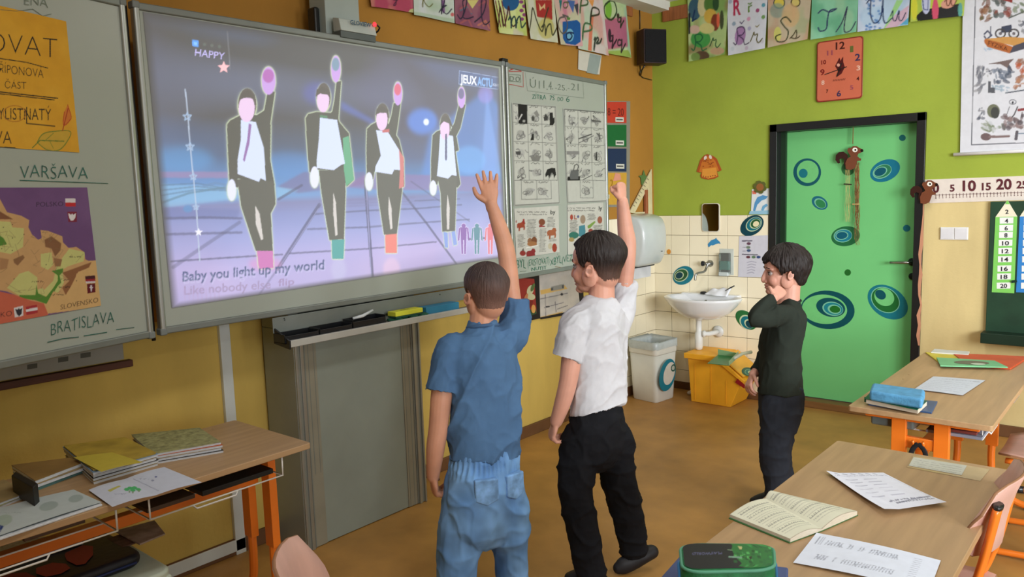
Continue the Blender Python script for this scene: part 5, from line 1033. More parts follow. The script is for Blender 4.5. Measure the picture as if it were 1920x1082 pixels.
def exR(cv):
    for x, y, rx, ry, c in ((600, 80, 12, 20, (40, 84, 110)), (660, 60, 8, 18, (206, 200, 150)), (720, 40, 10, 14, (76, 120, 50)), (775, 30, 6, 14, (30, 70, 40)), (730, 140, 12, 14, (206, 170, 70)), (770, 190, 8, 16, (120, 40, 30)), (795, 170, 3, 14, (220, 100, 70)), (825, 170, 4, 18, (50, 60, 34)), (650, 330, 18, 16, (60, 150, 70)), (600, 250, 10, 8, (206, 176, 160)), (700, 240, 14, 10, (206, 200, 130)), (660, 470, 14, 9, (84, 60, 44)), (610, 480, 8, 8, (110, 140, 70)), (790, 430, 14, 7, (190, 160, 130))): cv.ell(*j4(x, y), rx, ry, c, 0, .95, 1)
    cv.line([j4(555, 120), j4(556, 280)], 4, (30, 34, 40)); cv.line([j4(600, 90), j4(580, 180), j4(610, 160)], 3, (20, 50, 90))
painting(F_, [(1289, -2), (1366, -16), (1361, 102), (1293, 116)], (170, 196, 130), [(196, 200, 150), (110, 150, 70), (140, 110, 80)], [('R', 1301, 94, 30, (24, 96, 56), 2.6), ('r', 1331, 89, 24, (30, 84, 50), 2.2)], 'multicoloured painting with a green R, first beside the wooden rail end', 41, exR, grp=BG)
def exRr(cv):
    cv.text('R', j4(925, 130), j4(990, 120), 30, (170, 40, 76), off=.03); cv.text('ř', j4(1045, 105), j4(1085, 98), 16, (96, 130, 60), off=.02)
    for x, y, c in ((1130, 90, (150, 70, 110)), (1178, 45, (90, 150, 170)), (1055, 160, (206, 150, 180)), (1178, 145, (110, 150, 90)), (930, 200, (140, 160, 180)), (1062, 240, (170, 170, 200)), (1040, 405, (190, 180, 200)), (1170, 350, (190, 190, 200)), (920, 410, (190, 200, 210)), (900, 15, (160, 170, 190))): cv.ell(*j4(x, y), 3.4, 4, c, 30)
    cv.ell(*j4(985, 300), 10, 18, (150, 90, 160), 10, .8)
painting(F_, [(1362, -40), (1442, -56), (1435.5, 91), (1366, 104)], (206, 210, 220), [(196, 202, 214)], [('R', 1379, 83, 33, (60, 40, 80), 2), ('r', 1408, 80, 26, (90, 84, 30), 2.4)], 'white painting dotted with hearts, with a purple Ř', 42, lambda cv: (exRr(cv), cv.line([j4(980, 185), j4(995, 200), j4(1015, 175)], 1.6, (60, 40, 90)), cv.line([j4(1115, 220), j4(1128, 230), j4(1145, 210)], 1.6, (120, 110, 40))), grp=BG)
def exS(cv):
    cv.ell(*j4(1315, 25), 9, 9, (214, 196, 80)); e = ell(*j4(1315, 25), 10, 10); cv.line(e, 2, (34, 60, 60)); cv.ell(*j4(1450, 20), 7, 7, (206, 190, 110)); e = ell(*j4(1450, 20), 8, 8); cv.line(e, 2.4, (60, 50, 30)); cv.ell(*j4(1300, 90), 14, 14, (120, 150, 140), 0, .7, 3); cv.ell(*j4(1410, 130), 16, 22, (206, 170, 120), 0, .7, 4); cv.ell(*j4(1305, 290), 7, 14, (206, 206, 110), 0, .9, 1)
painting(F_, [(1440, -55), (1527, -70), (1514.5, 73.5), (1440.5, 90)], (190, 176, 150), [(200, 186, 160), (160, 170, 130), (196, 156, 130)], [('S', 1456, 78, 46, (50, 60, 34), 2.6), ('s', 1482, 72, 22, (60, 50, 20), 2.4)], 'beige watercolour with a yellow and green S', 43, exS, grp=BG)
painting(F_, [(1524, -68), (1614, -84), (1607, 60), (1521, 75)], (120, 186, 150), [(140, 200, 166), (96, 166, 130), (150, 196, 160)], [('T', 1535, 58, 42, (40, 44, 90), 2.6), ('t', 1568, 59, 46, (50, 50, 80), 2.4)], 'mint green painting with a cursive T', 44, grp=BG)
def exU(cv):
    r_ = random.Random(2)
    for i in range(30): cv.ell(1612+r_.random()*40, -10+r_.random()*66, 2.6, 2.2, (70, 120, 180), 0, .8)
    cv.poly([j5(400, 180), j5(480, 0), j5(520, 0), j5(410, 185), j5(360, 180)], (150, 206, 120), .9, 1); cv.poly([j5(410, 170), j5(470, 90), j5(555, 30), j5(540, 120), j5(480, 160)], (206, 170, 190), .9, 1); cv.poly([j5(500, 150), j5(556, 100), j5(556, 145)], (90, 170, 206))
painting(F_, [(1611, -84), (1712, -100), (1703.5, 47), (1609, 60.5)], (176, 200, 222), [(160, 190, 220), (196, 206, 226)], [('U', 1626, 43, 46, (30, 50, 90), 2.6), ('u', 1670, 38, 28, (34, 50, 80), 2.2)], 'light blue dotted painting with a cursive U', 45, exU, grp=BG)
def exU2(cv):
    cv.poly([j5(600, 95), j5(640, 60), j5(700, 50), j5(860, 20), j5(870, 100), j5(700, 120), j5(610, 125)], (30, 32, 34)); cv.ell(*j5(590, 50), 6, 22, (206, 206, 60)); cv.ell(*j5(660, 20), 8, 20, (190, 196, 226)); cv.ell(*j5(715, 60), 6, 22, (206, 80, 110)); cv.ell(*j5(790, 20), 14, 9, (206, 150, 130), -20); cv.ell(*j5(860, 60), 4, 14, (90, 160, 150)); cv.line([j5(640, 0), j5(645, 55), j5(670, 60), j5(672, 0)], 2, (40, 60, 120))
painting(F_, [(1710, -98), (1818, -112), (1807, 30), (1707.5, 41.5)], (176, 196, 70), [(190, 206, 90), (150, 176, 90)], [('u', 1772, 10, 22, (90, 50, 30), 2)], 'black and lime painting with U letters next to the hanging chart', 46, exU2, grp=BG)
# shelf strip under the left wing
F_ = wallL(.03); a1, z1 = F_.ab(252, 680); a_, z0 = F_.ab(0, 722)
MB().box(-6, F_.ab(250, 680)[0], F_.ab(250, 687)[1], F_.ab(250, 674)[1], -.03, 0).build('wooden_rail', mat('dark_brown_rail', (84, 46, 30), .55, .12, 10, stretch=(6, .6, 6)), F=F_.M(), bevel=.003, label='dark brown wooden rail on the wall under the left wing', cat='rail')
F_ = wallL(.045); bx = thing('wall_box', 'pale grey paper strip box on the rail under the left wing', 'box', F_.px(230, 672)); z0 = F_.ab(232, 674)[1]
MB().box(-5.6, F_.ab(232, 660)[0], z0, z0+.085, -.04, 0).build('box_body', mat('pale_grey_box', (150, 150, 142), .6, .04), bx, F=F_.M(), bevel=.003)
for x, y in ((60, 688), (118, 675), (160, 667)): flat('label_print', F_, [([(x-9, y-4), (x+10, y-7), (x+10, y+2), (x-9, y+5)], (90, 92, 84))], PRINT, bx, off=.001)
# ================================================================== wash corner
m_por = mat('white_porcelain', (232, 234, 238), .12, .01, spec=.6, coat=.5)
m_wpl = mat('white_plastic', (222, 224, 222), .4, .03)
Fy = wallB(-.2); sx = (Fy.ab(1247, 560)[0]+Fy.ab(1387, 566)[0])/2; sw = (Fy.ab(1387, 566)[0]-Fy.ab(1247, 560)[0])/2; sz = Fy.ab(1300, 557)[1]
sk = thing('wash_basin', 'white porcelain wash basin on the tiled wall', 'sink', (sx, -.2, sz-.2))
def basin_ring(f, z, n=40, dx=0, back=-.012, ry=.40):
    P_ = []
    for i in range(n):
        a = 2*PI*i/n; x = sx+sw*f*math.cos(a); y = -.17+(.235*f+.0)*math.sin(a)*(1 if math.sin(a) < 0 else .66)
        P_.append(Vector((x, min(y, back), z)))
    return P_
rings = [basin_ring(.30, sz-.165), basin_ring(.48, sz-.15), basin_ring(.7, sz-.11), basin_ring(.88, sz-.055), basin_ring(.97, sz-.018), basin_ring(1, sz-.004), basin_ring(.99, sz+.003), basin_ring(.93, sz+.003), basin_ring(.86, sz-.012), basin_ring(.7, sz-.07), basin_ring(.45, sz-.115), basin_ring(.12, sz-.125)]
n = 40; v = [p for r_ in rings for p in r_]; f = [tuple(range(n))[::-1]]+[(i*n+j, i*n+(j+1) % n, (i+1)*n+(j+1) % n, (i+1)*n+j) for i in range(len(rings)-1) for j in range(n)]+[tuple((len(rings)-1)*n+j for j in range(n))]
MB().add(v, f).build('bowl', m_por, sk, smooth=True)
MB().box(sx-sw*.78, sx+sw*.78, -.075, -.010, sz-.05, sz+.012).build('back_ledge', m_por, sk, bevel=.012, seg=3)
p = Fy.px(1321, 566); MB().lathe([(.011, 0), (.011, .004), (.006, .005)], 16).tf(Frame((p.x, -.178, sz-.03), (1, 0, 0), (0, .5, 1)).M()).build('overflow_ring', m_chrome, sk, smooth=True)
Fp = wallB(-.17); pp = Fp.px(1310, 600); x_ = pp.x; zt = sz-.15; zb = Fp.px(1312, 655).z
MB().lathe([(.034, zt), (.036, zt-.02), (.022, zt-.03), (.022, zt-.12), (.030, zt-.13), (.031, zb+.02), (.026, zb), (.01, zb-.004)], 20, (x_, -.17, 0)).build('drain_trap', m_wpl, sk, smooth=True)
zc = Fp.px(1330, 625).z-.01; MB().tube([(x_, -.17, zc), (x_+.07, -.15, zc), (x_+.085, -.08, zc), (x_+.085, -.02, zc)], .019, 14).tube([(x_+.03, -.165, zc), (x_+.05, -.158, zc)], .026, 14).lathe([(.001, 0)], 3).build('outlet_pipe', m_wpl, sk, smooth=True)
MB().lathe([(.045, 0), (.045, .012), (.02, .016)], 24).build('wall_flange', m_wpl, sk, F=Frame((x_+.085, -.011, zc), (1, 0, 0), (0, 0, 1)).M(), smooth=True)
# tap
F_ = wallB(-.0105); p = F_.px(1332, 494); tp = thing('wall_tap', 'chrome wall tap with a black knob above the basin', 'tap', p)
MB().lathe([(.026, 0), (.026, .006), (.012, .014), (.012, .05)], 20).build('tap_body', m_chrome, tp, F=Frame(p, (1, 0, 0), (0, 0, 1)).M(), smooth=True)
kx = F_.px(1321, 492); MB().tube([(p.x, p.y-.04, p.z), (p.x-.03, p.y-.045, p.z+.002)], .012, 12).build('valve', m_chrome, tp, smooth=True)
MB().lathe([(.008, -.01), (.020, -.008), (.023, .0), (.02, .012), (.008, .016)], 6).build('knob', m_bpl, tp, F=Frame((p.x-.042, p.y-.045, p.z+.002), (0, 1, 0), (0, 0, 1)).M(), bevel=.003)
MB().tube(smoothline([(p.x, p.y-.045, p.z), (p.x-.005, p.y-.06, p.z-.03), (p.x-.008, p.y-.09, p.z-.055), (p.x-.03, p.y-.14, p.z-.062), (p.x-.04, p.y-.165, p.z-.075), (p.x-.042, p.y-.17, p.z-.115)]), .009, 12).build('spout', m_chrome, tp, smooth=True)
# soap dispenser
F_ = wallB(-.03); a0, z1 = F_.ab(1349, 474); a1, z0 = F_.ab(1369, 514)
so = thing('soap_dispenser', 'transparent soap dispenser with teal liquid on the tiles', 'dispenser', F_.px(1359, 514))
mg = mat('clear_plastic', (226, 236, 232), .08, 0, trans=.85, spec=.5)
MB().box(a0, a1, -.05, -.012, z0, z1).build('tank', mg, so, bevel=.008, seg=3)
MB().box(a0+.006, a1-.006, -.045, -.018, z0+.03, z0+(z1-z0)*.62).build('liquid_soap', mat('teal_soap', (30, 140, 130), .2, .02), so, bevel=.004)
MB().box(a0-.008, a1+.02, -.012, -.0095, z0-.01, z1+.03).build('back_plate', mat('pale_clear_plate', (206, 212, 204), .3), so, bevel=.004)
MB().box(a0+.006, a1-.006, -.065, -.02, z0-.014, z0+.016).build('push_bar', mat('pale_grey_bar', (190, 200, 200), .3), so, bevel=.006)
# things on the sink
p = Vector((Fy.px(1304, 550).x, -.07, sz+.012)); MB().lathe([(.024, 0), (.026, .008), (.02, .016), (.004, .018)], 16, p).build('black_plug', m_bpl, smooth=True, label='round black plug lying on the basin ledge', cat='plug')
Fz = wallB(-.09); c_ = [Fz.px(x, y) for x, y in ((1325, 551), (1366, 556), (1370, 541), (1333, 543))]
B = MB(); m_ = 14; P_ = []
for j in range(m_):
    for i in range(m_):
        u, v = i/(m_-1), j/(m_-1); q_ = c_[0]*(1-u)*(1-v)+c_[1]*u*(1-v)+c_[2]*u*v+c_[3]*(1-u)*v
        P_.append(q_+Vector((0, -.035+.05*v+.008*math.sin(u*9+v*3), .006*math.sin(u*13)*v)))
B.add(P_, [(j*m_+i, j*m_+i+1, (j+1)*m_+i+1, (j+1)*m_+i) for j in range(m_-1) for i in range(m_-1)])
o = B.build('paper_towel', mat('white_paper_towel', (228, 230, 236), .9, .03, 20, .3, 90), smooth=True, label='crumpled white paper towel on the right of the basin', cat='towel'); s_ = o.modifiers.new('solid', 'SOLIDIFY'); s_.thickness = .012; s_.offset = 0
a = Fz.px(1360, 546); b = Fz.px(1377, 536); MB().tube([a, (a+b)/2+Vector((0, 0, .003)), b], .005, 8).build('thin_brush', m_bpl, smooth=True, label='dark thin handle sticking out behind the paper towel on the basin', cat='brush')
# towel dispenser on the left wall
F_ = wallL(.011); p = F_.px(1180, 500)
td = thing('towel_dispenser', 'large rounded grey white paper towel dispenser in the corner', 'dispenser', (.12, -.4, p.z))
z1 = 1.42; z0 = 1.03; yc0, yc1 = -.55, -.20
pr = [(0, z0+.02), (.15, z0), (.20, z0+.05), (.225, z0+.14), (.225, z0+.26), (.20, z0+.34), (.15, z1-.015), (.06, z1), (0, z1)]
pr = smoothline(pr, 5); n = len(pr)
B = MB(); S_ = []
for k, (y, s_) in enumerate(((yc0, .86), (yc0+.012, .95), (yc0+.04, 1), (yc1-.04, 1), (yc1-.012, .95), (yc1, .86))):
    S_ += [(.011+x*s_, y, (z0+z1)/2+(z-(z0+z1)/2)*(.6+.4*s_)) for x, z in pr]
B.add(S_, [(k*n+i, k*n+(i+1) % n, (k+1)*n+(i+1) % n, (k+1)*n+i) for k in range(5) for i in range(n)]+[tuple(range(n))[::-1], tuple(5*n+i for i in range(n))])
B.build('cover', mat('pearl_plastic', (196, 204, 204), .3, .02, coat=.3), td, smooth=True)
MB().box(.012, .13, yc0+.02, yc1-.02, z0-.015, z0+.03).build('dark_slot', mat('dark_slot', (40, 44, 48), .5), td, bevel=.004)
MB().box(.212, .24, -.30, -.285, z0+.10, z0+.106).build('small_logo', mat('grey_logo', (110, 120, 124), .4), td)
MB().box(.10, .106, yc0+.06, yc1-.04, z0-.10, z0+.01).build('paper_strip', mat('white_paper', (214, 216, 220), .8), td, bevel=.001)

# ================================================================== bins
bn = thing('waste_bin', 'white square plastic waste bin lined with a bag under the towel dispenser', 'bin', (.2, -.35, 0))
z1 = .455
P3 = [Vector((.063, -.475, 0)), Vector((.30, -.515, 0)), Vector((.325, -.275, 0)), Vector((.085, -.235, 0))]
c = sum(P3, Vector())/4
def ring(s_, z, r_=.035):
    out = []
    for i in range(4):
        a, b, d_ = P3[i-1], P3[i], P3[(i+1) % 4]; u1 = (a-b).normalized()*r_; u2 = (d_-b).normalized()*r_
        for k in range(5): t = k/4; q_ = (b+u1)*(1-t)**2+b*2*t*(1-t)+(b+u2)*t*t; out.append(c+(q_-c)*s_+Vector((0, 0, z)))
    return out
def stack(rs, cap0=True, cap1=False):
    n = len(rs[0]); v = [p for r_ in rs for p in r_]; f = [(i*n+j, i*n+(j+1) % n, (i+1)*n+(j+1) % n, (i+1)*n+j) for i in range(len(rs)-1) for j in range(n)]
    if cap0: f.append(tuple(range(n))[::-1])
    if cap1: f.append(tuple((len(rs)-1)*n+j for j in range(n)))
    return MB().add(v, f)
stack([ring(.97, 0), ring(1.0, .01), ring(1.14, z1-.09), ring(1.14, z1-.088), ring(1.18, z1-.085), ring(1.20, z1-.01), ring(1.2, z1), ring(1.14, z1), ring(1.1, z1-.1), ring(.95, .02)], True, True).build('bin_body', mat('white_bin_plastic', (216, 216, 208), .45, .03), bn, smooth=False, bevel=.002)
rb = [ring(1.22, z1-.045), ring(1.225, z1+.004), ring(1.17, z1+.014), ring(1.05, z1-.02), ring(.95, z1-.12)]
rs = random.Random(8)
for R_ in rb:
    for i in range(len(R_)): R_[i] = R_[i]+Vector((rs.uniform(-.003, .003), rs.uniform(-.003, .003), rs.uniform(-.006, .006)))
stack(rb, False).build('bin_liner', mat('translucent_bag', (206, 216, 218), .25, .04, 30, .4, 60, trans=.3), bn, smooth=True)
Fa = P3[1]; e = (P3[2]-P3[1]).normalized(); FBn = Frame(Fa+Vector((.018, -.0, 0)), e, Vector((.075, 0, 1)).normalized())
def bp(x, y): return (1160+x*.27726, 480+y*.27726)
flat('sticker', FBn, [(ell(*bp(330, 805), 14.5, 31, 12), (16, 124, 148)), (ell(*bp(342, 795), 9.8, 22, 14), (216, 216, 208)), (ell(*bp(370, 757), 4.5, 7, 10), (40, 96, 84)), (ell(*bp(369, 757), 2.6, 4.2, 10), (190, 200, 190))], PLASTIC_PRINT, bn, off=.006, label='blue ring sticker')
MB().sph((.405, -.14, .022), .026, .02, .02, 8).sph((.385, -.15, .016), .018, .016, .015, 7).build('crumpled_paper', mat('white_crumpled_paper', (220, 216, 208), .9, .05, 30, .8, 60), label='small crumpled white paper on the floor between the two bins', cat='paper')
# yellow sorting crate
cr = thing('sorting_bin', 'yellow plastic sorting bin with a sloping front lid', 'bin', (.66, -.2, 0))
# faces: long side towards the camera along x, sloping lid to the right
x0, x1, yb, yf, H_ = .455, .86, -.03, -.315, .36
m_yel = mat('yellow_plastic', (244, 176, 44), .42, .04, spec=.45)
prf = [(.03, 0), (.345, 0), (.43, .20), (.245, H_), (.0, H_)]
v = [];
for y in (yf, yb): v += [(x0+a, y, z) for a, z in prf]
MB().add(v, [(0, 1, 2, 3, 4)[::-1], (5, 6, 7, 8, 9)]+[(i, (i+1) % 5, 5+(i+1) % 5, 5+i) for i in range(5)]).build('bin_body', m_yel, cr, bevel=.006)
rim = [(-.02, H_-.028), (.245, H_-.028), (.25, H_-.03), (.452, .195), (.462, .215), (.262, H_+.004), (.25, H_+.012), (-.02, H_+.012)]
v = []; n = len(rim)
for y in (yf-.018, yb+.012): v += [(x0+a, y, z) for a, z in rim]
MB().add(v, [tuple(range(n))[::-1], tuple(range(n, 2*n))]+[(i, (i+1) % n, n+(i+1) % n, n+i) for i in range(n)]).build('rim', m_yel, cr, bevel=.004)
sl = (Vector((.462, 0, .215))-Vector((.262, 0, H_+.004))).normalized(); up_ = Vector((-sl.z, 0, sl.x)); up_ = up_ if up_.z > 0 else -up_
B = MB(); o_ = Vector((x0+.268, 0, H_+.008))
B.add([o_+sl*a+Vector((0, y, 0))+up_*c for a in (0, .22) for y in (yf-.005, yb) for c in (0, .012)], [(0, 1, 3, 2), (4, 6, 7, 5), (0, 4, 5, 1), (2, 3, 7, 6), (0, 2, 6, 4), (1, 5, 7, 3)]).build('flap_lid', mat('yellow_lid', (238, 176, 56), .4, .04), cr, bevel=.003)
FCr = wallB(yf-.002)
for x in (.06, .19, .31): MB().box(x0+x, x0+x+.004, yf-.004, yf, .02, .30 if x < .25 else .2).build('rib', m_yel, cr, bevel=.001)
FCr = wallB(yf-.019); flat('red_label', FCr, [([(1383, 710), (1397, 722), (1396, 729), (1378, 717)], (150, 30, 36))], PLASTIC_PRINT, cr, off=.001, label='small dark red label')
FL = Frame(o_+up_*.013, Vector((0, 1, 0)), sl); FL2 = Frame(o_+up_*.013, sl, Vector((0, 1, 0)))
FLx = FL2 if FL2.n.z > 0 else FL
flat('sticker', FLx, [(ell(1403, 697, 12.5, 8, 10), (30, 92, 70)), (ell(1405, 698, 9, 5.8, 10), (130, 170, 130)), (ell(1405.5, 698, 8, 5, 10), (40, 110, 100)), (ell(1407, 698, 4.6, 3, 10), (196, 206, 150))], PLASTIC_PRINT, cr, off=.001, label='green oval sticker on the sloping lid')
# dustpan and brush
zt = H_+.014; FTp = top(zt)
dpn = thing('dustpan', 'translucent green dustpan lying on the yellow bin', 'dustpan', FTp.px(1358, 672))
A = [FTp.px(*k) for k in ((1326, 682), (1366, 686), (1384, 670), (1346, 666))]
m_gp = mat('green_plastic', (34, 120, 60), .3, .05)
up = Vector((0, 0, 1)); B = MB()
B.hexa([A[0], A[1], A[2], A[3]], [k+up*.003 for k in A]).build('pan', m_gp, dpn, bevel=.001)
B = MB()
for i, j in ((1, 2), (2, 3)): a, b = A[i], A[j]; dd = (b-a).cross(up).normalized()*.003; B.hexa([a, b, b+dd, a+dd], [a+up*.03, b+up*.045, b+dd+up*.045, a+dd+up*.03])
B.build('pan_wall', mat('pale_green_plastic', (150, 196, 150), .25, .04, trans=.3), dpn, bevel=.001)
h0 = (A[1]+A[2])/2+up*.02; h1 = FTp.px(1408, 668)+up*.03
MB().tube([h0, (h0+h1)/2+up*.012, h1], [.014, .011, .013], 10).build('handle', mat('clear_handle', (206, 206, 186), .25, .02, trans=.3), dpn, smooth=True)

# ================================================================== desks
m_desk = mat('beech_laminate', (178, 145, 106), .42, .07, 4, .03, 300, stretch=(9, .7, 9), spec=.4)
m_desk_e = mat('beech_edge', (206, 156, 112), .45, .08, 10)
m_or = mat('orange_painted_steel', (236, 124, 36), .35, .04, spec=.5, coat=.2)
m_wire = mat('white_wire', (216, 212, 206), .35)
ZD = .72
def desk(x0, x1, y0, y1, label, side=1, ends=(0, 1), basket=True, rot=0):
    """double pupil desk, long side along y; orange twin-upright frames under both ends"""
    t = thing('school_desk', label, 'desk', ((x0+x1)/2, (y0+y1)/2, 0), rot, group='double school desks'); F = WM[t.name]; w, l = (x1-x0)/2, (y1-y0)/2
    MB().prism(rrect(-w, w, -l, l, .012), ZD-.022, ZD).build('desk_top', m_desk, t, F=F, bevel=.003)
    for s_ in (-1, 1):
        y = s_*(l-.07)
        for dx in (-.075, .075):
            MB().add([(dx-.026, y-.016, .30), (dx+.026, y-.016, .30), (dx+.026, y+.016, .30), (dx-.026, y+.016, .30), (dx-.026, y-.016, ZD-.024), (dx+.026, y-.016, ZD-.024), (dx+.026, y+.016, ZD-.024), (dx-.026, y+.016, ZD-.024)], [(3, 2, 1, 0), (4, 5, 6, 7), (0, 1, 5, 4), (1, 2, 6, 5), (2, 3, 7, 6), (3, 0, 4, 7)]).tube(smoothline([(dx, y, .31), (dx, y, .22), (dx*1.2, y, .12), (dx*2.2, y, .045), (dx*3.1, y, .022)]), .017, 10).build('leg', m_or, t, F=F, bevel=.002)
            MB().sph((dx*3.1, y, .02), .019, n=8).build('foot_cap', m_black, t, F=F, smooth=True)
        MB().box(-.06, .06, y-.011, y+.011, .57, .615).build('crosspiece', m_or, t, F=F, bevel=.004)
        MB().box(-.2, .2, y-.014, y+.014, ZD-.045, ZD-.022).build('top_bracket', m_or, t, F=F, bevel=.003)
        MB().tube([(-.018, y-.015, .60), (-.018, y-.032, .595), (-.018, y-.036, .61)], .005, 6).tube([(.018, y-.015, .60), (.018, y-.032, .595), (.018, y-.036, .61)], .005, 6).build('bag_hook', m_or, t, F=F, smooth=True)
    MB().box(-.02, .02, -l+.08, l-.08, .54, .58).build('rail', m_or, t, F=F, bevel=.004)
    return t, F, w, l
def basket(t, F, xs, xe, y0, y1, n=5, z=.63, fu=.065):
    B = MB(); 
    for k in range(n+1): x = xs+(xe-xs)*k/n; B.tube([(x, y0, z), (x, y1, z)], .0028, 6)
    for y in (y0, y1): B.tube([(xs, y, z+.09), (xs, y, z), (xe, y, z), (xe, y, z+fu)], .0032, 6)
    B.tube([(xe, (y0+y1)/2-.1, z), (xe+.006, (y0+y1)/2-.09, z-.012), (xe+.006, (y0+y1)/2+.05, z-.012), (xe, (y0+y1)/2+.06, z)], .0032, 6)
    return B.build('wire_basket', m_wire, t, F=F, smooth=True)
t1, F1, w1, l1 = desk(2.372, 2.892, -4.17, -2.875, 'beech school desk in the right foreground with an open book')
t2, F2, w2, l2 = desk(2.265, 2.765, -2.415, -1.165, 'beech school desk by the door with a blue pencil case')
t3, F3, w3, l3 = desk(.325, .846, -5.25, -3.955, 'beech school desk against the left wall with piles of booklets')
for (a, b) in ((.05, l2-.12), (-l2+.12, -.05)): basket(t2, F2, -w2+.06, w2-.05, a, b)
for (a, b) in ((.05, l3-.12), (-l3+.1, -.05)): basket(t3, F3, -w3+.04, w3-.01, a, b, z=.63, fu=.066)
basket(t1, F1, -w1+.05, w1-.03, -l1+.1, -.05)
# ---- chair
m_ply = mat('pinkish_plywood', (206, 164, 150), .45, .06, 6, stretch=(3, 3, .6)); m_plye = mat('plywood_edge', (150, 108, 76), .6)
def chair(loc, rot, label):
    """sitter faces -x; back towards +x"""
    t = thing('school_chair', label, 'chair', loc, rot, group='orange framed school chairs'); F = WM[t.name]
    def shell(name, rows, th=.009):
        n = len(rows[0]); P_ = [Vector(p) for r_ in rows for p in r_]; f = [(i*n+j, i*n+j+1, (i+1)*n+j+1, (i+1)*n+j) for i in range(len(rows)-1) for j in range(n-1)]
        o = MB().add(P_, f).build(name, m_ply, t, F=F, smooth=True); s_ = o.modifiers.new('s', 'SOLIDIFY'); s_.thickness = th; s_.offset = 0
        b_ = o.modifiers.new('b', 'BEVEL'); b_.width = .002; b_.segments = 1; b_.limit_method = 'ANGLE'; o.data.materials.append(m_plye); s_.material_offset_rim = 1; return o
    rows = []
    for i in range(11):
        v = i/10; a = (v-.5)*2
        h0, h1 = .62+.02*abs(a)**3, .828-.05*abs(a)**5
        s_ = (1-abs(a)**8*.5)
        x = .205-.065*a*a; y = a*.195
        rows.append([(x+.05*(k/4)-.01*math.sin(k/4*PI)*1, y, (h0+h1)/2+((h1-h0)/2)*(k/2-1)*(1 if abs(a) < .98 else .72)) for k in range(5)])
    shell('backrest', rows)
    rows = []
    for i in range(9):
        u = i/8; x = -.2+.38*u; rows.append([(x, (k/8-.5)*.38*(1 if 0 < i < 8 else .85), .44+.012*(2*u-1)**2-.01*math.cos((k/8-.5)*PI)+(-.012 if i == 0 else 0)) for k in range(9)])
    shell('seat', rows)
    for s_ in (-1, 1):
        y = s_*.175
        MB().tube(smoothline([(-.17, y, .42), (.05, y, .418), (.13, y, .44), (.165, y, .52), (.190, y*.9, .62), (.218, y*.86, .775)]), .011, 12, ry=.024).build('back_tube', m_or, t, F=F, smooth=True)
        MB().tube([(.2175, y*.86, .772), (.2195, y*.86, .781)], .0118, 12, ry=.0248).build('end_cap', m_black, t, F=F, smooth=True)
        MB().tube(smoothline([(-.05, y, .41), (.0, y*.98, .25), (.06, y*1.05, .08), (.06, y*1.08, .03)]), .0125, 10, ry=.02).build('leg', m_or, t, F=F, smooth=True)
        MB().tube(smoothline([(-.22, y*1.1, .02), (.0, y*1.1, .03), (.24, y*1.1, .02)]), .014, 10).build('floor_runner', m_or, t, F=F, smooth=True)
        for e_, x in ((-1, -.22), (1, .24)): MB().tube([(x-.025*e_, y*1.1, .021), (x+.03*e_, y*1.1, .019)], .019, 10).build('runner_cap', m_bpl, t, F=F, smooth=True)
    MB().tube([(.0, -.175, .25), (.0, .175, .25)], .011, 10).build('crossbar', m_or, t, F=F, smooth=True)
    return t
C1 = chair((2.705, -3.21, 0), 0, 'orange framed school chair pushed in at the right of the foreground desk')
C2 = copy_tree(C1, (2.9, -1.655, 0), 0, 'orange framed school chair tucked at the near half of the desk by the door')
C3 = copy_tree(C1, (1.92, -4.50, 0), -2.2, 'pale plywood school chair whose back just shows at the bottom edge')
C4 = copy_tree(C1, (2.9, -.81, 0), 0, 'orange framed school chair at the far end of the desk by the door')
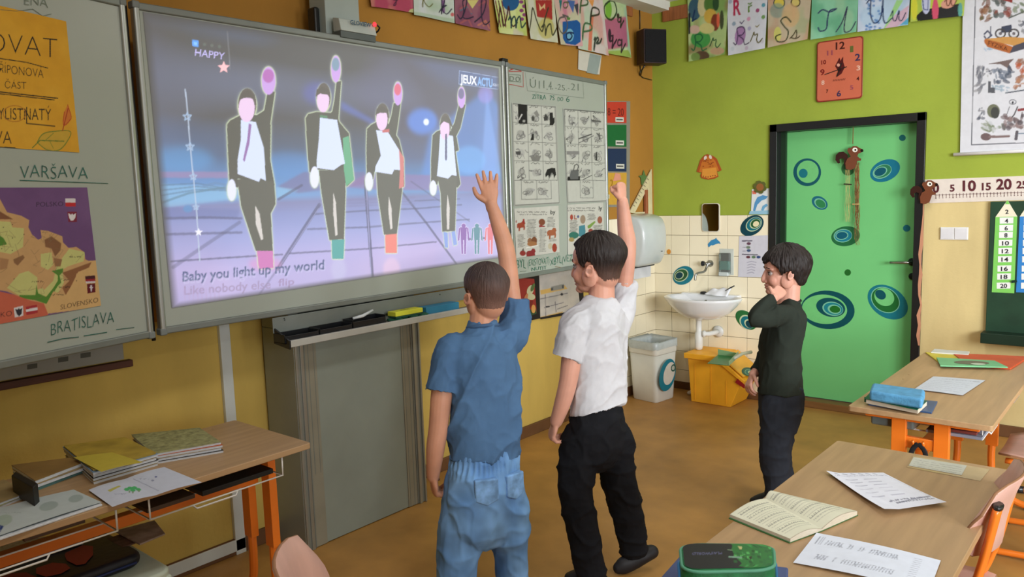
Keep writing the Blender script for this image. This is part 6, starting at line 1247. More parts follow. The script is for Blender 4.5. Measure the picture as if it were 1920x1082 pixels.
# ---- things on the foreground desk
FD_ = top(ZD)
def book_open():
    t = thing('open_book', 'open exercise book with green cover on the foreground desk', 'book', FD_.px(1490, 965, 0))
    q = [(1450, 928), (1607, 968), (1481, 1021), (1367, 972)]   # TL? corners: far spine end, right, front, left
    a = FD_.px(1366, 973); b = FD_.px(1480, 1019.5); c = FD_.px(1609, 967); d = FD_.px(1452, 930); s0 = FD_.px(1545, 993.5); s1 = FD_.px(1431, 938)
    s1 = (a+d)/2*.0+FD_.px(1434, 939); s0 = FD_.px(1541, 997)
    up = Vector((0, 0, 1)); P_ = [a, b, s0, c, d, s1]
    B = MB(); B.add([p+up*z for z in (0, .003) for p in (a, b, s0, c, d, s1)], [(5, 2, 1, 0), (5, 4, 3, 2), (6, 7, 8, 11), (8, 9, 10, 11), (0, 1, 7, 6), (1, 2, 8, 7), (2, 3, 9, 8), (3, 4, 10, 9), (4, 5, 11, 10), (5, 0, 6, 11)])
    B.build('cover', mat('green_cover', (60, 110, 60), .5), t, bevel=.001)
    m_pg = mat('page_block', (206, 196, 176), .8, .05, 60, stretch=(1, 1, 12))
    for nm, e0, e1, sd in (('left_pages', a, b, 0), ('right_pages', d, c, 1)):
        rows = []; n = 10
        ss0, ss1 = (s1, s0)
        for i in range(n+1):
            u = i/n; base0 = ss0.lerp(e0, u*.97); base1 = ss1.lerp(e1, u*.97); hgt = .004+.017*math.sin(min(1, u*1.6)*PI/2)*(1-.6*u**3) if sd else .004+.013*math.sin(min(1, u*1.6)*PI/2)*(1-.7*u**3)
            rows.append((base0, base1, hgt))
        B = MB(); v = []
        for (p, q_, h_) in rows: v += [p+up*.003, q_+up*.003, p+up*(h_+.003), q_+up*(h_+.003)]
        f = []
        for i in range(n): k = i*4; f += [(k+2, k+3, k+7, k+6), (k, k+4, k+5, k+1), (k, k+2, k+6, k+4), (k+1, k+5, k+7, k+3)]
        f += [(0, 1, 3, 2), (n*4, n*4+2, n*4+3, n*4+1)]
        B.add(v, f).build(nm, m_pg, t)
        # printed page surface
        W_, H2 = 70, 90; cv = Canvas(W_, H2, (226, 226, 204)); r_ = random.Random(sd)
        for k in range(16):
            y = .08+k*.053; 
            if k in (0,): cv.line([(.1, y), (.4, y)], .012, (60, 60, 60)); continue
            x = .1
            while x < .9:
                l_ = r_.uniform(.02, .07)
                if k % 3 == 1: cv.line([(x, y), (x+.015, y-.02)], .014, (70, 74, 80), .8)
                cv.line([(x, y), (x+l_, y)], .008, (110, 112, 108), .8); x += l_+.02
            if k % 3 == 1: cv.line([(.1, y+.008), (.9, y+.008)], .005, (120, 122, 118), .8)
        cols = cv.out(); pts = np.zeros((H2, W_, 3))
        for j in range(H2):
            v_ = j/(H2-1)
            for i in range(W_):
                u = i/(W_-1); k = u*n*.999 if sd else (1-u)*n*.999; k0 = int(k); fr_ = k-k0; A_, B_ = rows[k0], rows[min(k0+1, n)]
                p = A_[0].lerp(A_[1], v_*.98+.01).lerp(B_[0].lerp(B_[1], v_*.98+.01), fr_); h_ = A_[2]*(1-fr_)+B_[2]*fr_; pts[j, i] = p+up*(h_+.0036)
        if sd: pts = pts[:, :]
        link('printed_page', gridmesh('printed_page', pts, cols), PRINT, t)
book_open()
def wave(a, ph=0): return lambda u, v: a*(np.sin(u*4.2+ph)*.5+.5)*(.4+.6*v)+a*.5*(u*v)
q = [(1549, 887), (1656, 886), (1775, 948), (1658, 966)]
cv = Canvas(120, 90, (232, 236, 250)); 
for k in range(6): cv.line([(.1+.13*k, .05), (.14+.13*k, .08)], .02, (90, 90, 120), .7)
cv.scribble(.05, .95, .14, .02, .006, (110, 112, 150), 3)
for k in range(6): cv.line([(.12, .26+k*.09), (.3, .26+k*.09)], .007, (140, 142, 170)); cv.line([(.4, .26+k*.09), (.62, .26+k*.09)], .007, (150, 150, 178))
cv.scribble(.25, .95, .84, .03, .014, (90, 92, 120), 4); cv.line([(.3, .88), (.97, .80)], .018, (100, 104, 130), .6); cv.line([(.93, .08), (.97, .8)], .006, (150, 152, 180)); cv.scribble(.3, .95, .88, .02, .012, (70, 74, 100), 9)
sheet('paper_sheet', FD_, q, cv, off=.003, bend=lambda u, v: .012*np.maximum(0, .2-u)*3+.006*np.sin(u*3)*np.sin(v*3.1)+.010*v**4, label='folded white printed sheet behind the open book', cat='paper')
q = [(1531, 999), (1764, 1051), (1742, 1110), (1487, 1055)]
cv = Canvas(130, 80, (230, 238, 254)); r_ = random.Random(12)
for row, y in ((0, .32), (1, .78)):
    x = .12
    while x < .72:
        if r_.random() < .14: x += .04; continue
        hh_ = .14; cv.line([(x, y), (x+.008, y-hh_)], .006, (120, 126, 146), .8)
        if r_.random() < .6: cv.line([(x, y-hh_*r_.choice((0, .5, 1))), (x+.02, y-hh_*r_.choice((0, .5, 1)))], .006, (120, 126, 146), .8)
        x += .022
for k in range(14): cv.line([(.8, .15+k*.06), (.86, .14+k*.06)], .006, (150, 156, 176), .8)
for k in range(3): cv.line([(.05+.02*k, .1), (.05+.02*k, .35)], .005, (110, 116, 140), .8)
sheet('paper_sheet', FD_, q, cv, off=.0035, bend=lambda u, v: .004*np.sin(u*3.1), label='white sheet with large grey writing in front of the open book', cat='paper')
q = [(1713, 857), (1813, 873), (1803, 891), (1704, 873)]
cv = Canvas(60, 30, (196, 198, 186)); [cv.scribble(.08, .95, .3+.2*k, .06, .012, (120, 122, 118), k) for k in range(4)]
st = thing('desk_label', 'pale paper strip taped under clear film at the far end of the foreground desk', 'label strip', FD_.px(1760, 875))
q2 = [(1712, 854), (1856, 880), (1838, 902), (1700, 876)]; c2 = Canvas(12, 8, (190, 166, 128)); sheet('tape_film', FD_, q2, c2, paintmat('glossy_tape', .15), off=.0008, parent=st)
sheet('paper_strip', FD_, q, cv, off=.0016, parent=st)
# pencil case (green, on a blue bag)
def pcase():
    t = thing('pencil_case', 'green and black oval pencil case in front of the open book', 'pencil case', FD_.px(1362, 1110, .03)); Z1 = ZD+.115
    F_ = top(Z1); C = [F_.px(*k) for k in ((1276, 1018), (1449, 1020), (1452, 1066), (1281, 1070))]
    def P2(u, v, z): return C[0].lerp(C[1], u).lerp(C[3].lerp(C[2], u), v)+Vector((0, 0, z-Z1))
    def outline(s_, z):
        out = []
        for (x, y) in rrect(0, 1, 0, 1, .24, 6):
            r_ = .5+(x-.5)*s_, .5+(y-.5)*(s_ if s_ > 1 else s_**1.6); out.append(P2(r_[0], r_[1], z))
        return out
    rs_ = [outline(.94, Z1-.085), outline(1.02, Z1-.075), outline(1.05, Z1-.05), outline(1.03, Z1-.02), outline(1.0, Z1-.004), outline(.975, Z1)]
    n = len(rs_[0])
    stack(rs_, True, True).build('case_body', mat('green_fabric', (36, 120, 70), .6, .25, 30, .3, 200), t, smooth=True)
    MB().tube(outline(1.015, Z1-.004), .0035, 8, closed=True).build('piping', mat('pale_teal_piping', (90, 160, 130), .5), t, smooth=True)
    MB().tube(outline(1.055, Z1-.035), .004, 6, closed=True).build('zip', mat('blue_zip', (40, 120, 180), .5), t, smooth=True)
    q = [(1274, 1016.5), (1450.5, 1018.5), (1453, 1067), (1279, 1070)]; cv = Canvas(120, 40, (26, 28, 38), q)
    j7 = lambda x, y: (1230+x*.140625, 960+y*.140625)
    r_ = random.Random(6)
    cv.poly([j7(1040, 400), j7(1700, 300), j7(1700, 800), j7(1150, 740), j7(1180, 700), j7(1120, 640), j7(1070, 560), j7(1040, 500), j7(1060, 440)], (40, 120, 56))
    for i in range(60): x, y = r_.uniform(1060, 1560), r_.uniform(400, 730); cv.poly([j7(x, y), j7(x+40, y+5), j7(x+45, y+40), j7(x+5, y+35)], r_.choice([(30, 96, 50), (60, 160, 80), (90, 190, 100), (36, 110, 60), (20, 70, 36)]), .8)
    cv.poly([j7(1130, 450), j7(1190, 460), j7(1180, 500), j7(1150, 500)], (190, 190, 130)); cv.line([j7(1010, 610), j7(1170, 620)], 4, (120, 160, 140)); cv.poly([j7(1270, 610), j7(1320, 600), j7(1300, 660)], (40, 30, 20)); cv.line([j7(990, 505), j7(1050, 515)], 2, (120, 150, 120))
    cv.text('PLAYWORLD', j7(905, 540), j7(470, 548), 5, (110, 112, 160), up=(0, 1))
    lid = rrect(.01, .99, .01, .99, .23, 6)
    me_pts = []; W_, H_2 = cv.w, cv.h; cols = cv.out(); pts = np.zeros((H_2, W_, 3))
    for j in range(H_2):
        for i in range(W_):
            u, v = i/(W_-1), j/(H_2-1)
            # squeeze the square grid into the rounded outline
            dy = min(v, 1-v); r_ = .2; dx = 0
            if dy < r_: dx = r_-math.sqrt(max(0, r_*r_-(r_-dy)**2))
            uu_ = .02+dx*.8+(u)*(1-.04-2*dx*.8); pts[j, i] = P2(uu_, .03+v*.94, Z1+.0012)
    link('lid_print', gridmesh('lid_print', pts, cols), PLASTIC_PRINT, t)
    MB().tube([P2(.2, 1.05, Z1-.02), P2(.18, 1.12, Z1-.045)], .004, 6).build('zip_pull', mat('blue_zip', (40, 120, 180), .5), t, smooth=True)
pcase()
FQ = top(ZD+.012); q = [(1240, 1066), (1475, 1072), (1480, 1120), (1215, 1112)]
c_ = [FQ.px(*k) for k in ((1276, 1052), (1478, 1076), (1470, 1180), (1190, 1150))]
MB().hexa([Vector((p.x, p.y, ZD)) for p in c_][::-1], [Vector((p.x, p.y, ZD+.028)) for p in c_][::-1]).build('blue_folder', mat('slate_blue_cover', (70, 84, 130), .6, .08), bevel=.004, label='slate blue folder lying under the green pencil case', cat='folder')
# ---- things on the desk by the door
F_ = top(ZD)
def slab(name, q, z0, th, m, label, cat, parent=None, bevel=.002, group=None):
    F_ = top(z0+th); c_ = [F_.px(*k) for k in q]
    B = MB().hexa([Vector((p.x, p.y, z0)) for p in c_][::-1], [Vector((p.x, p.y, z0+th)) for p in c_][::-1])
    return B.build(name, m, parent, bevel=bevel, label=label, cat=cat, group=group)
slab('folder', [(1625, 743), (1745, 738), (1758, 750), (1747, 773), (1700, 771), (1621, 757)], ZD, .008, mat('navy_cover', (44, 70, 110), .4, .06), 'dark blue folder at the bottom of the pile on the desk by the door', 'folder') if False else None
m_navy = mat('navy_cover', (54, 80, 120), .35, .06)
slab('folder', [(1640, 742), (1758, 752), (1747, 773), (1628, 757)], ZD, .007, m_navy, 'dark blue folder at the bottom of the pile on the desk by the door', 'folder')
gb = thing('book', 'green book with white edge under the light blue pencil case', 'book', F_.px(1680, 760, .01))
GQ = [(1632, 735), (1739, 751), (1720, 768), (1621, 747)]
slab('pages', [(1634, 736), (1738, 752), (1721, 767), (1624, 748)], ZD+.0085, .018, m_pgs if False else mat('page_block', (206, 196, 176), .8), None, None, gb, bevel=0)
slab('cover_bottom', GQ, ZD+.0072, .0025, mat('green_book_cover', (20, 96, 70), .4), None, None, gb, bevel=0)
slab('cover_top', GQ, ZD+.026, .0025, mat('green_book_cover', (20, 96, 70), .4), None, None, gb, bevel=0)
a, b = [top(ZD+.018).px(*k) for k in ((1622, 749), (1720, 770))]
FS_ = Frame(a, (b-a).normalized(), (0, 0, 1)); L_ = (b-a).length
MB().box(-.002, L_+.002, -.0108, .0105, -.002, .003).build('spine', mat('green_book_cover', (20, 96, 70), .4), gb, F=FS_.M(), bevel=.001)
B = MB(); r_ = random.Random(1); x = .05*1
while x < L_*.75:
    if r_.random() < .15: x += .012; continue
    B.box(x, x+.004, -.003, .003, .003, .0036); x += .0058
B.build('spine_print', mat('white_print', (206, 220, 210), .6), gb, F=FS_.M(), kind='stuff')
pc = thing('pencil_case', 'light blue pencil case lying on a green book by the door', 'pencil case', F_.px(1680, 745, .03))
m_lb = mat('light_blue_fabric', (88, 156, 200), .6, .12, 30, .3, 150)
o = slab('case_body', [(1636, 717), (1735, 730), (1730, 748), (1630, 732)], ZD+.029, .042, m_lb, None, None, pc, bevel=.012); o.modifiers['bevel'].segments = 4
a, b = [top(ZD+.049).px(*k) for k in ((1633, 740), (1713, 754))]; FS_ = Frame(a, (b-a).normalized(), (0, 0, 1)); L_ = (b-a).length
MB().prism(rrect(.004, L_-.01, -.014, .013, .004), 0, .004).build('front_panel', mat('bright_blue_panel', (34, 112, 196), .5, .06), pc, F=FS_.M(0, 0, .002))
q = [(1750, 706), (1848, 713), (1805, 742), (1713, 731)]
cv = Canvas(60, 50, (200, 206, 216)); cv.scribble(.25, .95, .16, .03, .012, (100, 104, 130), 3)
for k in range(6): cv.scribble(.12, .88, .3+.11*k, .03, .008, (150, 154, 170), k)
sheet('paper_sheet', F_, q, cv, off=.002, bend=wave(.003), label='crumpled white sheet in the middle of the desk by the door', cat='paper')
slab('yellow_folder', [(1735, 660), (1790, 662), (1820, 672), (1762, 680), (1717, 668)][:4], ZD, .006, mat('yellow_card', (206, 190, 70), .6, .08), 'yellow folder at the far left corner of the desk by the door', 'folder')
slab('red_booklet', [(1786, 662), (1930, 668), (1895, 690), (1812, 682)], ZD, .010, mat('red_orange_card', (196, 84, 48), .6, .1), 'red orange booklet partly under the green booklet by the door', 'booklet')
gbk = thing('booklet', 'pale green booklet on top at the far end of the desk by the door', 'booklet', F_.px(1810, 680, .01))
slab('cover', [(1756, 670), (1865, 676), (1890, 688), (1763, 685)], ZD+.011, .006, mat('pale_green_card', (110, 180, 130), .5, .06), None, None, gbk, bevel=.001)
flat('cover_print', top(ZD+.0175), [(ell(1822, 680, 33, 3.6, 2), (110, 110, 90)), (ell(1834, 682.5, 14, 1.6, 2), (190, 200, 180))], PRINT, gbk, off=.0006)
slab('white_pad', [(1752, 654), (1818, 659), (1816, 665), (1745, 660)], ZD+.006, .006, mat('white_paper_pad', (206, 206, 200), .7), 'white paper pad behind the yellow folder by the door', 'paper')
# clear box in the basket, strap at the hook
F_ = top(.61)
MB().tube(smoothline([(2.515, -2.378, .60), (2.495, -2.378, .57), (2.48, -2.378, .50), (2.475, -2.378, .40)]), .010, 8, ry=.004).tube(smoothline([(2.515, -2.378, .60), (2.54, -2.378, .57), (2.548, -2.378, .50), (2.555, -2.378, .40)]), .010, 8, ry=.004).box(2.45, 2.58, -2.40, -2.30, .22, .42).build('bag_strap', mat('black_webbing', (22, 22, 26), .8, .1, 40, .3, 200), label='black bag hanging by its strap under the desk by the door', cat='bag', bevel=.004)
MB().box(2.33, 2.49, -2.34, -2.05, .636, .69).build('clear_box', mat('dark_grey_box', (96, 106, 104), .3, .05), bevel=.01, label='grey box in the wire basket under the desk by the door', cat='box')
MB().box(2.53, 2.72, -2.33, -1.95, .636, .648).build('notebook', mat('grey_blue_cover', (130, 136, 150), .6, .08), bevel=.002, label='notebook lying in the wire basket right of the grey box', cat='notebook')
MB().box(2.55, 2.70, -2.32, -1.98, .649, .66).build('notebook', mat('dark_red_cover', (110, 50, 44), .6, .08), bevel=.002, label='dark red notebook on top in the wire basket by the door', cat='notebook')
# ---- things on the desk at the left
def pile(q, z0, items, grp, base_label):
    z = z0; r_ = random.Random(int(q[0][0]))
    for i, (th, m, edge, lab) in enumerate(items):
        j = [(x+r_.uniform(-3, 3), y+r_.uniform(-1.5, 1.5)) for x, y in q]; t = thing('booklet', lab, 'booklet', top(z).px(sum(x for x, _ in q)/4, sum(y for _, y in q)/4), group=grp)
        e_ = .2*th
        F_ = top(z0); c_ = [F_.px(*k) for k in j]; cc_ = sum(c_, Vector())/4
        def hx(s_, a, b): k = [cc_+(p-cc_)*s_ for p in c_][::-1]; return MB().hexa([Vector((p.x, p.y, a)) for p in k], [Vector((p.x, p.y, b)) for p in k])
        hx(.985, z, z+th-e_).build('pages', edge, t, bevel=0); hx(1, z+th-e_, z+th-.0004).build('cover', m, t, bevel=.0005); z += th
    return z
m_pge = mat('white_page_edges', (206, 210, 216), .8, .12, 80, stretch=(1, 1, 14)); m_tealE = mat('teal_edges', (96, 140, 138), .7)
m_och = mat('ochre_cover', (176, 150, 60), .6, .15, 12); m_yelc = mat('yellow_cover', (200, 180, 70), .6, .1, 12); m_brc = mat('brown_grey_cover', (150, 130, 88), .6, .15, 12); m_pat = mat('patterned_cover', (150, 150, 104), .5, .25, 60); m_redc = mat('orange_red_cover', (190, 92, 44), .5, .1); m_drk = mat('black_cover', (30, 30, 28), .5, .05)
z = pile([(248, 833), (375, 820), (419, 848), (291, 870)], ZD, [(.009, m_drk, m_pge, 'booklet at the bottom of the right pile on the left desk'), (.010, m_brc, m_pge, 'booklet in the middle of the right pile on the left desk'), (.010, m_redc, m_pge, 'orange edged booklet second from top in the right pile on the left desk'), (.009, m_pat, m_pge, 'green grey patterned booklet on top of the right pile on the left desk')], 'right pile of booklets on the left desk', '')
z = pile([(122, 858), (235, 843), (296, 872), (176, 908)], ZD, [(.010, m_brc, m_pge, 'lowest booklet of the middle pile on the left desk'), (.010, m_drk, m_pge, 'dark booklet second from below in the middle pile on the left desk'), (.011, m_brc, m_pge, 'booklet third from below in the middle pile on the left desk'), (.010, mat('light_blue_cover', (120, 150, 180), .6), m_pge, 'light blue booklet under the top one in the middle pile'), (.006, m_och, m_och, 'ochre booklet on top of the middle pile on the left desk')], 'middle pile of booklets on the left desk', '')
q = [(138, 858), (210, 848), (268, 868), (190, 886)]; c2 = Canvas(20, 16, (196, 178, 66)); sheet('yellow_sheet', top(z), q, c2, off=.002, bend=wave(.004), label='yellow sheet of paper lying on the middle pile', cat='paper')
slab('orange_booklet', [(210, 848), (262, 843), (300, 868), (262, 874)], z-.012, .008, m_och, 'ochre booklet sticking out between the middle and right piles', 'booklet') if False else None
z = pile([(22, 893), (130, 877), (158, 888), (66, 922)], ZD, [(.013, m_tealE, m_tealE, 'teal booklet at the bottom of the left pile on the left desk'), (.012, m_brc, m_pge, 'booklet in the middle of the left pile on the left desk'), (.012, mat('brown_card_cover', (140, 110, 62), .6, .12), m_pge, 'brown booklet on top of the left pile on the left desk')], 'left pile of booklets on the left desk', '')
# black clip binder on the left pile
F_ = top(z+.02); c_ = [F_.px(*k) for k in ((22, 898), (30, 890), (72, 913), (62, 922))]
MB().hexa([Vector((p.x, p.y, ZD+.005)) for p in c_][::-1], [p+Vector((0, 0, .012)) for p in c_][::-1]).build('black_binder', m_drk, bevel=.004, label='black binder spine leaning on the left pile', cat='binder')
pile([(-60, 925), (10, 908), (58, 930), (-20, 960)], ZD, [(.008, m_pat, m_pge, 'booklet at the left photo edge, lower one'), (.008, m_brc, m_pge, 'olive brown booklet at the left photo edge, upper one')], 'booklets at the left photo edge', '')
k6 = lambda x, y: (x*.20513, 860+y*.20513)
F_ = top(ZD)
q = [k6(815, 285), k6(1200, 175), k6(1560, 290), k6(1045, 445)]
q = [(166, 919), (308, 876), (379, 905), (211, 951)]; cv = Canvas(110, 80, (204, 210, 226), q)
cv.line([k6(1220, 190), k6(1450, 300)], 1.4, (150, 156, 180)); cv.poly([k6(985, 300), k6(1090, 255), k6(1110, 262), k6(1010, 315)], (190, 184, 96), 1, .5)
for x, y in ((1160, 290), (1190, 275), (1230, 270), (1265, 285), (1215, 295)): cv.ell(*k6(x, y), 5, 3, (80, 180, 110), 0, 1, .4)
for x, y in ((1185, 310), (1215, 315), (1270, 300)): cv.ell(*k6(x, y), 1.5, 2.5, (130, 150, 110))
cv.ell(*k6(1425, 178), 2.4, 1.4, (90, 100, 150)); cv.ell(*k6(1395, 210), 3, 1.6, (150, 156, 180)); cv.scribble(k6(1270, 0)[0], k6(1360, 0)[0], k6(0, 200)[1], 3, .8, (140, 146, 170), 5); cv.scribble(k6(1050, 0)[0], k6(1160, 0)[0], k6(0, 340)[1], 3, .8, (150, 156, 180), 6)
sheet('open_workbook', F_, q, cv, off=.006, bend=lambda u, v: .004*np.abs(np.sin((u-.5)*6)), label='open workbook with a small green and yellow drawing on the left desk', cat='book')
q = [k6(-200, 520), (138, 917), (191, 941), (-40, 1018)]; q = [(-60, 970), (138, 918), (191, 942), (-50, 1022)]; cv = Canvas(110, 80, (186, 196, 196), q)
cv.ell(*k6(445, 445), 18, 8, (150, 164, 160), -15, .8, 2); cv.ell(*k6(690, 370), 14, 7, (150, 164, 160), -15, .8, 2); cv.ell(*k6(40, 570), 16, 10, (160, 176, 160), -15, .8, 2); cv.scribble(0, 40, 965, 3, 1, (150, 160, 160), 2); cv.poly([(0, 985), (8, 988), (0, 1000)], (40, 60, 120))
sheet('open_workbook', F_, q, cv, off=.008, bend=lambda u, v: .004*np.sin(u*3.1), label='pale open workbook at the front left corner of the left desk', cat='book')
slab('paper_pad', [(-50, 974), (140, 921), (192, 945), (-48, 1026)], ZD, .006, m_pge, 'stack of loose pages under the pale workbook', 'paper')
# under the left desk: booklets in basket, stool with a bag and papers
def wbox(name, x0, x1, y0, y1, z0, z1, m, label, cat, bevel=.002, group=None): return MB().box(x0, x1, y0, y1, z0, z1).build(name, m, bevel=bevel, label=label, cat=cat, group=group)
wbox('dark_folder', .42, .80, -4.36, -4.09, .634, .652, m_drk, 'black folder in the right wire shelf of the left desk', 'folder')
wbox('grey_booklet', .40, .79, -4.54, -4.38, .634, .648, mat('brown_booklet', (70, 52, 38), .6, .1), 'dark brown booklet in the wire shelf of the left desk', 'booklet')
wbox('brown_booklet', .42, .70, -4.86, -4.69, .634, .652, mat('brown_booklet2', (90, 70, 56), .6, .15, 20), 'brown patterned booklet in the left wire shelf of the left desk', 'booklet')
wbox('black_notebook', .40, .58, -5.12, -4.90, .634, .66, m_drk, 'black notebook in the left wire shelf of the left desk', 'notebook')
st = thing('plastic_stool', 'white plastic stool under the left desk', 'stool', (.66, -4.72, 0)); m_st = mat('white_stool_plastic', (190, 200, 184), .45, .04)
sx0, sx1, sy0, sy1 = .43, .80, -5.0, -4.475
MB().prism(rrect(sx0, sx1, sy0, sy1, .05), .395, .43).build('seat', m_st, st, bevel=.012, seg=3)
for x, y in ((sx0+.04, sy0+.04), (sx1-.04, sy0+.04), (sx0+.04, sy1-.04), (sx1-.04, sy1-.04)):
    ex = -.02 if x < .6 else .025; ey = -.02 if y < -4.75 else .025
    MB().add([(x-.035, y-.035, .41), (x+.035, y-.035, .41), (x+.035, y+.035, .41), (x-.035, y+.035, .41), (x+ex-.02, y+ey-.02, 0), (x+ex+.02, y+ey-.02, 0), (x+ex+.02, y+ey+.02, 0), (x+ex-.02, y+ey+.02, 0)], [(0, 1, 2, 3), (7, 6, 5, 4), (0, 4, 5, 1), (1, 5, 6, 2), (2, 6, 7, 3), (3, 7, 4, 0)]).build('leg', m_st, st, bevel=.008)
MB().box(sx0+.02, sx0+.035, sy0+.05, sy1-.05, .34, .40).box(sx1-.035, sx1-.02, sy0+.05, sy1-.05, .34, .40).box(sx0+.05, sx1-.05, sy0+.02, sy0+.035, .34, .40).box(sx0+.05, sx1-.05, sy1-.035, sy1-.02, .34, .40).build('apron', m_st, st, bevel=.005)
bg_ = thing('school_bag', 'black and red flat bag lying on the white stool', 'bag', (.64, -4.78, .43))
MB().prism(rrect(.36, .70, -5.12, -4.52, .05), .4305, .475).build('bag_body', mat('black_nylon', (26, 26, 34), .5, .15, 20, .3, 60), bg_, bevel=.02, seg=3)
FBg = top(.477)
for q_, c in (([k6(*k) for k in ((600, 860), (760, 790), (850, 800), (850, 880), (780, 960), (700, 975), (610, 930), (590, 880))], (156, 58, 46)), ([k6(*k) for k in ((330, 1000), (480, 950), (600, 960), (645, 1000), (560, 1050), (420, 1080), (330, 1050))], (156, 58, 46)), ([k6(*k) for k in ((-60, 1060), (240, 1040), (330, 1080), (100, 1180), (-60, 1180))], (130, 44, 38))):
    flat('red_patch', FBg, [(q_, c)], PAINTED, bg_, off=.001)
MB().tube([(.703, -5.1, .45), (.704, -4.8, .45), (.701, -4.55, .45)], .004, 6).build('piping', mat('navy_piping', (40, 50, 100), .5), bg_, smooth=True)
slab('white_sheet_pile', [(-60, 1030), (120, 1000), (156, 1016), (-50, 1075)], .478, .008, m_pge, 'white sheets lying on the bag under the left desk', 'paper')
z = .466
for i, (q_, m, lb) in enumerate((([(215, 995), (290, 975), (310, 1000), (262, 1020)], mat('pale_brown_paper', (150, 130, 116), .7, .15, 30), 'crumpled brown printed paper at the right end of the stool'), ([(200, 1010), (262, 988), (290, 1002), (230, 1026)], mat('dark_print_paper', (90, 60, 50), .7, .3, 40), 'dark printed leaflet under the crumpled brown paper'))):
    slab('leaflet', q_, z+.012-i*.008, .006, m, lb, 'leaflet')
# ================================================================== the three children
def cr(pts, k=5):
    return smoothline([tuple(p) for p in pts], k)
def loftmesh(B, keys, side, n=18, capa=True, capb=True, k=4):
    """keys: (point, radius along side, radius across[, exponent]); rounded or flat ends"""
    rows = smoothline([tuple(p)+(ra, rb) for p, ra, rb in keys], k); P_ = [Vector(r_[:3]) for r_ in rows]; R_ = [(r_[3], r_[4]) for r_ in rows]
    m = len(P_); T = [(P_[min(i+1, m-1)]-P_[max(i-1, 0)]).normalized() for i in range(m)]
    if capa:
        ex = []; r_ = min(R_[0])
        for a in (80, 55, 28): ex.append((P_[0]-T[0]*r_*math.sin(math.radians(a)), (R_[0][0]*math.cos(math.radians(a)), R_[0][1]*math.cos(math.radians(a))), T[0]))
    else: ex = []
    full = ex+[(p, q, t) for p, q, t in zip(P_, R_, T)]
    if capb:
        r_ = min(R_[-1])
        for a in (28, 55, 80): full.append((P_[-1]+T[-1]*r_*math.sin(math.radians(a)), (R_[-1][0]*math.cos(math.radians(a)), R_[-1][1]*math.cos(math.radians(a))), T[-1]))
    v = []; side = Vector(side)
    for p, (ra, rb), t in full:
        s_ = side-t*side.dot(t)
        s_ = s_.normalized() if s_.length > 1e-4 else t.orthogonal().normalized()
        u_ = t.cross(s_)
        v += [p+s_*ra*math.cos(2*PI*j/n)+u_*rb*math.sin(2*PI*j/n) for j in range(n)]
    K_ = len(full); f = [(i*n+j, i*n+(j+1) % n, (i+1)*n+(j+1) % n, (i+1)*n+j) for i in range(K_-1) for j in range(n)]+[tuple(range(n))[::-1], tuple((K_-1)*n+j for j in range(n))]
    B.add(v, f)
def remesh(B, voxel, smooth=3, fac=.5):
    me = B.mesh('tmp'); bm = bmesh.new(); bm.from_mesh(me); bmesh.ops.recalc_face_normals(bm, faces=bm.faces); bm.to_mesh(me); bm.free()
    o = D.objects.new('tmp', me); COL.objects.link(o)
    r_ = o.modifiers.new('r', 'REMESH'); r_.mode = 'VOXEL'; r_.voxel_size = voxel
    if smooth: s_ = o.modifiers.new('s', 'SMOOTH'); s_.iterations = smooth; s_.factor = fac
    dg = bpy.context.evaluated_depsgraph_get(); out = D.meshes.new_from_object(o.evaluated_get(dg)); D.objects.remove(o); D.meshes.remove(me)
    out.polygons.foreach_set('use_smooth', [True]*len(out.polygons)); return out
def vcol(me, fn):
    n = len(me.vertices); a = me.color_attributes.new('Col', 'FLOAT_COLOR', 'POINT'); arr = []
    for v in me.vertices: arr += list(fn(v.co, v.normal))+[1]
    a.data.foreach_set('color', arr)
def displace(me, fn):
    co = [v.co+v.normal*fn(v.co, v.normal) for v in me.vertices]
    for v, c in zip(me.vertices, co): v.co = c
    me.update()
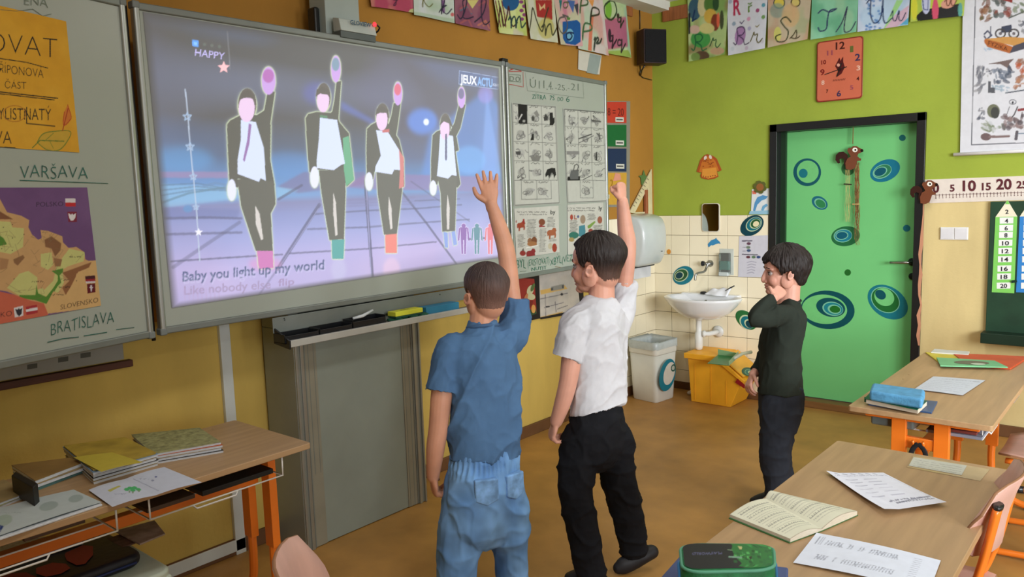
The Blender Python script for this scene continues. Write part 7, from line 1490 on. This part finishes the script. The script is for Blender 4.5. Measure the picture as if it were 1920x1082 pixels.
def hand(B, wrist, d, palm_n, thumb, s=1.0, curl=.3, spread=.15, curls=None):
    """d: along the hand, palm_n: out of the palm, thumb: side of the thumb"""
    d = Vector(d).normalized(); palm_n = Vector(palm_n); palm_n = (palm_n-d*palm_n.dot(d)).normalized(); t = Vector(thumb); t = (t-d*t.dot(d)-palm_n*t.dot(palm_n)).normalized()
    w = Vector(wrist); L_ = .072*s
    loftmesh(B, [(w-d*.02*s, .023*s, .018*s), (w+d*.012*s, .026*s, .015*s), (w+d*.04*s, .034*s, .013*s), (w+d*L_, .034*s, .011*s)], t, n=14)
    for k, (o_, ln) in enumerate(((.027, .056), (.0095, .063), (-.0085, .058), (-.0255, .046))):
        c_ = (curls[k] if curls else curl); b = w+d*(L_-.012*s)+t*o_*s; dir_ = (d+t*spread*(1.5-k)/1.5*.5).normalized(); P_ = [b]; a = 0
        for j, fr_ in enumerate((.46, .30, .24)):
            a += c_*(1.25, 1.45, 1.0)[j]; P_.append(P_[-1]+(dir_*math.cos(a)+palm_n*math.sin(a))*ln*fr_*s*1.12)
        loftmesh(B, [(p, r_*s, r_*s) for p, r_ in zip(P_, (.0092, .0085, .0078, .0066))], palm_n, n=10, k=3)
    b = w+d*.016*s+t*.022*s; P_ = [b, b+(t*.8+d*.6+palm_n*.15).normalized()*.030*s]
    if curl > 1: P_[1] = b+(t*.25+d*.75+palm_n*.6).normalized()*.026*s
    P_.append(P_[1]+((t*-.5+d*.3+palm_n*.5).normalized()*.022*s if curl > 1 else Vector()) +(t*.45+d*.9+palm_n*(.2+curl)).normalized()*(.024*s if curl <= 1 else 0)); P_.append(P_[2]+((t*-.9+palm_n*.1) if curl > 1 else (t*.15+d*.9+palm_n*(.3+curl*1.3))).normalized()*.018*s)
    loftmesh(B, [(p, r_*s, r_*s) for p, r_ in zip(P_, (.0125, .0105, .0095, .0078))], palm_n, n=10, k=3)
ELL = [((-.016, 0, .032), (.092, .074, .080)), ((-.036, 0, -.030), (.052, .055, .060)), ((.028, 0, -.026), (.056, .058, .072)), ((.030, 0, .034), (.056, .062, .056))]
def head_mat(pos, face, tilt=0, roll=0, s=1.0):
    f = Vector(face).normalized(); f = (f+Vector((0, 0, 1))*math.tan(tilt)).normalized(); l_ = Vector((0, 0, 1)).cross(f).normalized(); u_ = f.cross(l_)
    m = Matrix((f, l_, u_)).transposed().to_4x4() @ Matrix.Rotation(roll, 4, 'X') @ Matrix.Scale(s, 4); return Matrix.Translation(Vector(pos)) @ m
def head(B, M_):
    k0 = len(B.v)
    for c, r_ in ELL: B.sph(c, *r_, n=24)
    B.sph((.036, 0, -.074), .042, .040, .028, 16); B.sph((.066, 0, -.090), .018, .020, .015, 12)
    for s_ in (-1, 1):
        B.sph((.052, s_*.032, -.036), .026, .024, .028, 12)
        B.sph((.0, s_*.058, -.04), .03, .014, .035, 12)
        R_ = Matrix.Rotation(s_*.35, 3, 'Z') @ Matrix.Rotation(-.25, 3, 'Y')
        c = Vector((-.010, s_*.076, -.014)); B.sph(c, .0125, .0045, .0195, 12, R_)
        e = [c+R_ @ Vector((.0125*math.cos(a), s_*.0045, .0205*math.sin(a)*(1 if math.sin(a) > 0 else .9))) for a in [2*PI*i/18 for i in range(18)]]
        B.tube(e, .0034, 8, closed=True); B.sph(c+R_ @ Vector((0, s_*.002, -.018)), .006, .004, .007, 8, R_)
        B.sph((.0835, s_*.0125, -.043), .0085, .0075, .0075, 10)
        loftmesh(B, [(Vector((.075, s_*.012, .012)), .005, .006), (Vector((.078, s_*.03, .017)), .006, .006), (Vector((.062, s_*.048, .012)), .005, .006)], (0, 0, 1), n=8)
    loftmesh(B, [(Vector((.078, 0, .004)), .008, .009), (Vector((.088, 0, -.018)), .0085, .010), (Vector((.0935, 0, -.036)), .0095, .010), (Vector((.092, 0, -.043)), .009, .008)], (0, 1, 0), n=10)
    loftmesh(B, [(Vector((.070, -.022, -.062)), .003, .004), (Vector((.0845, 0, -.0605)), .005, .007), (Vector((.070, .022, -.062)), .003, .004)], (0, 0, 1), n=8)
    loftmesh(B, [(Vector((.070, -.018, -.069)), .003, .004), (Vector((.082, 0, -.0715)), .006, .007), (Vector((.070, .018, -.069)), .003, .004)], (0, 0, 1), n=8)
    for i in range(k0, len(B.v)): B.v[i] = M_ @ B.v[i]
def skin_shape(me, M_):
    Mi = M_.inverted(); R3 = M_.to_3x3()
    for v in me.vertices:
        p = Mi @ v.co
        if -.12 < p.z < .08 and p.x > .03:
            d_ = 0
            for s_ in (-1, 1): d_ += .0075*math.exp(-(((p.y-s_*.031)/.013)**2+((p.z+.006)/.0075)**2))
            d_ += .004*math.exp(-((p.y/.026)**2+((p.z+.0662)/.0028)**2))
            if d_ > 1e-5: v.co = v.co-R3 @ Vector((d_, 0, 0))
def skincol(base, M_, s=1):
    Mi = M_.inverted(); b = np.array(S(*base)); lip = np.array(S(176, 96, 92)); red = np.array(S(206, 130, 112))
    def f(co, no):
        p = Mi @ co; c = b*(1+.10*noise.noise(co*18))
        if p.length < .16:
            m = math.exp(-((p.y/.02)**2+((p.z+.066)/.0075)**2)) if p.x > .05 else 0; c = c*(1-m*.75)+lip*m*.75
            m = math.exp(-(((abs(p.y)-.036)/.02)**2+((p.z+.038)/.02)**2)) if p.x > .02 else 0; c = c*(1-m*.35)+red*m*.35
            if abs(p.y) > .066 and -.05 < p.z < .025 and p.x < .03: c = c*.9+red*.1
            if abs(p.y) > .07 and (Vector((p.x+.010, p.z+.014))).length < .009: c = c*.62
        return tuple(c)
    return f
def face_parts(M_, body, iris=(60, 40, 28), brow=(52, 36, 28)):
    for s_ in (-1, 1):
        B = MB().sph((.0640, s_*.0300, -.006), .0120, n=14).tf(M_); e = B.build('eye', mat('eye_white', (150, 136, 130), .3, .02, spec=.6), body, smooth=True)
        MB().sph((.0726, s_*.0308, -.0065), .0044, .0066, .0066, 12).tf(M_).build('iris', mat('dark_iris', iris, .1, .02, spec=.7), e, smooth=True)
        MB().tube([M_ @ Vector(p) for p in ((.0745, s_*.020, -.0015), (.0775, s_*.030, .0030), (.0695, s_*.042, -.001))], [.0014, .002, .001], 6).build('eyelash', mat('dark_lashes', (30, 20, 16), .8), e, smooth=True)
        MB().tube([M_ @ Vector(p) for p in smoothline([(.082, s_*.014, .017), (.0835, s_*.028, .0215), (.072, s_*.047, .017)], 4)], .0022, 6).build('eyebrow', mat('dark_brows', brow, .9), body, smooth=True)
def hair(M_, body, hz, thick, colf, name='hair', nth=150, nph=220, clump=.0035, seed=0, strands=(60, 9)):
    """a shell of hair over the skull; hz(x, |y|, z) > 0 where hair grows"""
    O = Vector((-.005, 0, .015)); v = []; V_ = []; cols = []; up = Vector((seed*3.1, 0, 0))
    for i in range(nth+1):
        th = PI*i/nth
        for j in range(nph):
            ph = 2*PI*j/nph; d_ = Vector((math.sin(th)*math.cos(ph), math.sin(th)*math.sin(ph), math.cos(th))); rl = []
            for c, r_ in ELL:
                c = Vector(c)-O; A = sum((d_[k]/r_[k])**2 for k in range(3)); Bq = -2*sum(d_[k]*c[k]/r_[k]**2 for k in range(3)); Cq = sum((c[k]/r_[k])**2 for k in range(3))-1
                disc = Bq*Bq-4*A*Cq
                if disc > 0: rl.append((-Bq+math.sqrt(disc))/(2*A))
            R_ = max(rl); R_ += .012*math.log(sum(math.exp((q_-R_)/.012) for q_ in rl))-.005
            p = O+d_*R_; g = hz(p)+.006*noise.noise(Vector((ph*9, th*3, seed)))
            k = min(1, max(0, g/.012)); k = k*k*(3-2*k)
            ff = ph*strands[0]/6.28
            tx = .5+.5*math.sin(th*2.5+ph)
            nz = noise.noise(Vector((math.cos(ph)*strands[1]*2+p.x*30, math.sin(ph)*strands[1]*2+p.y*20, th*2.2))+up)+.5*noise.noise(Vector((math.cos(ph)*40, math.sin(ph)*40, th*5))+up)
            t_ = thick(p)*k-.010*(1-k)+nz*clump*k*min(1, thick(p)/.010)
            v.append(M_ @ (p+d_*t_)); cols.append(colf(p, nz))
    f = [(i*nph+j, (i+1)*nph+j, (i+1)*nph+(j+1) % nph, i*nph+(j+1) % nph) for i in range(nth) for j in range(nph)]
    me = D.meshes.new(name); me.from_pydata([tuple(x) for x in v], [], f); me.polygons.foreach_set('use_smooth', [True]*len(me.polygons)); me.update()
    a = me.color_attributes.new('Col', 'FLOAT_COLOR', 'POINT'); arr = []
    for c in cols: arr += list(c)+[1]
    a.data.foreach_set('color', arr)
    return link(name, me, paintmat('hair_strands', .55, bump=.6, bscale=60, stretch=(6, 6, .8), spec=.4), body)
def folds(amp=.005, sc=9, dirv=(0, 0, 1), st=.35, seed=0, fine=.3):
    dv = Vector(dirv).normalized()
    def f(co, no):
        q_ = co+dv*co.dot(dv)*(st-1); a = noise.noise(q_*sc+Vector((seed*7.3, 0, 0))); b = noise.noise(q_*sc*2.3+Vector((0, seed*3.3, 0)))
        r1 = (1-min(1, abs(a)*3.2))**2; r2 = (1-min(1, abs(b)*3.2))**2; return amp*(r1-.35+fine*(r2-.3))
    return f
SK = paintmat('skin', .5, spec=.4, sub=.12)
def clothmat(n, rough=.9, bscale=350): return paintmat(n, rough, bump=.12, bscale=bscale, spec=.15)
def noisecol(c, var=.12, sc=6, c2=None):
    b = np.array(S(*c)); e = np.array(S(*c2)) if c2 else b
    def f(co, no):
        k = .5+.5*noise.noise(co*sc); return tuple((b*(1-k)+e*k)*(1+var*noise.noise(co*sc*3)))
    return f
def limb(B, pts, rad, side=(1, 0, 0), k=4, **kw): loftmesh(B, [(p, r_ if not isinstance(r_, tuple) else r_[0], r_ if not isinstance(r_, tuple) else r_[1]) for p, r_ in zip(pts, rad)], side, k=k, **kw)
def shoe(B, heel, toe, z, h=.06, w=.04):
    heel, toe = Vector(heel), Vector(toe); d_ = (toe-heel); L_ = d_.length; u_ = d_.normalized(); sd_ = u_.cross(Vector((0, 0, 1)))
    loftmesh(B, [(heel+Vector((0, 0, z+.035)), w*.8, .036), (heel+u_*L_*.25+Vector((0, 0, z+.043)), w*.9, .044), (heel+u_*L_*.55+Vector((0, 0, z+.036)), w, .037), (heel+u_*L_*.85+Vector((0, 0, z+.027)), w*1.02, .027), (heel+u_*L_+Vector((0, 0, z+.022)), w*.7, .02)], sd_, n=16)

# ---------------------------------------------------------------- boy in the blue shirt
def person(label, loc): return thing('person', label, 'person', loc)
d0 = 2.95
w_ = lambda x, y, dd=0: W(x, y, d0+dd)
ft = top(0); 
P1 = person('boy in a blue t-shirt and blue jeans, back turned, right arm raised to the board', (w_(905, 900).x, w_(905, 900).y, 0))
sd1 = (w_(960, 640, .10)-w_(838, 652, -.06)).normalized()
HM1 = head_mat(w_(911, 549, -.0), (-.92, .40, 0), tilt=.10, s=1.04)
sh1L, el1L, wr1L = w_(838, 655, -.05), w_(822, 800, -.07), w_(812, 893, -.03)
sh1R, el1R, wr1R = w_(963, 606, .10), w_(949, 470, .13), w_(921, 382, .12)
def zf(v, z): return Vector((v.x, v.y, z))
hipc = w_(908, 868); kL = w_(861, 1030, -.01); kR = w_(958, 1020, .05); aL = zf(w_(860, 1160, .0), .07); aR = zf(w_(966, 1140, .06), .07)
B = MB()
head(B, HM1)
limb(B, [w_(908, 585, .0), w_(905, 612, -.0), w_(904, 640)], [.052, .054, .06], sd1)
limb(B, [w_(904, 655), w_(905, 720), w_(906, 800), hipc], [(.10, .05), (.10, .055), (.095, .055), (.095, .06)], sd1)
limb(B, [w_(880, 650, -.02), sh1L, w_(829, 730, -.07), el1L, w_(816, 845, -.06), wr1L], [.034, .036, .040, .036, .034, .024], (1, 0, 0))
limb(B, [w_(930, 640, .03), sh1R, w_(957, 540, .12), el1R, w_(936, 425, .13), wr1R], [.034, .034, .036, .035, .031, .022], (1, 0, 0))
limb(B, [hipc+sd1*-.05, w_(885, 950), kL, w_(860, 1100), aL], [.045, .045, .036, .034, .03]); limb(B, [hipc+sd1*.05, w_(935, 950, .02), kR, w_(962, 1090, .05), aR], [.045, .045, .036, .034, .03])
hand(B, wr1L, w_(816, 925, -.0)-wr1L, w_(870, 930, .06)-wr1L, w_(860, 880, .14)-wr1L, 1.0, curl=.62, spread=.1)
hand(B, wr1R, w_(914, 330, .12)-wr1R, -(_fw)*-1, w_(880, 380, .1)-wr1R, 1.0, curl=.06, spread=.45)
me = remesh(B, .0033, 2, .5); skin_shape(me, HM1); vcol(me, skincol((206, 150, 122), HM1)); b1 = link('body', me, SK, P1)
face_parts(HM1, b1)
def hz_short(p):
    x, y, z = p; ay = abs(y)
    pts = [(-.2, -.062), (-.085, -.068), (-.05, -.062), (-.03, -.030), (-.012, .008), (.008, .010), (.018, -.012), (.030, -.006), (.040, .036), (.054, .062), (.2, .066)]
    for (a, b), (c, d_) in zip(pts[:-1], pts[1:]):
        if a <= x <= c: h_ = b+(d_-b)*(x-a)/(c-a); break
    return z-h_
def th_fade(topt, sidet, z0=.02, z1=.075):
    def f(p): k = min(1, max(0, (p.z-z0)/(z1-z0))); k = k*k*(3-2*k); return sidet+(topt-sidet)*k
    return f
def haircol(dark, fade, z0=.0, z1=.07, var=.3):
    a, b = np.array(S(*dark)), np.array(S(*fade))
    def f(p, nz): k = min(1, max(0, (p.z-z0)/(z1-z0))); return tuple((b*(1-k)+a*k)*(1+var*nz))
    return f
hair(HM1, b1, hz_short, th_fade(.008, .002, -.04, .08), haircol((70, 56, 54), (140, 104, 90), -.07, .07), seed=1, clump=.003)
# t-shirt
B = MB()
limb(B, [w_(905, 600), w_(904, 622), w_(903, 645, 0), w_(906, 690, .0), w_(910, 760), w_(911, 835), w_(911, 858)], [(.055, .052), (.082, .062), (.142, .085), (.148, .098), (.146, .098), (.150, .104), (.152, .106)], sd1, n=28, capa=False, capb=False)
limb(B, [w_(876, 650, -.02), w_(844, 655, -.05), w_(833, 700, -.06), w_(826, 737, -.07)], [.055, .062, .060, .063], (1, 0, 0), capb=False)
limb(B, [w_(925, 660, .03), w_(955, 625, .08), w_(965, 590, .11), w_(967, 560, .12)], [.07, .066, .058, .056], (1, 0, 0), capb=False)
me = remesh(B, .0055, 4, .5); displace(me, folds(.017, 5, (.6, .3, .75), .45, 1)); displace(me, folds(.004, 14, (.6, .3, .75), .5, 2))
vcol(me, noisecol((84, 118, 156), .08, 5, (72, 104, 142))); link('t_shirt', me, clothmat('blue_cotton'), P1)
MB().tube([w_(905, 612)+sd1*.058*math.cos(a)+sd1.cross(Vector((0, 0, 1)))*.056*math.sin(a)+Vector((0, 0, .012*math.sin(a))) for a in [2*PI*i/24 for i in range(24)]], .007, 8, closed=True).build('collar', mat('blue_collar', (66, 96, 132), .9), P1, smooth=True)
# jeans
B = MB()
limb(B, [w_(910, 838), w_(909, 870), w_(908, 930), w_(907, 975)], [(.137, .098), (.146, .108), (.150, .112), (.14, .105)], sd1, n=28, capa=False)
limb(B, [w_(875, 900), w_(869, 970), w_(860, 1040), w_(858, 1110), zf(w_(860, 1160), .035)], [(.085, .09), (.092, .1), (.078, .09), (.074, .084), (.072, .08)], sd1, capb=False)
limb(B, [w_(945, 900, .03), w_(949, 970, .05), w_(957, 1040, .06), w_(962, 1100, .06), zf(w_(966, 1140, .06), .035)], [(.075, .09), (.076, .1), (.060, .09), (.060, .084), (.06, .08)], sd1, capb=False)
me = remesh(B, .006, 3, .5); displace(me, folds(.014, 6, (.3, 0, 1), .8, 4))
_w = w_(910, 850); _b1 = sd1.cross(Vector((0, 0, 1)))
displace(me, lambda co, no: .0055*math.sin(math.atan2((co-_w).dot(_b1), (co-_w).dot(sd1))*42)*max(0, 1-abs(co.z-_w.z+.02)/.05))
vcol(me, noisecol((132, 178, 226), .25, 9, (86, 130, 188))); jn = link('jeans', me, clothmat('denim', .95, 500), P1)
bk = sd1.cross(Vector((0, 0, 1))).normalized(); bk = bk if bk.dot(_fw) < 0 else -bk
for s_, x in ((-1, -.062), (1, .062)):
    o_ = hipc+Vector((0, 0, -.07))+sd1*x+bk*.112; fr_ = Frame(o_, (sd1+bk*-.25*s_).normalized(), (0, 0, 1))
    if fr_.n.dot(bk) < 0: fr_ = Frame(o_, -(sd1+bk*-.25*s_).normalized(), (0, 0, 1))
    me = MB().prism([(-.045, .05), (.045, .05), (.045, -.03), (0, -.05), (-.045, -.03)], -.02, .006).build('pocket', mat('denim_pocket', (122, 166, 216), .95, .2, 30), P1, F=fr_.M(), bevel=.006, seg=3)
for a_, nm in ((aL, 'shoe'), (aR, 'shoe')):
    B = MB(); h_ = zf(a_, 0)+bk*.03; shoe(B, h_, h_-bk*.17, 0); link(nm, remesh(B, .006, 2), mat('dark_shoe', (40, 44, 56), .6, .1), P1)

# ---------------------------------------------------------------- boy in the white shirt
d0 = 3.2
P2_ = person('boy in a white t-shirt and black trousers punching his right fist up', (w_(1120, 900).x, w_(1120, 900).y, 0))
sd2 = (w_(1165, 600, .16)-w_(1088, 615, -.10)).normalized()
HM2 = head_mat(w_(1118, 497, .0), (-1, -.15, 0), tilt=-.0, s=1.12)
sh2L, el2L, wr2L = w_(1080, 605, -.08), w_(1066, 712, -.09), w_(1043, 790, -.05)
sh2R, el2R, wr2R = w_(1163, 575, .12), w_(1176, 460, .10), w_(1167, 378, .08)
hip2 = w_(1121, 775); k2L = w_(1080, 915, -.04); k2R = w_(1168, 920, .06)
a2L = zf(w_(1112, 1078, -.02), .075); a2R = zf(w_(1189, 1035, .12), .10)
B = MB(); head(B, HM2)
limb(B, [w_(1128, 530), w_(1128, 558), w_(1126, 580)], [.053, .054, .06], sd2)
limb(B, [w_(1125, 606), w_(1122, 660), w_(1120, 730), hip2], [(.09, .045), (.095, .055), (.09, .055), (.09, .06)], sd2)
limb(B, [w_(1105, 606, -.04), sh2L, w_(1074, 655, -.09), el2L, w_(1056, 752, -.08), wr2L], [.034, .036, .042, .037, .034, .026])
limb(B, [w_(1140, 608, .05), sh2R, w_(1172, 520, .11), el2R, w_(1172, 425, .1), wr2R], [.034, .034, .036, .038, .033, .024])
limb(B, [hip2+sd2*-.05, w_(1092, 850, -.03), k2L, w_(1096, 1000, -.02), a2L], [.045, .045, .036, .034, .03]); limb(B, [hip2+sd2*.05, w_(1150, 850, .04), k2R, w_(1180, 980, .09), a2R], [.045, .045, .036, .034, .03])
hand(B, wr2L, w_(1031, 826, -.02)-wr2L, w_(1062, 822, -.01)-wr2L, w_(1000, 800, .1)-wr2L, 1.0, curl=.6, spread=.1)
hand(B, wr2R, w_(1163, 330, .08)-wr2R, w_(1140, 350, .12)-wr2R, w_(1180, 350, -.1)-wr2R, 1.0, curl=1.15, spread=.05)
me = remesh(B, .0033, 2, .5); skin_shape(me, HM2); vcol(me, skincol((214, 158, 136), HM2)); b2 = link('body', me, SK, P2_)
face_parts(HM2, b2)
hair(HM2, b2, hz_short, lambda p: th_fade(.018, .003, -.03, .075)(p)*(1-.45*max(0, min(1, p.x/.08))), haircol((38, 30, 28), (110, 80, 68), -.075, .015), seed=2, clump=.004)
B = MB()
limb(B, [w_(1127, 560), w_(1125, 576), w_(1123, 600, 0), w_(1121, 640, .0), w_(1122, 700), w_(1121, 748), w_(1121, 766)], [(.064, .060), (.096, .078), (.134, .096), (.138, .100), (.130, .100), (.136, .106), (.142, .110)], sd2, n=28, capa=False, capb=False)
limb(B, [w_(1104, 600, -.04), w_(1080, 608, -.08), w_(1070, 640, -.09), w_(1062, 672, -.09)], [.056, .064, .062, .064], capb=False)
limb(B, [w_(1140, 620, .05), w_(1160, 590, .10), w_(1167, 560, .12), w_(1170, 528, .12)], [.07, .064, .054, .050], capb=False)
me = remesh(B, .0055, 4, .5)
for v in me.vertices:
    k = max(0, min(1, (w_(1121, 740).z-v.co.z)/.08))
    if k: v.co += Vector((0, 0, 1))*k*.05*max(-1, min(1, (v.co-w_(1121, 760)).dot(_r)/.12))
displace(me, folds(.018, 5, (.75, .5, .8), .4, 7)); displace(me, folds(.004, 14, (.6, .3, .75), .5, 2)); vcol(me, noisecol((204, 205, 210), .04, 5)); link('t_shirt', me, clothmat('white_cotton'), P2_)
MB().tube([w_(1126, 571)+sd2*.060*math.cos(a)+sd2.cross(Vector((0, 0, 1)))*.056*math.sin(a)+Vector((0, 0, .012*math.sin(a))) for a in [2*PI*i/24 for i in range(24)]], .006, 8, closed=True).build('collar', mat('white_collar', (200, 200, 206), .9), P2_, smooth=True)
B = MB()
limb(B, [w_(1121, 748), w_(1121, 780), w_(1121, 815), w_(1121, 838)], [(.108, .080), (.134, .103), (.138, .105), (.128, .1)], sd2, n=28, capa=False)
limb(B, [w_(1090, 820, -.03), w_(1080, 890, -.04), w_(1080, 930, -.04), w_(1093, 1000, -.03), w_(1106, 1060, -.02), zf(a2L, .04)], [(.074, .085), (.068, .08), (.064, .075), (.059, .07), (.056, .066), (.054, .06)], sd2, capb=False)
limb(B, [w_(1152, 820, .04), w_(1158, 890, .05), w_(1169, 930, .06), w_(1180, 985, .09), zf(a2R, .075)], [(.068, .085), (.062, .08), (.060, .075), (.057, .07), (.054, .06)], sd2, capb=False)
me = remesh(B, .006, 3, .5); displace(me, folds(.009, 9, (0, 0, 1), 1.2, 3)); vcol(me, noisecol((26, 27, 31), .2, 8)); link('trousers', me, clothmat('black_cotton'), P2_)
ls = -_r
B = MB(); h_ = zf(a2L, 0)+ls*-.02; shoe(B, h_+_r*.01, h_+Vector((-.13, -.02, 0)), 0); link('shoe', remesh(B, .006, 2), mat('black_shoe', (26, 26, 30), .55, .1), P2_)
B = MB(); hl = zf(w_(1222, 1046, .14), .075); te = zf(w_(1158, 1072, .1), .028)
loftmesh(B, [(hl, .030, .032), (hl.lerp(te, .25)+Vector((0, 0, .004)), .034, .040), (hl.lerp(te, .55), .038, .034), (hl.lerp(te, .85), .038, .027), (te, .026, .02)], (0, 0, 1), n=16)
link('shoe', remesh(B, .006, 2), mat('black_shoe', (26, 26, 30), .55, .1), P2_)

# ---------------------------------------------------------------- boy in the dark sweater
d0 = 3.9
P3_ = person('boy in a dark sweater in profile before the green door, hand at his ear', (w_(1462, 800).x, w_(1462, 800).y, 0))
fc3 = Vector((-.80, -.60, 0)); sd3 = Vector((0, 0, 1)).cross(fc3).normalized()      # to his left
if sd3.dot(_fw) > 0: sd3 = -sd3
HM3 = head_mat(w_(1470, 508), (-.84, -.56, 0), tilt=-.03, s=1.09)
sh3L, el3L, wr3L = w_(1452, 590, -.12), w_(1408, 598, -.17), w_(1444, 556, -.16)
sh3L = w_(1466, 585, -.12); el3L = w_(1414, 596, -.20); wr3L = w_(1452, 558, -.15)
sh3R, el3R, wr3R = w_(1468, 590, .12), w_(1440, 665, .12), w_(1412, 702, .06)
hip3 = w_(1465, 715)
B = MB(); head(B, HM3)
limb(B, [w_(1481, 538), w_(1480, 558), w_(1478, 575)], [.050, .050, .058], sd3)
limb(B, [w_(1474, 595), w_(1468, 640), w_(1464, 690), hip3], [(.09, .05), (.09, .055), (.085, .055), (.09, .06)], sd3)
limb(B, [w_(1474, 590, -.07), sh3L, w_(1440, 595, -.16), el3L, w_(1429, 582, -.18), wr3L], [.028, .026, .020, .018, .016, .020])
limb(B, [w_(1474, 590, .07), sh3R, el3R, w_(1426, 690, .1), wr3R], [.032, .032, .028, .026, .022])
limb(B, [hip3+sd3*.05, w_(1460, 780, -.05), w_(1452, 845, -.05), w_(1458, 900, -.04), zf(w_(1462, 945, -.04), .07)], [.045, .045, .036, .034, .03]); limb(B, [hip3-sd3*.05, w_(1462, 780, .05), w_(1456, 845, .06), w_(1462, 900, .05), zf(w_(1466, 930, .06), .07)], [.045, .045, .036, .034, .03])
hand(B, wr3L, w_(1478, 528, -.09)-wr3L, w_(1480, 552, .0)-wr3L+_fw*.2, w_(1452, 530, -.1)-wr3L, .92, curl=.8, spread=.05)
hand(B, wr3R, w_(1403, 722, .04)-wr3R, w_(1440, 730, .05)-wr3R, w_(1395, 700, .0)-wr3R, .95, curl=.4)
me = remesh(B, .0033, 2, .5); skin_shape(me, HM3); vcol(me, skincol((208, 154, 134), HM3)); b3 = link('body', me, SK, P3_)
face_parts(HM3, b3)
def hz_long(p):
    x, y, z = p; pts = [(-.2, -.070), (-.085, -.074), (-.05, -.066), (-.03, -.034), (-.008, .002), (.010, -.008), (.022, -.016), (.036, .006), (.050, .026), (.066, .036), (.2, .040)]
    for (a, b), (c, d_) in zip(pts[:-1], pts[1:]):
        if a <= x <= c: h_ = b+(d_-b)*(x-a)/(c-a); break
    return z-h_+.006*math.sin(y*120)*(x > .05)
hair(HM3, b3, hz_long, lambda p: th_fade(.020, .009, -.075, .03)(p)*(1-.5*max(0, min(1, p.x/.08))), haircol((32, 23, 20), (28, 20, 18), -.05, .06, .5), seed=5, clump=.006)
B = MB()
limb(B, [w_(1480, 562), w_(1479, 574), w_(1475, 592, 0), w_(1466, 635, .0), w_(1462, 680), w_(1463, 715), w_(1463, 738)], [(.054, .050), (.085, .062), (.132, .088), (.134, .100), (.126, .096), (.132, .108), (.134, .112)], sd3, n=28, capa=False, capb=False)
limb(B, [w_(1476, 592, -.07), w_(1462, 590, -.13), w_(1438, 599, -.17), w_(1418, 599, -.20), w_(1418, 588, -.195), w_(1432, 572, -.17), w_(1447, 561, -.155)], [.052, .052, .044, .038, .037, .034, .030], capb=False)
limb(B, [w_(1476, 592, .07), sh3R, w_(1446, 650, .12), w_(1430, 680, .1), w_(1417, 698, .07)], [.056, .056, .046, .040, .036], capb=False)
me = remesh(B, .0055, 4, .5); displace(me, folds(.010, 6, (.3, .3, .9), .6, 11)); vcol(me, noisecol((42, 48, 42), .08, 6)); link('sweater', me, clothmat('dark_knit', .95, 260), P3_)
MB().tube([w_(1479.5, 567)+sd3*.058*math.cos(a)+fc3*.054*math.sin(a)+Vector((0, 0, -.010*math.sin(a))) for a in [2*PI*i/24 for i in range(24)]], .006, 8, closed=True).build('collar', mat('dark_collar', (36, 40, 36), .95), P3_, smooth=True)
B = MB()
limb(B, [w_(1464, 712), w_(1464, 735), w_(1463, 770), w_(1462, 790)], [(.122, .098), (.128, .108), (.125, .104), (.118, .096)], sd3, n=28, capa=False)
limb(B, [w_(1460, 755, -.05), w_(1456, 810, -.05), w_(1452, 850, -.05), w_(1458, 900, -.04), zf(w_(1462, 945, -.04), .04)], [(.072, .085), (.066, .080), (.062, .074), (.058, .068), (.055, .062)], sd3, capb=False)
limb(B, [w_(1464, 755, .05), w_(1460, 810, .06), w_(1458, 850, .06), w_(1463, 900, .05), zf(w_(1466, 930, .06), .04)], [(.072, .085), (.064, .078), (.06, .072), (.056, .066), (.052, .06)], sd3, capb=False)
me = remesh(B, .006, 3, .5); displace(me, folds(.007, 9, (0, 0, 1), 1.1, 5)); vcol(me, noisecol((44, 48, 56), .2, 8)); link('trousers', me, clothmat('black_cotton'), P3_)
for q_ in (zf(w_(1462, 945, -.04), 0), zf(w_(1466, 930, .06), 0)):
    B = MB(); shoe(B, q_-fc3*.04, q_+fc3*.14, 0); link('shoe', remesh(B, .006, 2), mat('black_shoe', (26, 26, 30), .55, .1), P3_)
